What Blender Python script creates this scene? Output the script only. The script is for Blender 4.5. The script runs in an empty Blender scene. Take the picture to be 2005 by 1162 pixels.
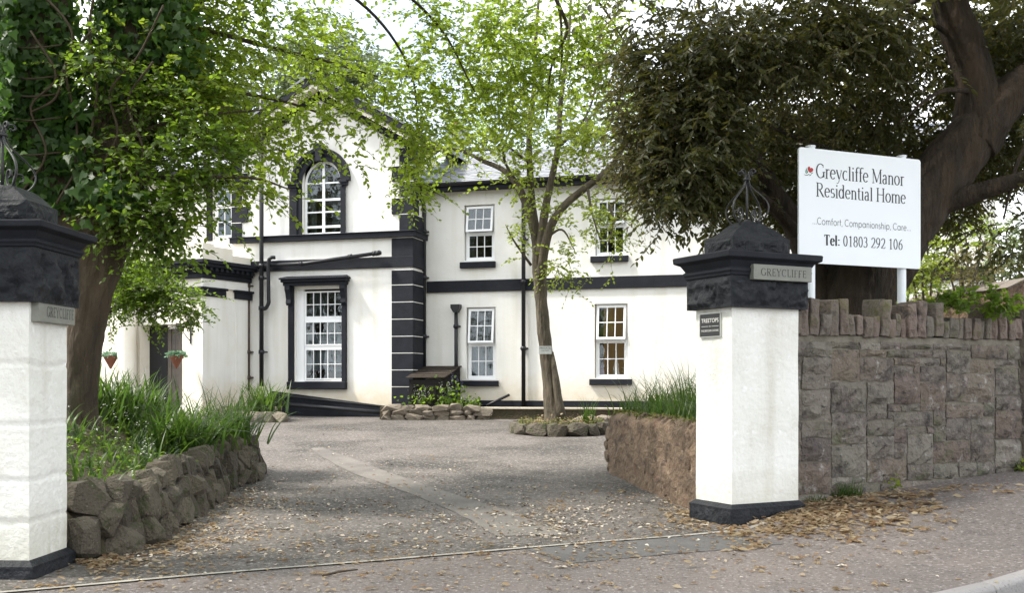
import bpy, bmesh, math, random
import numpy as np
from mathutils import Vector, Matrix, noise

random.seed(7)
RNG = np.random.default_rng(11)
S = bpy.context.scene
COL = S.collection
R = math.radians

# ------------------------------------------------------------------ camera, sky, sun, exposure
FPX, CX, HY, CAMZ = 2050.0, 1002.5, 745.0, 1.5      # focal length in photo pixels, centre, horizon row, eye height
cd = bpy.data.cameras.new('camera')
cam = bpy.data.objects.new('camera', cd)
COL.objects.link(cam)
cam.location = (0, 0, CAMZ)
cam.rotation_euler = (R(90), 0, 0)
cd.sensor_width = 36.0
cd.lens = 36.0 * FPX / 2005.0
cd.shift_y = (HY - 581.0) / 2005.0
cd.clip_start = 0.05
cd.clip_end = 2000
S.camera = cam

SUN_EL, SUN_AZ = R(54), R(264)          # azimuth measured clockwise from +Y (into the picture)
world = bpy.data.worlds.new('World')
S.world = world
world.use_nodes = True
wn = world.node_tree.nodes
wl = world.node_tree.links
wn.clear()
wo = wn.new('ShaderNodeOutputWorld')
bg = wn.new('ShaderNodeBackground')
bg.inputs['Strength'].default_value = 0.12
sky = wn.new('ShaderNodeTexSky')
sky.sky_type = 'NISHITA'
sky.sun_disc = False
sky.sun_elevation = SUN_EL
sky.sun_rotation = SUN_AZ
sky.air_density = 1.0
sky.dust_density = 1.5
tc = wn.new('ShaderNodeTexCoord')
cn = wn.new('ShaderNodeTexNoise')
cn.inputs['Scale'].default_value = 2.2
cn.inputs['Detail'].default_value = 6
cr = wn.new('ShaderNodeValToRGB')
cr.color_ramp.elements[0].position = 0.36
cr.color_ramp.elements[1].position = 0.56
cr.color_ramp.elements[0].color = (0.30, 0.30, 0.30, 1)
mx = wn.new('ShaderNodeMixRGB')
mx.inputs['Color2'].default_value = (9.4, 9.6, 9.9, 1)
wl.new(tc.outputs['Generated'], cn.inputs['Vector'])
wl.new(cn.outputs['Fac'], cr.inputs['Fac'])
# the break in the cloud above the gable where pale blue shows
vn = wn.new('ShaderNodeVectorMath'); vn.operation = 'DOT_PRODUCT'
vn.inputs[1].default_value = Vector((-.135, 1, .335)).normalized()
mr = wn.new('ShaderNodeMapRange')
mr.inputs['From Min'].default_value = .985
mr.inputs['From Max'].default_value = .9985
mr.inputs['To Min'].default_value = 1.0
mr.inputs['To Max'].default_value = .35
mm = wn.new('ShaderNodeMath'); mm.operation = 'MULTIPLY'
wl.new(tc.outputs['Generated'], vn.inputs[0])
wl.new(vn.outputs['Value'], mr.inputs['Value'])
wl.new(cr.outputs['Color'], mm.inputs[0])
wl.new(mr.outputs['Result'], mm.inputs[1])
wl.new(mm.outputs[0], mx.inputs['Fac'])
wl.new(sky.outputs['Color'], mx.inputs['Color1'])
wl.new(mx.outputs['Color'], bg.inputs['Color'])
wl.new(bg.outputs['Background'], wo.inputs['Surface'])

sl = bpy.data.lights.new('sun', 'SUN')
sl.energy = 3.2
sl.angle = R(7)
sl.color = (1.0, 0.95, 0.87)
sun = bpy.data.objects.new('sun', sl)
COL.objects.link(sun)
sd = Vector((math.sin(SUN_AZ) * math.cos(SUN_EL), math.cos(SUN_AZ) * math.cos(SUN_EL), math.sin(SUN_EL)))
sun.rotation_euler = sd.to_track_quat('Z', 'Y').to_euler()

S.view_settings.view_transform = 'Standard'
S.view_settings.look = 'None'
S.view_settings.gamma = 1
S.view_settings.exposure = 1.4
S.view_settings.use_curve_mapping = False
S.render.engine = 'CYCLES'
S.cycles.use_denoising = True
S.cycles.max_bounces = 8
S.cycles.transparent_max_bounces = 24

# ------------------------------------------------------------------ helpers: places
def ray(px, py):
    return Vector(((px - CX) / FPX, 1.0, (HY - py) / FPX))

def at(px, py, Y):                      # the point at distance Y along the view of a photo pixel
    d = ray(px, py)
    return Vector((d.x * Y, Y, CAMZ + d.z * Y))

ROAD_A = R(27)
RD = Vector((math.cos(ROAD_A), math.sin(ROAD_A), 0))      # along the road, to the right
RN = Vector((-math.sin(ROAD_A), math.cos(ROAD_A), 0))     # from the road to the house
RO = Vector((2.226, 10.6, 0))                             # foot of the right gate pillar

def uv_of(x, y):
    dx, dy = x - RO.x, y - RO.y
    return dx * RD.x + dy * RD.y, dx * RN.x + dy * RN.y

def xy_of(u, v):
    return RO.x + RD.x * u + RN.x * v, RO.y + RD.y * u + RN.y * v

def sp(t, k):
    t = t / k
    return k * (t if t > 30 else math.log1p(math.exp(t)))

def smooth(a, b, t):
    t = min(1, max(0, (t - a) / (b - a)))
    return t * t * (3 - 2 * t)

def gz(x, y):                           # height of the ground
    u, v = uv_of(x, y)
    z = 0.035 * (sp(y - 11, .8) - sp(y - 26.5, .8))
    up = max(u, 0)
    z += (0.10 * (1 - math.exp(-up / .6)) * smooth(-2.2, -.1, v) + 0.052 * min(up, 30)) * (1 - smooth(.35, 1.3, v))
    return z + 0.012 * noise.noise((x * .55, y * .55, 3.3))

def onground(px, py):
    d = ray(px, py)
    Y = 4.0
    while Y < 60:
        p = at(px, py, Y)
        if p.z <= gz(p.x, p.y):
            return p
        Y += .02
    return p

# ------------------------------------------------------------------ helpers: objects
def tag(o, label=None, cat=None, group=None, kind=None):
    if label: o['label'] = label
    if cat: o['category'] = cat
    if group: o['group'] = group
    if kind: o['kind'] = kind
    return o

def empty(name, loc, rz=0.0, **kw):
    o = bpy.data.objects.new(name, None)
    o.empty_display_size = .2
    COL.objects.link(o)
    o.location = loc
    o.rotation_euler = (0, 0, rz)
    return tag(o, **kw)

def link(name, me, mat=None, parent=None):
    o = bpy.data.objects.new(name, me)
    COL.objects.link(o)
    if mat is not None and not me.materials:
        me.materials.append(mat)
    if parent is not None:
        o.parent = parent
    return o

class MB:
    def __init__(self, xf=None):
        self.v, self.f, self.xf = [], [], xf
    def add(self, vs, fs):
        n = len(self.v)
        if self.xf is not None:
            vs = [tuple(self.xf @ Vector(p)) for p in vs]
        self.v += [tuple(p) for p in vs]
        self.f += [tuple(i + n for i in q) for q in fs]
        return self
    def box(self, x0, x1, y0, y1, z0, z1):
        vs = [(x, y, z) for z in (z0, z1) for y in (y0, y1) for x in (x0, x1)]
        return self.add(vs, [(0, 2, 3, 1), (4, 5, 7, 6), (0, 1, 5, 4), (2, 6, 7, 3), (0, 4, 6, 2), (1, 3, 7, 5)])
    def quad(self, a, b, c, d):
        return self.add([a, b, c, d], [(0, 1, 2, 3)])
    def prism(self, poly, y0, y1):                  # poly of (x, z), extruded along y
        n = len(poly)
        vs = [(p[0], y0, p[1]) for p in poly] + [(p[0], y1, p[1]) for p in poly]
        fs = [tuple(range(n)), tuple(range(2 * n - 1, n - 1, -1))]
        fs += [(i, i + n, (i + 1) % n + n, (i + 1) % n) for i in range(n)]
        return self.add(vs, fs)
    def tube(self, pts, r, n=8, cap=True, wob=0.0, wf=3.0, sq=1.0, ridge=0.0):
        pts = [Vector(p) for p in pts]
        m = len(pts)
        rs = r if hasattr(r, '__len__') else [r] * m
        prev, vs, fs = None, [], []
        for i, p in enumerate(pts):
            t = (pts[min(i + 1, m - 1)] - pts[max(i - 1, 0)])
            t = t.normalized() if t.length > 1e-9 else Vector((0, 0, 1))
            if prev is None:
                a = Vector((0, 0, 1)) if abs(t.z) < .9 else Vector((1, 0, 0))
                prev = (a - t * a.dot(t)).normalized()
            else:
                prev = (prev - t * prev.dot(t)).normalized()
            b = t.cross(prev)
            for k in range(n):
                an = 2 * math.pi * k / n
                rr = rs[i]
                d = prev * math.cos(an) * sq + b * math.sin(an)
                if wob:
                    q = p + d * rr
                    rr *= 1 + wob * noise.noise(q * wf) + .5 * wob * noise.noise(Vector((q.x * wf * 3, q.y * wf * 3, q.z * wf * .8)))
                if ridge:                       # furrows running up the bark
                    rr *= 1 + ridge * (noise.noise((math.cos(an) * 5, math.sin(an) * 5, i * .10)) + .7 * noise.noise((math.cos(an) * 11, math.sin(an) * 11, i * .22)))
                vs.append(p + d * rr)
        for i in range(m - 1):
            for k in range(n):
                k2 = (k + 1) % n
                fs.append((i * n + k, i * n + k2, (i + 1) * n + k2, (i + 1) * n + k))
        if cap:
            fs.append(tuple(range(n - 1, -1, -1)))
            fs.append(tuple((m - 1) * n + k for k in range(n)))
        return self.add(vs, fs)
    def mesh(self, name, mat=None, smooth=False):
        me = bpy.data.meshes.new(name)
        me.from_pydata(self.v, [], self.f)
        if smooth:
            me.polygons.foreach_set('use_smooth', [True] * len(me.polygons))
        if mat is not None:
            me.materials.append(mat)
        me.update()
        return me
    def build(self, name, mat, parent=None, smooth=False, bevel=0.0):
        o = link(name, self.mesh(name, mat, smooth), None, parent)
        if bevel:
            b = o.modifiers.new('bevel', 'BEVEL')
            b.width = bevel
            b.segments = 2
            b.limit_method = 'ANGLE'
            b.angle_limit = R(40)
        return o

def catmull(pts, n=8):
    pts = [Vector(p) for p in pts]
    P = [pts[0] * 2 - pts[1]] + pts + [pts[-1] * 2 - pts[-2]]
    out = []
    for i in range(1, len(P) - 2):
        for k in range(n):
            t = k / n
            a, b, c, d = P[i - 1], P[i], P[i + 1], P[i + 2]
            out.append(.5 * ((2 * b) + (c - a) * t + (2 * a - 5 * b + 4 * c - d) * t * t + (3 * b - a - 3 * c + d) * t ** 3))
    out.append(pts[-1])
    return out

def lerp_list(vals, m):
    return list(np.interp(np.linspace(0, len(vals) - 1, m), range(len(vals)), vals))

def np_mesh(name, V, F, mat, rnd=None):
    """V (n,3), F (m,k) -> mesh; rnd: one random value per face for colour variation."""
    me = bpy.data.meshes.new(name)
    V = np.asarray(V, dtype=np.float32)
    F = np.asarray(F, dtype=np.int32)
    m, k = F.shape
    me.vertices.add(len(V))
    me.vertices.foreach_set('co', V.ravel())
    me.loops.add(m * k)
    me.loops.foreach_set('vertex_index', F.ravel())
    me.polygons.add(m)
    me.polygons.foreach_set('loop_start', np.arange(0, m * k, k, dtype=np.int32))
    me.polygons.foreach_set('loop_total', np.full(m, k, dtype=np.int32))
    if rnd is not None:
        a = me.attributes.new('rnd', 'FLOAT', 'FACE')
        a.data.foreach_set('value', np.asarray(rnd, dtype=np.float32))
    me.materials.append(mat)
    me.update(calc_edges=True)
    me.validate()
    return me

# ------------------------------------------------------------------ materials
def mat(name, base, rough=.7, var=None, scale=6.0, bump=0.0, bscale=30.0, detail=6, stretch=(1, 1, 1),
        objrnd=None, spec=.4, spots=None, attr=False, trans=None, metallic=0.0, streak=None, bdist=.02, lowdirt=None):
    """A procedural principled material. var: second colour mixed by noise; spots: (colour, scale, threshold, softness)
    patches; objrnd / attr: list of colours picked by the object's / the face's random value; trans: colour let through."""
    m = bpy.data.materials.new(name)
    m.use_nodes = True
    nt = m.node_tree
    N, L = nt.nodes, nt.links
    N.clear()
    out = N.new('ShaderNodeOutputMaterial')
    p = N.new('ShaderNodeBsdfPrincipled')
    p.inputs['Roughness'].default_value = rough
    p.inputs['Metallic'].default_value = metallic
    p.inputs['Specular IOR Level'].default_value = spec
    tcn = N.new('ShaderNodeTexCoord')
    mp = N.new('ShaderNodeMapping')
    mp.inputs['Scale'].default_value = stretch
    L.new(tcn.outputs['Object'], mp.inputs['Vector'])
    vec = mp.outputs['Vector']
    if objrnd:                                      # every piece its own cut of the grain
        oi = N.new('ShaderNodeObjectInfo')
        va = N.new('ShaderNodeVectorMath'); va.operation = 'SCALE'
        va.inputs[0].default_value = (37.0, 53.0, 71.0)
        L.new(oi.outputs['Random'], va.inputs['Scale'])
        vb = N.new('ShaderNodeVectorMath'); vb.operation = 'ADD'
        L.new(vec, vb.inputs[0]); L.new(va.outputs[0], vb.inputs[1])
        vec = vb.outputs[0]
    def rgb(c):
        n = N.new('ShaderNodeRGB')
        n.outputs[0].default_value = (*c, 1)
        return n.outputs[0]
    def mixc(f, a, b, blend='MIX'):
        n = N.new('ShaderNodeMixRGB')
        n.blend_type = blend
        if isinstance(f, (int, float)): n.inputs['Fac'].default_value = f
        else: L.new(f, n.inputs['Fac'])
        L.new(a, n.inputs['Color1'])
        L.new(b, n.inputs['Color2'])
        return n.outputs[0]
    def noise_n(sc, det=detail, rg=.6):
        n = N.new('ShaderNodeTexNoise')
        n.inputs['Scale'].default_value = sc
        n.inputs['Detail'].default_value = det
        n.inputs['Roughness'].default_value = rg
        L.new(vec, n.inputs['Vector'])
        return n.outputs['Fac']
    def ramp(f, a, b):
        n = N.new('ShaderNodeMapRange')
        n.inputs['From Min'].default_value = a
        n.inputs['From Max'].default_value = b
        L.new(f, n.inputs['Value'])
        return n.outputs['Result']
    col = rgb(base)
    if objrnd or attr:
        cols = objrnd or attr
        if objrnd:
            f = N.new('ShaderNodeObjectInfo').outputs['Random']
        else:
            a = N.new('ShaderNodeAttribute')
            a.attribute_name = 'rnd'
            f = a.outputs['Fac']
        r = N.new('ShaderNodeValToRGB')
        el = r.color_ramp.elements
        el[0].color = (*cols[0], 1)
        el[1].color = (*cols[-1], 1)
        for i, c in enumerate(cols[1:-1], 1):
            e = el.new(i / (len(cols) - 1))
            e.color = (*c, 1)
        L.new(f, r.inputs['Fac'])
        col = r.outputs['Color']
    if var:
        col = mixc(ramp(noise_n(scale), .35, .65), col, rgb(var))
    for s in spots or []:
        col = mixc(ramp(noise_n(s[1], 8, .7), s[2], s[2] + s[3]), col, rgb(s[0]))
    if streak:                                      # rain streaks running down: (colour, scale, threshold, softness)
        m2 = N.new('ShaderNodeMapping')
        m2.inputs['Scale'].default_value = (1, 1, .07)
        L.new(tcn.outputs['Object'], m2.inputs['Vector'])
        n2 = N.new('ShaderNodeTexNoise')
        n2.inputs['Scale'].default_value = streak[1]
        n2.inputs['Detail'].default_value = 8
        L.new(m2.outputs['Vector'], n2.inputs['Vector'])
        col = mixc(ramp(n2.outputs['Fac'], streak[2], streak[2] + streak[3]), col, rgb(streak[0]))
    if lowdirt:                                     # splash dirt band near the foot of a wall: (colour, z0, z1)
        sx = N.new('ShaderNodeSeparateXYZ')
        L.new(tcn.outputs['Object'], sx.inputs[0])
        a = N.new('ShaderNodeMath'); a.operation = 'MULTIPLY_ADD'
        L.new(noise_n(3.0), a.inputs[0]); a.inputs[1].default_value = .9
        L.new(sx.outputs['Z'], a.inputs[2])
        col = mixc(ramp(a.outputs[0], lowdirt[2], lowdirt[1]), col, rgb(lowdirt[0]))
    L.new(col, p.inputs['Base Color'])
    if bump:
        b = N.new('ShaderNodeBump')
        b.inputs['Strength'].default_value = bump
        b.inputs['Distance'].default_value = bdist
        L.new(noise_n(bscale, 8), b.inputs['Height'])
        L.new(b.outputs['Normal'], p.inputs['Normal'])
    sh = p.outputs['BSDF']
    if trans:
        t = N.new('ShaderNodeBsdfTranslucent')
        mixt = mixc(.5, col, rgb(trans))
        L.new(mixt, t.inputs['Color'])
        ms = N.new('ShaderNodeMixShader')
        ms.inputs['Fac'].default_value = .5
        L.new(sh, ms.inputs[1])
        L.new(t.outputs[0], ms.inputs[2])
        sh = ms.outputs[0]
    L.new(sh, out.inputs['Surface'])
    return m

def glass_mat():
    m = bpy.data.materials.new('window_glass')
    m.use_nodes = True
    N, L = m.node_tree.nodes, m.node_tree.links
    N.clear()
    out = N.new('ShaderNodeOutputMaterial')
    tr = N.new('ShaderNodeBsdfTransparent')
    tr.inputs['Color'].default_value = (.82, .86, .86, 1)
    g = N.new('ShaderNodeBsdfGlossy')
    g.inputs['Roughness'].default_value = .015
    g.inputs['Color'].default_value = (.9, .95, 1, 1)
    f = N.new('ShaderNodeFresnel')
    f.inputs['IOR'].default_value = 1.55
    tcn = N.new('ShaderNodeTexCoord')
    nz = N.new('ShaderNodeTexNoise')
    nz.inputs['Scale'].default_value = 2.5
    bp = N.new('ShaderNodeBump')
    bp.inputs['Strength'].default_value = .06
    bp.inputs['Distance'].default_value = .03
    L.new(tcn.outputs['Object'], nz.inputs['Vector'])
    L.new(nz.outputs['Fac'], bp.inputs['Height'])
    L.new(bp.outputs['Normal'], g.inputs['Normal'])
    ma = N.new('ShaderNodeMath')
    ma.operation = 'MULTIPLY_ADD'
    ma.inputs[1].default_value = 1.0
    ma.inputs[2].default_value = .0
    L.new(f.outputs[0], ma.inputs[0])
    ms = N.new('ShaderNodeMixShader')
    L.new(ma.outputs[0], ms.inputs[0])
    L.new(tr.outputs[0], ms.inputs[1])
    L.new(g.outputs[0], ms.inputs[2])
    L.new(ms.outputs[0], out.inputs['Surface'])
    return m

M = {}
M['render'] = mat('white_render', (.77, .76, .73), .85, (.72, .71, .67), 1.2, .5, 9, spots=[((.66, .62, .54), .5, .54, .3)],
                  streak=((.60, .58, .50), 2.6, .52, .3), lowdirt=((.60, .53, .41), 1.35, 2.1), bdist=.012)
M['render_porch'] = mat('cream_render', (.72, .66, .54), .85, (.78, .75, .67), 1.0, .3, 12, spots=[((.55, .50, .38), 1.1, .6, .2)])
M['pillar_white'] = mat('pillar_whitewash', (.74, .74, .71), .85, (.67, .67, .62), 2.2, .55, 15, spots=[((.60, .59, .54), 1.3, .48, .25), ((.48, .46, .37), 2.6, .58, .2), ((.36, .34, .27), 5, .66, .1), ((.78, .78, .77), 9, .56, .1)],
                        streak=((.52, .50, .43), 3.2, .56, .35), lowdirt=((.46, .44, .34), .2, 1.0), bdist=.03)
M['black'] = mat('black_masonry_paint', (.0095, .011, .0155), .7, (.015, .017, .023), 4, .3, 25, spec=.2)
M['black_stone'] = mat('black_painted_stone', (.006, .0075, .011), .6, (.012, .014, .018), 5, 1.0, 14, spots=[((.04, .037, .03), 4, .62, .15)], bdist=.03, spec=.28)
M['iron'] = mat('wrought_iron', (.018, .02, .025), .45, (.03, .028, .028), 18, .2, 60, spec=.4)
M['pipe'] = mat('black_pipe', (.012, .013, .015), .4, (.02, .02, .024), 8, .05, 30, spec=.3)
M['rustpipe'] = mat('weathered_pipe', (.05, .04, .034), .6, (.09, .06, .045), 6, .3, 40)
M['upvc'] = mat('white_window_plastic', (.82, .83, .84), .35)
M['oldpaint'] = mat('white_window_paint', (.74, .73, .69), .5, (.66, .64, .58), 5)
M['glass'] = glass_mat()
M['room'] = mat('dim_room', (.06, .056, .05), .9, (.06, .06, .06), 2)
M['warmroom'] = mat('glowing_ochre_room', (.42, .27, .11), .9, (.34, .22, .1), 1.5)
M['curtain'] = mat('net_curtain', (.58, .60, .65), .9, (.36, .38, .42), 14, trans=(.5, .52, .56), stretch=(6, 1, 1))
M['pelmet'] = mat('curtain_cloth', (.16, .17, .165), .9, (.10, .11, .11), 8, stretch=(6, 1, 1))
M['slate'] = mat('roof_slate', (.16, .17, .19), .55, (.24, .25, .27), 3, .3, 20, attr=[(.14, .15, .17), (.20, .21, .23), (.27, .28, .30), (.18, .18, .19)])
M['lead'] = mat('roof_lead', (.22, .25, .29), .5, (.28, .31, .35), 5)
M['asphalt'] = mat('drive_tarmac', (.10, .089, .080), .9, (.145, .128, .116), .6, 1.0, 38, spots=[((.042, .038, .033), .42, .47, .16), ((.058, .052, .045), 1.3, .52, .2), ((.055, .056, .04), 2.3, .58, .15), ((.27, .25, .23), 22, .55, .06), ((.028, .026, .023), 19, .55, .07)], bdist=.03)
M['pavement'] = mat('pavement_tarmac', (.146, .124, .113), .88, (.118, .100, .092), .9, .9, 45, spots=[((.08, .07, .066), 1.7, .56, .14), ((.29, .265, .25), 26, .555, .06), ((.045, .04, .037), 21, .56, .07)], bdist=.02)
M['patch'] = mat('repair_tarmac', (.088, .085, .083), .88, (.115, .108, .103), 2.0, .9, 45, spots=[((.24, .23, .22), 42, .62, .07)], bdist=.015)
M['road'] = mat('road_tarmac', (.10, .095, .092), .9, (.14, .13, .125), 1.5, .8, 90, spots=[((.25, .24, .23), 140, .6, .06)])
M['concrete'] = mat('old_concrete', (.165, .15, .134), .9, (.13, .118, .104), 2.4, .7, 45, spots=[((.11, .10, .092), 1.1, .47, .14), ((.08, .072, .065), 30, .58, .1)])
M['strip'] = mat('pale_concrete', (.34, .32, .28), .9, (.24, .22, .19), 3, .5, 60)
M['kerb'] = mat('granite_kerb', (.26, .25, .24), .85, None, 9, .7, 50, objrnd=[(.23, .22, .215), (.29, .28, .27), (.25, .24, .23)], spots=[((.12, .11, .105), 38, .57, .1), ((.4, .39, .38), 45, .63, .08)])
M['earth'] = mat('garden_earth', (.07, .05, .032), .95, (.045, .04, .02), 2, 1.0, 25, bdist=.05)
M['grassground'] = mat('rough_ground', (.06, .075, .03), .95, (.08, .06, .035), .6, 1.0, 12)
STONES = [(.13, .11, .092), (.18, .163, .135), (.105, .085, .076), (.14, .106, .086), (.21, .192, .16), (.12, .114, .088), (.165, .134, .10), (.135, .116, .10)]
M['wallstone'] = mat('purple_grey_stone', (.2, .18, .17), .8, None, 5, 1.0, 11, objrnd=STONES, spots=[((.17, .135, .12), 1.9, .48, .2), ((.31, .29, .265), 6, .58, .1), ((.05, .042, .04), 2.6, .50, .16), ((.075, .085, .035), 1.7, .56, .15), ((.04, .034, .032), 13, .58, .08)], bdist=.10)
M['copestone'] = mat('lichened_cope_stone', (.25, .2, .17), .85, None, 5, .9, 14, objrnd=[(.155, .135, .11), (.13, .105, .088), (.175, .13, .11), (.13, .12, .10)], spots=[((.10, .095, .035), 3.5, .54, .14), ((.27, .26, .23), 9, .62, .1), ((.055, .048, .042), 5, .54, .14)], bdist=.06)
M['mortar'] = mat('lime_mortar', (.19, .172, .138), .95, (.10, .09, .07), 6, .8, 40, spots=[((.17, .155, .13), 3, .6, .15)])
M['rock'] = mat('planter_rock', (.15, .13, .105), .85, None, 4, 1.0, 9, objrnd=[(.085, .07, .052), (.125, .105, .076), (.065, .054, .042), (.105, .088, .064), (.14, .12, .09)], spots=[((.22, .20, .155), 6, .61, .12), ((.04, .034, .025), 2.6, .52, .18), ((.06, .075, .024), 2.6, .53, .14), ((.30, .28, .23), 17, .62, .07)], bdist=.08)
M['brownwall'] = mat('brown_rubble_face', (.18, .12, .076), .9, (.115, .08, .052), 3, 1.0, 12, spots=[((.28, .205, .14), 5.5, .56, .1), ((.05, .036, .028), 6, .54, .12), ((.20, .10, .072), 2.5, .6, .12), ((.33, .29, .23), 16, .62, .08)], objrnd=[(.15, .098, .064), (.20, .14, .092), (.165, .10, .07), (.235, .175, .12), (.13, .09, .062)], bdist=.09)
M['moss'] = mat('yellow_moss', (.22, .20, .03), .95, (.12, .14, .03), 9, 1.0, 60, attr=[(.24, .2, .03), (.14, .16, .03), (.09, .12, .02)])
M['palerock'] = mat('pale_border_rock', (.2, .17, .13), .9, None, 4, 1.0, 10, objrnd=[(.16, .135, .105), (.23, .195, .15), (.13, .11, .085), (.2, .165, .125)], spots=[((.36, .33, .28), 6, .6, .1), ((.1, .09, .06), 4, .56, .16), ((.12, .12, .04), 3, .62, .1)], bdist=.05)
M['bark_brown'] = mat('old_tree_bark', (.085, .062, .040), .9, (.04, .03, .02), 3.5, 1.0, 14, stretch=(1, 1, .25), spots=[((.13, .105, .068), 2.5, .58, .15), ((.045, .05, .02), 1.6, .58, .2)], bdist=.09)
M['bark_dark'] = mat('evergreen_bark', (.056, .039, .025), .92, (.022, .017, .012), 5, 1.0, 15, stretch=(1, 1, .25), spots=[((.12, .085, .05), 3, .58, .15)], bdist=.09)
M['bark_grey'] = mat('smooth_grey_bark', (.115, .095, .064), .85, (.06, .048, .032), 6, 1.0, 16, stretch=(1, 1, .3), spots=[((.16, .145, .10), 5, .6, .12), ((.03, .025, .018), 4.5, .6, .1)], bdist=.08)
M['twig'] = mat('twig_bark', (.06, .046, .032), .9)
M['ivystem'] = mat('ivy_stem', (.06, .042, .027), .9, (.036, .026, .017), 10, .5, 40)
M['leaf_spring'] = mat('spring_leaf', (.1, .15, .03), .45, attr=[(.07, .12, .012), (.10, .155, .014), (.135, .185, .014), (.17, .195, .018), (.085, .135, .012)], trans=(.50, .70, .05), spec=.3)
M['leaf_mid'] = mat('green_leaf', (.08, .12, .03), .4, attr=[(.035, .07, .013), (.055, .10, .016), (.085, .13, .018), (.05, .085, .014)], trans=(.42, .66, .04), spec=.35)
M['leaf_young'] = mat('yellow_green_leaf', (.14, .18, .03), .45, attr=[(.10, .14, .016), (.15, .18, .02), (.085, .125, .014), (.18, .19, .028)], trans=(.55, .70, .07), spec=.3)
M['leaf_ivy'] = mat('ivy_leaf', (.03, .06, .02), .4, attr=[(.018, .046, .012), (.034, .08, .017), (.06, .12, .022), (.026, .062, .014)], trans=(.16, .34, .03), spec=.35)
M['leaf_ivy_one'] = mat('single_ivy_leaf', (.03, .06, .02), .38, objrnd=[(.022, .052, .014), (.042, .09, .02), (.065, .125, .026), (.03, .065, .016)], trans=(.16, .34, .03), spec=.35)
M['leaf_dark'] = mat('holm_leaf', (.04, .05, .02), .42, attr=[(.024, .031, .011), (.044, .054, .017), (.072, .078, .029), (.058, .05, .02), (.034, .05, .016)], trans=(.20, .20, .028), spec=.4)
M['leaf_dark_one'] = mat('single_holm_leaf', (.04, .05, .02), .32, objrnd=[(.028, .036, .013), (.046, .054, .019), (.07, .075, .032), (.046, .04, .016)], trans=(.15, .14, .02), spec=.45)
M['leaf_far'] = mat('far_leaf', (.1, .13, .06), .6, attr=[(.09, .12, .06), (.12, .15, .07), (.07, .10, .05)], trans=(.2, .26, .1), spec=.2)
M['leaf_olive'] = mat('olive_leaf', (.12, .11, .05), .6, attr=[(.10, .10, .045), (.17, .15, .06), (.07, .08, .035), (.22, .18, .09)], trans=(.25, .22, .08), spec=.2)
M['blade'] = mat('grass_blade', (.06, .1, .02), .4, attr=[(.014, .036, .009), (.03, .07, .013), (.06, .115, .016), (.035, .068, .024), (.10, .13, .03), (.022, .05, .013)], trans=(.12, .23, .025), spec=.4)
M['petal'] = mat('white_petal', (.8, .8, .76), .6, trans=(.8, .8, .75))
M['bluepetal'] = mat('bluebell_petal', (.2, .19, .45), .6, attr=[(.16, .15, .4), (.3, .28, .55)], trans=(.3, .3, .6))
M['litter'] = mat('dry_leaf', (.3, .2, .1), .8, attr=[(.26, .19, .11), (.40, .32, .20), (.16, .09, .05), (.50, .43, .30), (.24, .135, .075), (.36, .27, .16), (.46, .39, .27)], trans=(.3, .2, .1), spec=.25)
M['palelitter'] = mat('pale_fallen_petal', (.6, .56, .46), .75, attr=[(.42, .38, .31), (.30, .24, .17), (.36, .32, .27), (.20, .14, .09), (.48, .45, .39), (.26, .18, .115)], spec=.25)
M['board'] = mat('sign_white', (.78, .82, .86), .3, (.76, .80, .84), 2)
M['ink'] = mat('sign_ink', (.022, .026, .034), .5)
M['greyink'] = mat('sign_grey_ink', (.10, .105, .12), .5)
M['red'] = mat('sign_red', (.38, .018, .02), .5)
M['green'] = mat('sign_green', (.02, .18, .07), .5)
M['plate'] = mat('grey_slate_plate', (.20, .205, .175), .6, (.165, .17, .15), 6, .2, 40)
M['engrave'] = mat('engraved_letter', (.022, .022, .02), .7)
M['plaque'] = mat('black_plaque', (.012, .012, .012), .35)
M['silver'] = mat('plaque_rim', (.5, .5, .47), .4, metallic=.6)
M['cream'] = mat('plaque_lettering', (.75, .74, .70), .5)
M['tin'] = mat('tin_sign', (.42, .44, .42), .5, (.34, .36, .34), 12)
M['shed'] = mat('black_stained_timber', (.011, .010, .010), .75, (.02, .018, .016), 5, .5, 30, stretch=(8, 8, 1), spec=.12)
M['shedroof'] = mat('weathered_roof_board', (.085, .066, .05), .85, (.05, .04, .033), 6, .5, 30, objrnd=[(.036, .029, .022), (.025, .02, .016), (.045, .036, .026)], spec=.15)
M['terracotta'] = mat('terracotta', (.20, .075, .042), .85, (.15, .06, .036), 12, .3, 50)
M['basketleaf'] = mat('trailing_leaf', (.1, .2, .12), .5, attr=[(.07, .17, .10), (.12, .24, .15), (.17, .28, .17)], trans=(.15, .25, .12))
M['warmroom'].node_tree.nodes['Principled BSDF'].inputs['Emission Color'].default_value = (.42, .29, .14, 1)
M['warmroom'].node_tree.nodes['Principled BSDF'].inputs['Emission Strength'].default_value = .075   # room walls themselves glow faintly, standing in for warm light indoors
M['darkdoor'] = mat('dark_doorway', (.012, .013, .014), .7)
M['doorglass'] = mat('porch_inner', (.13, .11, .09), .6, (.08, .07, .06), 3)
M['lampglass'] = mat('lamp_glass', (.5, .48, .36), .25)

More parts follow.
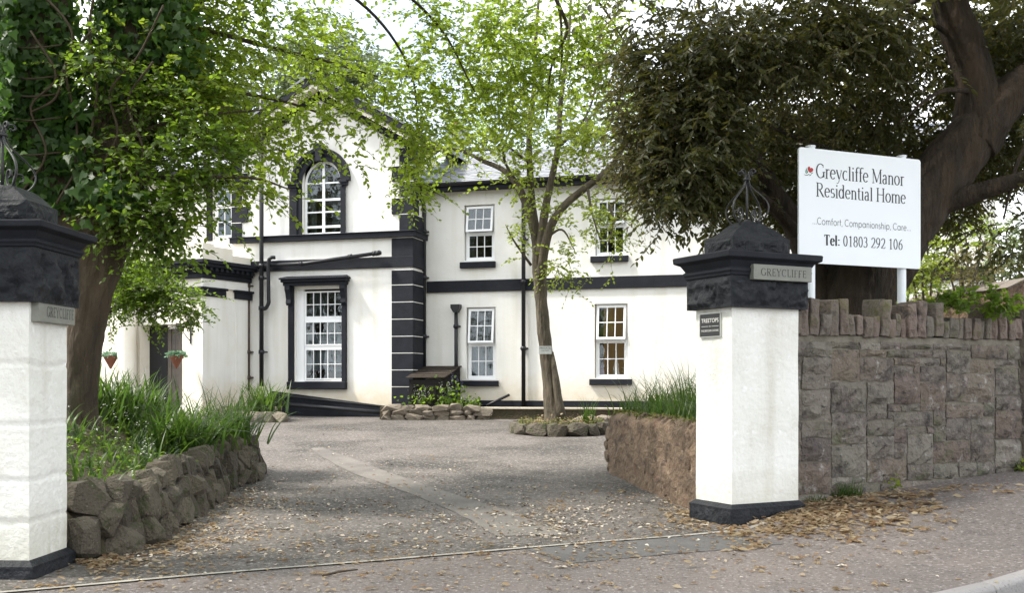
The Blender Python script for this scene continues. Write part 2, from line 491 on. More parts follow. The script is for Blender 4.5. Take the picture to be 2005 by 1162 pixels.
# ------------------------------------------------------------------ the ground, drive, pavement, road, kerb
def sheet(name, pts_grid, material, dz=0.0, flt=None, **kw):
    """pts_grid: rows of (x, y); z from the ground height."""
    nr, nc = len(pts_grid), len(pts_grid[0])
    b = MB()
    vs = [(x, y, gz(x, y) + dz) for row in pts_grid for (x, y) in row]
    fs = []
    for i in range(nr - 1):
        for j in range(nc - 1):
            if flt is None or flt(*[sum(t) / 4 for t in zip(pts_grid[i][j], pts_grid[i + 1][j], pts_grid[i][j + 1], pts_grid[i + 1][j + 1])]):
                fs.append((i * nc + j, i * nc + j + 1, (i + 1) * nc + j + 1, (i + 1) * nc + j))
    b.add(vs, fs)
    o = b.build(name, material, smooth=True)
    return tag(o, **kw)

def spread(lo, hi, step, far):
    a = list(np.arange(lo, hi + 1e-6, step))
    d, left, right = step, [], []
    x = a[0]
    while x > -far:
        d *= 1.5; x -= d; left.append(x)
    x, d = a[-1], step
    while x < far:
        d *= 1.5; x += d; right.append(x)
    return left[::-1] + a + right

gx, gy = spread(-16, 16, 1.0, 500), spread(2, 34, 1.0, 500)
sheet('ground', [[(x, y) for x in gx] for y in gy], M['grassground'], -.26, kind='structure')

VL = -.225                                       # line of the threshold strip between drive and pavement
def vk(u):                                       # kerb line
    return -3.07 + .169 * max(-3.2, min(u, 3.0))
us = np.arange(-26, 26.01, .3)
sheet('pavement', [[xy_of(u, vk(u) + (.34 - vk(u)) * t) for u in us] for t in np.linspace(0, 1, 14)], M['pavement'], 0.0, kind='structure')
sheet('road', [[xy_of(u, vk(u) - .16 - 14 * t) for u in us] for t in np.linspace(0, 1, 16)], M['road'], -.115, kind='structure')
dus, dvs = np.arange(-16, 12.01, .25), np.arange(VL, 22, .25)
sheet('driveway', [[xy_of(u, v) for u in dus] for v in dvs], M['asphalt'], .004,
      flt=lambda x, y: uv_of(x, y)[0] < .05 or uv_of(x, y)[1] > .75, kind='structure')
# repaired strip of smoother tarmac beside the threshold, right of the drive
sheet('tarmac_repair', [[xy_of(u, v) for u in np.arange(-2.5, .0, .25)] for v in np.linspace(-1.05, VL - .04, 6)], M['patch'], .004,
      flt=lambda x, y: uv_of(x, y)[0] > -2.4 - uv_of(x, y)[1] * .9 - .9, kind='structure')
strip = MB()
prev = None
for u in np.arange(-9, .35, .12):
    x, y = xy_of(u, VL - .03 + .012 * noise.noise((u * .8, 0, 0)))
    x2, y2 = xy_of(u, VL + .03 + .012 * noise.noise((u * .8, 5, 0)))
    cur = ((x, y, gz(x, y) + .011), (x2, y2, gz(x2, y2) + .011))
    if prev: strip.quad(prev[0], cur[0], cur[1], prev[1])
    prev = cur
tag(strip.build('threshold_strip', M['strip']), kind='structure')
# concrete trench cover laid diagonally across the drive
edge_l = [(608, 880), (640, 902), (690, 928), (752, 950), (850, 988), (915, 1018), (975, 1053)]
edge_r = [(632, 878), (680, 896), (735, 917), (812, 945), (930, 983), (1020, 1012), (1115, 1050)]
def resamp(pts, n):
    P = [onground(*q) for q in pts]
    return catmull(P, n)
EL, ER = resamp(edge_l, 8), resamp(edge_r, 8)
vs, fs, K = [], [], 7
for i, (a, b) in enumerate(zip(EL, ER)):
    for k in range(K):
        t = k / (K - 1)
        p = a.lerp(b, t + (.05 * noise.noise((i * .4, k * 3.1, 0)) if k in (0, K - 1) else 0))
        vs.append((p.x, p.y, gz(p.x, p.y) + .009))
for i in range(len(EL) - 1):
    for k in range(K - 1):
        fs.append((i * K + k, i * K + k + 1, (i + 1) * K + k + 1, (i + 1) * K + k))
tag(MB().add(vs, fs).build('concrete_strip', M['concrete'], smooth=True), kind='structure')

kerb = tag(empty('kerb', (*xy_of(0, -3.1), 0)), kind='structure')
u = -5.6
while u < 9:
    L = .9
    ua, ub = u + .006, u + L - .006
    pa, pb = [Vector((*xy_of(q, vk(q)), 0)) for q in (ua, ub)]
    za, zb = gz(pa.x, pa.y) + .006, gz(pb.x, pb.y) + .006
    n = Vector((RN.x, RN.y, 0)) * -.15
    vs = []
    for p, z in ((pa, za), (pb, zb)):
        for off, zz in ((0, z), (.8, z), (1.0, z - .03), (1.0, z - .3), (0, z - .3)):
            q = p + n * off
            vs.append((q.x - kerb.location.x, q.y - kerb.location.y, zz))
    fs = [(0, 1, 6, 5), (1, 2, 7, 6), (2, 3, 8, 7), (3, 4, 9, 8), (4, 0, 5, 9), (4, 3, 2, 1, 0), (5, 6, 7, 8, 9)]
    MB().add(vs, fs).build('kerb_stone', M['kerb'], kerb, bevel=.012)
    u += L

# ------------------------------------------------------------------ lettering built from pen strokes
def arc(cx, cy, rx, ry, a0, a1, n=14):
    return [(cx + rx * math.cos(R(a0 + (a1 - a0) * i / n)), cy + ry * math.sin(R(a0 + (a1 - a0) * i / n))) for i in range(n + 1)]
X = .66
def stem(x, y0, y1): return [(x, y0), (x, y1)]
def ser(x, y, w=.13): return ('s', [(x - w, y), (x + w, y)])
GLY = {
 'G': (.86, [arc(.44, .5, .37, .5, 52, 330), stem(.74, .06, .42), ser(.76, .42), ('t', [(.69, .74), (.69, .95)])]),
 'R': (.80, [stem(.17, 0, 1), [(.17, .98), (.36, .98)] + arc(.38, .745, .23, .235, 90, -90) + [(.17, .51)], ('d', [(.36, .5), (.72, .0)]), ser(.17, 0), ser(.12, 1, .09), ser(.74, 0, .09)]),
 'M': (1.02, [('t', stem(.14, 0, 1)), ('d', [(.14, 1), (.5, .06)]), ('t', [(.5, .06), (.86, 1)]), stem(.87, 0, 1), ser(.14, 0, .11), ser(.87, 0), ser(.09, 1, .08), ser(.92, 1, .08)]),
 'H': (.92, [stem(.17, 0, 1), stem(.74, 0, 1), [(.17, .52), (.74, .52)], ser(.17, 0), ser(.17, 1), ser(.74, 0), ser(.74, 1)]),
 'T': (.76, [stem(.38, 0, 1), [(.05, .98), (.71, .98)], ser(.38, 0), ('t', [(.05, .98), (.05, .8)]), ('t', [(.71, .98), (.71, .8)])]),
 'E': (.70, [stem(.17, 0, 1), [(.17, .98), (.6, .98)], [(.17, .52), (.5, .52)], [(.17, .02), (.62, .02)], ('t', [(.62, .02), (.62, .16)]), ('t', [(.6, .98), (.6, .84)]), ('t', [(.5, .44), (.5, .6)])]),
 'F': (.64, [stem(.17, 0, 1), [(.17, .98), (.58, .98)], [(.17, .52), (.48, .52)], ser(.17, 0), ('t', [(.58, .98), (.58, .84)])]),
 'Y': (.80, [('d', [(.06, 1), (.4, .48)]), ('t', [(.74, 1), (.4, .48)]), stem(.4, 0, .48), ser(.4, 0), ser(.08, 1, .08), ser(.72, 1, .08)]),
 'C': (.82, [arc(.44, .5, .37, .5, 48, 312), ('t', [(.69, .74), (.69, .95)])]),
 'L': (.66, [stem(.17, 0, 1), [(.17, .02), (.6, .02)], ('t', [(.6, .02), (.6, .18)]), ser(.17, 1)]),
 'I': (.36, [stem(.18, 0, 1), ser(.18, 0), ser(.18, 1)]),
 'r': (.43, [stem(.15, 0, X), arc(.31, .44, .16, .2, 165, 55), ser(.15, 0), ser(.09, X - .03, .06)]),
 'e': (.56, [[(.08, .37), (.49, .37)], arc(.29, .33, .22, .33, 8, 318)]),
 'y': (.60, [('d', [(.08, X), (.31, .04)]), ('t', [(.54, X), (.27, -.2), (.18, -.29), (.08, -.26)]), ser(.09, X, .08), ser(.52, X, .07)]),
 'c': (.54, [arc(.3, .33, .23, .33, 52, 312)]),
 'l': (.31, [stem(.16, 0, 1), ser(.16, 0, .11), ser(.1, .98, .06)]),
 'i': (.31, [stem(.16, 0, X), ser(.16, 0, .11), ser(.1, X - .02, .06), ('d', [(.16, .84), (.16, .95)])]),
 'f': (.37, [stem(.17, 0, .8), arc(.33, .8, .16, .2, 180, 45), [(.04, X - .02), (.33, X - .02)], ser(.17, 0, .11)]),
 'a': (.54, [arc(.24, .17, .16, .18, 60, 330), stem(.39, .06, .48), arc(.25, .47, .14, .18, 0, 165), [(.39, .06), (.48, .02)]]),
 'n': (.62, [stem(.14, 0, X), arc(.31, .44, .17, .2, 170, 0), stem(.48, 0, .44), ser(.14, 0, .1), ser(.48, 0, .1), ser(.09, X - .03, .06)]),
 'm': (.95, [stem(.14, 0, X), arc(.31, .44, .17, .2, 170, 0), stem(.48, 0, .44), arc(.65, .44, .17, .2, 170, 0), stem(.82, 0, .44), ser(.14, 0, .1), ser(.48, 0, .1), ser(.82, 0, .1), ser(.09, X - .03, .06)]),
 'o': (.60, [arc(.3, .33, .23, .33, 0, 360, 22)]),
 's': (.47, [arc(.24, .48, .145, .17, 40, 250, 10) + arc(.24, .17, .165, .17, 80, -140, 10)]),
 'd': (.62, [arc(.27, .33, .21, .33, 0, 360, 20), stem(.48, 0, 1), ser(.42, .98, .06), [(.48, .02), (.56, .03)]]),
 't': (.37, [stem(.17, .12, .86), arc(.29, .12, .12, .12, 180, 300), [(.04, X - .02), (.33, X - .02)]]),
 ':': (.3, [('d', [(.15, .02), (.15, .13)]), ('d', [(.15, .5), (.15, .61)])]),
 '0': (.58, [arc(.29, .5, .2, .5, 0, 360, 24)]),
 '1': (.58, [stem(.32, 0, 1), [(.16, .86), (.32, .99)], ser(.32, 0, .13)]),
 '2': (.58, [arc(.28, .72, .19, .27, 165, -25, 12) + [(.3, .3), (.06, .03)], [(.06, .03), (.5, .03)], ('t', [(.5, .03), (.53, .17)])]),
 '3': (.58, [arc(.26, .75, .17, .24, 150, -80, 12), arc(.25, .27, .21, .27, 90, -150, 14)]),
 '6': (.58, [arc(.3, .3, .2, .3, 0, 360, 20), [(.1, .32), (.16, .66), (.3, .88), (.48, 1)]]),
 '8': (.58, [arc(.29, .75, .17, .24, 0, 360, 18), arc(.29, .26, .2, .27, 0, 360, 18)]),
 '9': (.58, [arc(.28, .69, .2, .3, 0, 360, 20), [(.48, .68), (.42, .34), (.28, .12), (.1, 0)]]),
 ' ': (.30, []),
 # light geometric letters for the tag line
 '_.': (.26, [('b', [(.13, .0), (.13, .13)])]), '_,': (.24, [[(.14, .08), (.08, -.14)]]),
 '_C': (.86, [arc(.46, .5, .4, .5, 45, 315)]), '_o': (.72, [arc(.36, .33, .29, .33, 0, 360, 22)]),
 '_m': (1.0, [stem(.12, 0, X), arc(.31, .4, .19, .26, 180, 0), stem(.5, 0, .4), arc(.69, .4, .19, .26, 180, 0), stem(.88, 0, .4)]),
 '_f': (.40, [stem(.18, 0, .82), arc(.32, .82, .14, .18, 180, 70), [(.04, X - .04), (.36, X - .04)]]),
 '_r': (.38, [stem(.12, 0, X), arc(.3, .42, .18, .22, 170, 70)]), '_t': (.36, [stem(.18, 0, .95), [(.03, X - .04), (.34, X - .04)]]),
 '_p': (.76, [stem(.12, -.3, X), arc(.4, .33, .28, .33, 0, 360, 22)]), '_a': (.78, [arc(.36, .33, .28, .33, 0, 360, 22), stem(.65, 0, X)]),
 '_n': (.66, [stem(.12, 0, X), arc(.33, .4, .21, .26, 180, 0), stem(.54, 0, .4)]), '_i': (.26, [stem(.13, 0, X), ('b', [(.13, .85), (.13, .93)])]),
 '_s': (.46, [arc(.23, .49, .14, .16, 40, 255, 10) + arc(.23, .17, .16, .17, 80, -140, 10)]), '_h': (.66, [stem(.12, 0, 1), arc(.33, .4, .21, .26, 180, 0), stem(.54, 0, .4)]),
 '_e': (.70, [[(.08, .35), (.64, .35)], arc(.36, .33, .28, .33, 5, 320)]), '_ ': (.3, []),
}
def lettering(text, thick=.13, thin=.05, sans=False, track=0.0):
    """-> (width, list of quads in the (x, z) plane, cap height 1)."""
    x, quads = 0.0, []
    for ch in text:
        adv, strokes = GLY['_' + ch if sans else ch]
        for s in strokes:
            kind = 'n'
            if isinstance(s, tuple): kind, s = s
            if sans and kind == 's': continue
            pts, ws = s, []
            for i in range(len(pts)):
                a, b = pts[max(i - 1, 0)], pts[min(i + 1, len(pts) - 1)]
                dx, dy = b[0] - a[0], b[1] - a[1]
                l = math.hypot(dx, dy) or 1
                w = thin + (thick - thin) * abs(dy / l) ** 1.5
                if kind == 't' or kind == 's': w = thin
                if kind == 'd' or kind == 'b': w = thick
                ws.append((w, -dy / l, dx / l))
            for i in range(len(pts) - 1):
                (w0, nx0, ny0), (w1, nx1, ny1) = ws[i], ws[i + 1]
                p, q = pts[i], pts[i + 1]
                quads.append([(x + p[0] + nx0 * w0 / 2, p[1] + ny0 * w0 / 2), (x + p[0] - nx0 * w0 / 2, p[1] - ny0 * w0 / 2),
                              (x + q[0] - nx1 * w1 / 2, q[1] - ny1 * w1 / 2), (x + q[0] + nx1 * w1 / 2, q[1] + ny1 * w1 / 2)])
        x += adv + track
    return x - track, quads

def put_text(parent, text, x0, x1, z0, cap, y, material, name='lettering', **kw):
    """Stroke lettering from x0 to x1 on the plane y of the parent's frame, standing on z0, facing -y; each stroke a hair above the last."""
    w, q = lettering(text, **kw)
    b = MB()
    sx = (x1 - x0) / w
    for i, r in enumerate(q):
        yy = y - .0001 * (i % 9)
        b.add([(x0 + p[0] * sx, yy, z0 + p[1] * cap) for p in r], [(0, 1, 2, 3)])
    return b.build(name, material, parent)

def font_text(parent, text, x0, x1, z0, cap, y, material, name='lettering', flip=None):
    """Plain sans lettering from Blender's own built-in typeface, turned into a flat mesh."""
    c = bpy.data.curves.new('lettering', 'FONT')
    c.body = text
    c.size = 1
    o = bpy.data.objects.new('lettering_source', c)
    COL.objects.link(o)
    me = bpy.data.meshes.new_from_object(o)
    bpy.data.objects.remove(o)
    co = np.zeros(len(me.vertices) * 3)
    me.vertices.foreach_get('co', co)
    co = co.reshape(-1, 3)
    lo, hi = co.min(0), co.max(0)
    out = np.stack([x0 + (co[:, 0] - lo[0]) / (hi[0] - lo[0]) * (x1 - x0), np.full(len(co), y), z0 + (co[:, 1] - lo[1]) / (hi[1] - lo[1]) * cap], 1)
    if flip is not None:
        out = flip(out)
    me.vertices.foreach_set('co', out.ravel())
    me.update()
    me.materials.clear()
    return link(name, me, material, parent)

# ------------------------------------------------------------------ rough stone blocks
def rough_face_box(b, x0, x1, y0, y1, z0, z1, res=.03, amp=.03, margin=.035, seed=0.0, faces='xXyY', lower=None):
    """A block whose side faces are rock-faced: worked margins and a rough raised field."""
    def panel(o, du, dv, n):
        o, du, dv, n = Vector(o), Vector(du), Vector(dv), Vector(n)
        nu, nv = max(4, int(du.length / res)), max(4, int(dv.length / res))
        vs, fs = [], []
        for j in range(nv + 1):
            for i in range(nu + 1):
                s, t = i / nu, j / nv
                p = o + du * s + dv * t
                e = min(s * du.length, (1 - s) * du.length, t * dv.length, (1 - t) * dv.length)
                k = smooth(margin * .5, margin * 1.5, e)
                q = p * 6 + Vector((seed, seed * .7, 0))
                h = noise.noise(q) * .9 + noise.noise(q * 2.3) * .5 + noise.noise(q * 5) * .22 + .35
                vs.append(p + n * (k * amp * h))
        for j in range(nv):
            for i in range(nu):
                a = j * (nu + 1) + i
                fs.append((a, a + 1, a + nu + 2, a + nu + 1))
        b.add(vs, fs)
    H = z1 - z0
    if 'y' in faces: panel((x0, y0, z0), (x1 - x0, 0, 0), (0, 0, H), (0, -1, 0))
    if 'Y' in faces: panel((x1, y1, z0), (x0 - x1, 0, 0), (0, 0, H), (0, 1, 0))
    if 'x' in faces: panel((x0, y1, z0), (0, y0 - y1, 0), (0, 0, H), (-1, 0, 0))
    if 'X' in faces: panel((x1, y0, z0), (0, y1 - y0, 0), (0, 0, H), (1, 0, 0))
    b.quad((x0, y0, z1), (x1, y0, z1), (x1, y1, z1), (x0, y1, z1))
    b.quad((x0, y0, z0), (x0, y1, z0), (x1, y1, z0), (x1, y0, z0))
    return b

def ashlar(w, h, d, seed, amp=.02, chip=.02):
    """One rock-faced wall stone, front at y = -0, centred in x, from z = 0; quarried edges uneven."""
    rs = random.Random(seed)
    nx, nz = max(2, min(6, int(w / .09))), max(2, min(5, int(h / .08)))
    b = MB()
    vs, fs = [], []
    for j in range(nz + 1):
        for i in range(nx + 1):
            s, t = i / nx, j / nz
            edge = i in (0, nx) or j in (0, nz)
            x, z = (s - .5) * w, t * h
            x += rs.uniform(-1, 1) * chip * (.45 if edge else .6)
            z += rs.uniform(-1, 1) * chip * (.45 if edge else .6)
            y = .006 if edge else -amp * rs.choice((.1, .5, 1.0, 1.7, 2.0))
            vs.append((x, y, z))
    k = len(vs)
    for j in range(nz):
        for i in range(nx):
            a = j * (nx + 1) + i
            fs.append((a, a + 1, a + nx + 2, a + nx + 1))
    ring = [i for i in range(nx + 1)] + [(j) * (nx + 1) + nx for j in range(1, nz + 1)] + [nz * (nx + 1) + i for i in range(nx - 1, -1, -1)] + [j * (nx + 1) for j in range(nz - 1, 0, -1)]
    for r in ring:
        vs.append((vs[r][0], d, vs[r][2]))
    m = len(ring)
    for i in range(m):
        fs.append((ring[i], k + i, k + (i + 1) % m, ring[(i + 1) % m]))
    return b.add(vs, fs)

def hull_rock(w, d, h, seed, n=15, power=.55):
    """An angular rock: the hull of points thrown near the skin of a box, centred, resting on z = 0."""
    rs = random.Random(seed)
    bm = bmesh.new()
    for _ in range(n):
        p = [rs.uniform(-1, 1) for _ in range(3)]
        k = max(abs(c) for c in p) or 1
        r = (sum(c * c for c in p)) ** .5
        s = (1 / k) * (1 - power) + (1 / r) * power
        bm.verts.new((p[0] * s * w / 2, p[1] * s * d / 2, p[2] * s * h / 2 + h / 2))
    bmesh.ops.convex_hull(bm, input=bm.verts)
    loose = [v for v in bm.verts if not v.link_faces]
    bmesh.ops.delete(bm, geom=loose, context='VERTS')
    me = bpy.data.meshes.new('rock')
    bm.to_mesh(me)
    bm.free()
    return me

# ------------------------------------------------------------------ gate pillars
def mould(b, x0, x1, y0, y1, prof):
    """Rings of a moulding run round a rectangle: prof = (outset, z)."""
    vs, fs = [], []
    for o, z in prof:
        vs += [(x0 - o, y0 - o, z), (x1 + o, y0 - o, z), (x1 + o, y1 + o, z), (x0 - o, y1 + o, z)]
    for i in range(len(prof) - 1):
        for k in range(4):
            k2 = (k + 1) % 4
            fs.append((i * 4 + k, i * 4 + k2, i * 4 + 4 + k2, i * 4 + 4 + k))
    n = len(prof) * 4
    fs += [(3, 2, 1, 0), (n - 4, n - 3, n - 2, n - 1)]
    return b.add(vs, fs)

def pillar(name, loc, rz, W, D, H, seed, label, side):
    """H: dict of heights. The pillar fills x 0..W (or -W..0) and y 0..D of its own frame, the near corner at the origin."""
    t = empty(name, loc, rz, label=label, cat='gate pillar', group='gate pillars either side of the drive')
    x0, x1 = (0, W) if side > 0 else (-W, 0)
    b = MB()
    bo = .05
    rough_face_box(b, x0 - bo, x1 + bo, -bo, D + bo, -.25, H['base'] - .05, .06, .018, .03, seed)
    mould(b, x0, x1, 0, D, [(bo + .002, H['base'] - .052), (bo + .002, H['base'] - .03), (.004, H['base'] + .012)])
    b.build('base', M['black_stone'], t, smooth=False)
    # whitewashed shaft, slightly uneven
    b = MB()
    n, m = 10, 26 if side > 0 else 90
    for (o, du, nn) in (((x0, 0, 0), (W, 0, 0), (0, -1, 0)), ((x1, 0, 0), (0, D, 0), (1, 0, 0)), ((x1, D, 0), (-W, 0, 0), (0, 1, 0)), ((x0, D, 0), (0, -D, 0), (-1, 0, 0))):
        vs, fs = [], []
        for j in range(m + 1):
            z = H['base'] - .03 + (H['shaft'] + .01 - H['base'] + .03) * j / m
            for i in range(n + 1):
                p = Vector(o) + Vector(du) * (i / n)
                p.z = z
                e = noise.noise(p * 2.1 + Vector((seed, 0, 0))) * .006 + noise.noise(p * 7 + Vector((seed, 0, 0))) * .0025
                q = p + (Vector((p.x - (x0 + x1) / 2, p.y - D / 2, 0)).normalized()) * e
                jz = [.30, .62, 1.04, 1.50]
                jd = min(abs(z - H['base'] - j_ - .02 * noise.noise((p.x * 3, p.y * 3, j_))) for j_ in jz)
                if side < 0: q += Vector(nn) * (-.013 if jd < .013 else .004 * noise.noise((round(z * 2), p.x, 1)))
                vs.append(q)
        for j in range(m):
            for i in range(n):
                a = j * (n + 1) + i
                fs.append((a, a + 1, a + n + 2, a + n + 1))
        b.add(vs, fs)
    b.build('shaft', M['pillar_white'], t, smooth=True)
    # rock-faced block under the moulding
    o = .07
    b = MB()
    rough_face_box(b, x0 - o, x1 + o, -o, D + o, H['shaft'], H['block'], .020, .065, .04, seed + 3)
    b.build('cap_block', M['black_stone'], t, smooth=True)
    b = MB()
    s, h = H['block'], H['shelf'] - H['block']
    mould(b, x0 - o, x1 + o, -o, D + o, [(-.01, s + .001), (.012, s + .002), (.018, s + h * .12), (.03, s + h * .2), (.03, s + h * .3), (.012, s + h * .34), (.05, s + h * .62), (.105, s + h * .74), (.11, s + h * .97), (.10, s + h)])
    b.build('moulding', M['black'], t, bevel=.006)
    # upper block and the weathered pyramid on it
    u = H.get('inset', .035)
    b = MB()
    rough_face_box(b, x0 + u, x1 - u, u, D - u, H['shelf'] - .004, H['upper'], .022, .035, .03, seed + 8)
    cxm, cym = (x0 + x1) / 2, D / 2
    k = H.get('top', .13)
    nr, vs, fs = 7, [], []
    for r in range(nr + 1):
        f = r / nr
        hx, hy = (W / 2 - u) * (1 - f) + k * f, (D / 2 - u) * (1 - f) + k * f
        z = H['upper'] + (H['pyr'] - H['upper']) * f
        for s_ in range(24):
            a = s_ / 24 * 4
            q, fr = int(a), a - int(a)
            cx_, cy_ = [(-1 + 2 * fr, -1), (1, -1 + 2 * fr), (1 - 2 * fr, 1), (-1, 1 - 2 * fr)][q]
            p = Vector((cxm + cx_ * hx, cym + cy_ * hy, z))
            p += Vector((cx_, cy_, .8)) * (.018 * noise.noise(p * 9 + Vector((seed, 0, 0))) * max(0, math.sin(math.pi * f)) ** .5)
            vs.append(p)
    for r in range(nr):
        for s_ in range(24):
            s2 = (s_ + 1) % 24
            fs.append((r * 24 + s_, r * 24 + s2, r * 24 + 24 + s2, r * 24 + 24 + s_))
    fs.append(tuple(nr * 24 + s_ for s_ in range(24)))
    b.add(vs, fs)
    b.build('capstone', M['black_stone'], t, smooth=False)
    # wrought iron finial: a rod and four scrolls
    fz, fh = H['pyr'] - .02, H['fin'] - H['pyr'] + .02
    b = MB()
    b.tube([(cxm, cym, fz), (cxm, cym, fz + fh * .93)], .013, 8)
    b.tube([(cxm, cym, fz - .01), (cxm, cym, fz + .05)], [.05, .035], 10)
    b.tube([(cxm, cym, fz + fh * .84), (cxm, cym, fz + fh * .88)], .04, 10)
    rod = b.build('finial', M['iron'], t, smooth=True)
    path = [(.03, .93), (.045, .985), (.085, 1.0), (.105, .95), (.075, .915), (.06, .945)][::-1] + [(.025, .84), (.035, .74), (.085, .62), (.165, .50), (.235, .37), (.262, .24), (.235, .10), (.175, .0), (.115, .03), (.085, .14), (.105, .25), (.155, .25), (.165, .17), (.135, .145)]
    pts = catmull([(r * H.get('fr', 1.0), 0, z * fh) for r, z in path], 5)
    pr = MB()
    pr.tube(pts, [.0115] * len(pts), 6, sq=.6)
    me = pr.mesh('scroll', M['iron'], True)
    for q in range(4):
        sc = link('scroll', me, None, rod)
        sc.location = (cxm, cym, fz + .02)
        sc.rotation_euler = (0, 0, R(H.get('frot', 18) + 90 * q))
    return t

def name_plate(t, M4, w, h, d=.035, text='GREYCLIFFE', fx=(.12, .90)):
    """Slate name plate; M4 places a frame whose x runs along the plate, -y out of the wall."""
    b = MB(M4)
    b.box(0, w, -d, .03, 0, h)
    p = b.build('name_plate', M['plate'], t, bevel=.004)
    q = MB(M4)
    ww, qs = lettering(text, thick=.11, thin=.055, track=.10)
    sx = w * (fx[1] - fx[0]) / ww
    for i, r in enumerate(qs):
        q.add([(w * fx[0] + a[0] * sx, -d - .0015 - .0001 * (i % 9), h * .27 + a[1] * h * .47) for a in r], [(0, 1, 2, 3)])
    q.build('lettering', M['engrave'], p)

PR = pillar('gate_pillar', RO, ROAD_A, .876, .592, dict(base=.225, shaft=2.24, block=2.56, shelf=2.80, upper=2.975, pyr=3.165, fin=3.70, inset=.06, top=.10), 1.3,
            'white gate pillar with black cap, scrolled iron finial and small black plaque', 1)
def frame4(o, ex, ey, ez):
    m = Matrix.Identity(4)
    for i, c in enumerate((ex, ey, ez, o)):
        for r_ in range(3):
            m[r_][i] = c[r_]
    return m
name_plate(PR, Matrix.Translation((.165, -.105, 2.52)), .77, .155)
# plaque on the drive side of the right pillar (faces -x)
Pm = frame4((-.006, .50, 1.955), (0, -1, 0), (1, 0, 0), (0, 0, 1))
b = MB(Pm)
b.box(0, .335, -.012, .02, 0, .235)
pq = b.build('plaque', M['plaque'], PR, bevel=.003)
b = MB(Pm)
for (a0, a1, c0, c1) in ((-.007, .342, -.008, 0), (-.007, .342, .235, .242), (-.008, 0, 0, .235), (.335, .343, 0, .235)):
    b.box(a0, a1, -.016, .01, c0, c1)
b.build('rim', M['silver'], pq)
fl = lambda P: np.array([tuple(Pm @ Vector(p)) for p in P])
font_text(pq, 'TREETOPS', .025, .31, .145, .042, -.0145, M['cream'], flip=fl)
font_text(pq, 'THIS GREYCLIFFE CAR PARK', .022, .313, .05, .020, -.0145, M['cream'], flip=fl)
b = MB(Pm)
b.box(.025, .14, -.0145, -.012, .103, .108)
b.box(.195, .31, -.0145, -.012, .103, .108)
b.box(.160, .175, -.0145, -.012, .100, .111)
b.build('rule', M['silver'], pq)

LO = at(57, 1150, 7.9)
LPIL = pillar('gate_pillar', (LO.x, LO.y, 0), R(-2), .74, .62, dict(base=.125, shaft=2.09, block=2.50, shelf=2.69, upper=2.875, pyr=3.0, fin=3.50, inset=.05, top=.17, frot=50), 5.1,
              'white gate pillar with black base in front of the ivy-covered tree trunk', -1)
# name plate on the right side of the left pillar (faces +x)
name_plate(LPIL, frame4((.012, .03, 1.945), (0, 1, 0), (-1, 0, 0), (0, 0, 1)), .60, .165, .05, fx=(.2, .96))

# ------------------------------------------------------------------ the squared rubble wall beside the right pillar
wall0 = xy_of(.86, .16)
WL = tag(empty('stone_wall', (wall0[0], wall0[1], 0), ROAD_A), label='purple grey squared rubble wall with upright cope stones beside the right pillar', cat='stone wall')
WTOP, WLEN, CELL = 1.98, 5.6, (.105, .088)
def wz(u):
    x, y = xy_of(.86 + u, .16)
    return gz(x, y)
b = MB()
b.box(-.02, WLEN, .014, .42, -.2, WTOP + .01)
b.build('mortar', M['mortar'], WL)
nx, nz = int(WLEN / CELL[0]), int((WTOP - .0) / CELL[1])
occ = np.zeros((nz, nx), bool)
rs = random.Random(3)
k = 0
for j in range(nz):
    for i in range(nx):
        if occ[j, i]: continue
        w, h = rs.choice([(3, 2), (4, 2), (5, 3), (6, 3), (7, 4), (4, 3), (6, 2), (2, 2), (2, 1), (3, 1), (5, 2), (8, 4), (4, 4), (5, 4)])
        if j > nz - 4: w, h = rs.choice([(3, 1), (5, 1), (4, 1), (6, 2)])
        while w > 1 and (i + w > nx or occ[j, i:i + w].any()): w -= 1
        h = min(h, nz - j)
        while h > 1 and occ[j:j + h, i:i + w].any(): h -= 1
        if w == 1: h = 1
        h = min(h, max(1, int(w * 1.0)))
        if w == 2: h = min(h, 2)
        occ[j:j + h, i:i + w] = True
        sw, sh = w * CELL[0], h * CELL[1]
        cxs, z0 = (i + w / 2) * CELL[0], j * CELL[1] + .012 * noise.noise((i * .3, j * .6, 0))
        if z0 + sh < wz(cxs) - .12: continue
        k += 1
        o = ashlar(sw - .016, sh - .015, .05, k, .026 if sh > .15 else .016, .028).build('stone', M['wallstone'], WL)
        o.location = (cxs, -.002 + rs.uniform(-.012, .008), z0)
        o.rotation_euler = (rs.uniform(-.02, .02), rs.uniform(-.012, .012), 0)
u = -.02
talls = [.30, .72, 1.42, 1.92, 2.32, 3.3, 4.2, 5.0]
while u < WLEN - .1:
    w = rs.uniform(.085, .15)
    tall = any(abs(u + w / 2 - q) < .10 for q in talls)
    h = rs.uniform(.38, .43) if tall else rs.uniform(.19, .26)
    if tall: w = rs.uniform(.13, .16)
    k += 1
    o = ashlar(w - .014, h, .34, 900 + k, .018, .026).build('cope_stone', M['copestone'], WL, bevel=.012)
    o.location = (u + w / 2, -.02 + rs.uniform(-.02, .02), WTOP + .012 + rs.uniform(-.015, .01))
    o.rotation_euler = (rs.uniform(-.05, .05), rs.uniform(-.09, .09), rs.uniform(-.1, .1))
    u += w
# a dressed end pier of the wall at the far right
b = MB()
rough_face_box(b, 3.72, 4.2, -.06, .45, -.1, WTOP + .45, .05, .03, .03, 9)
b.build('end_pier', M['wallstone'], WL, smooth=True)

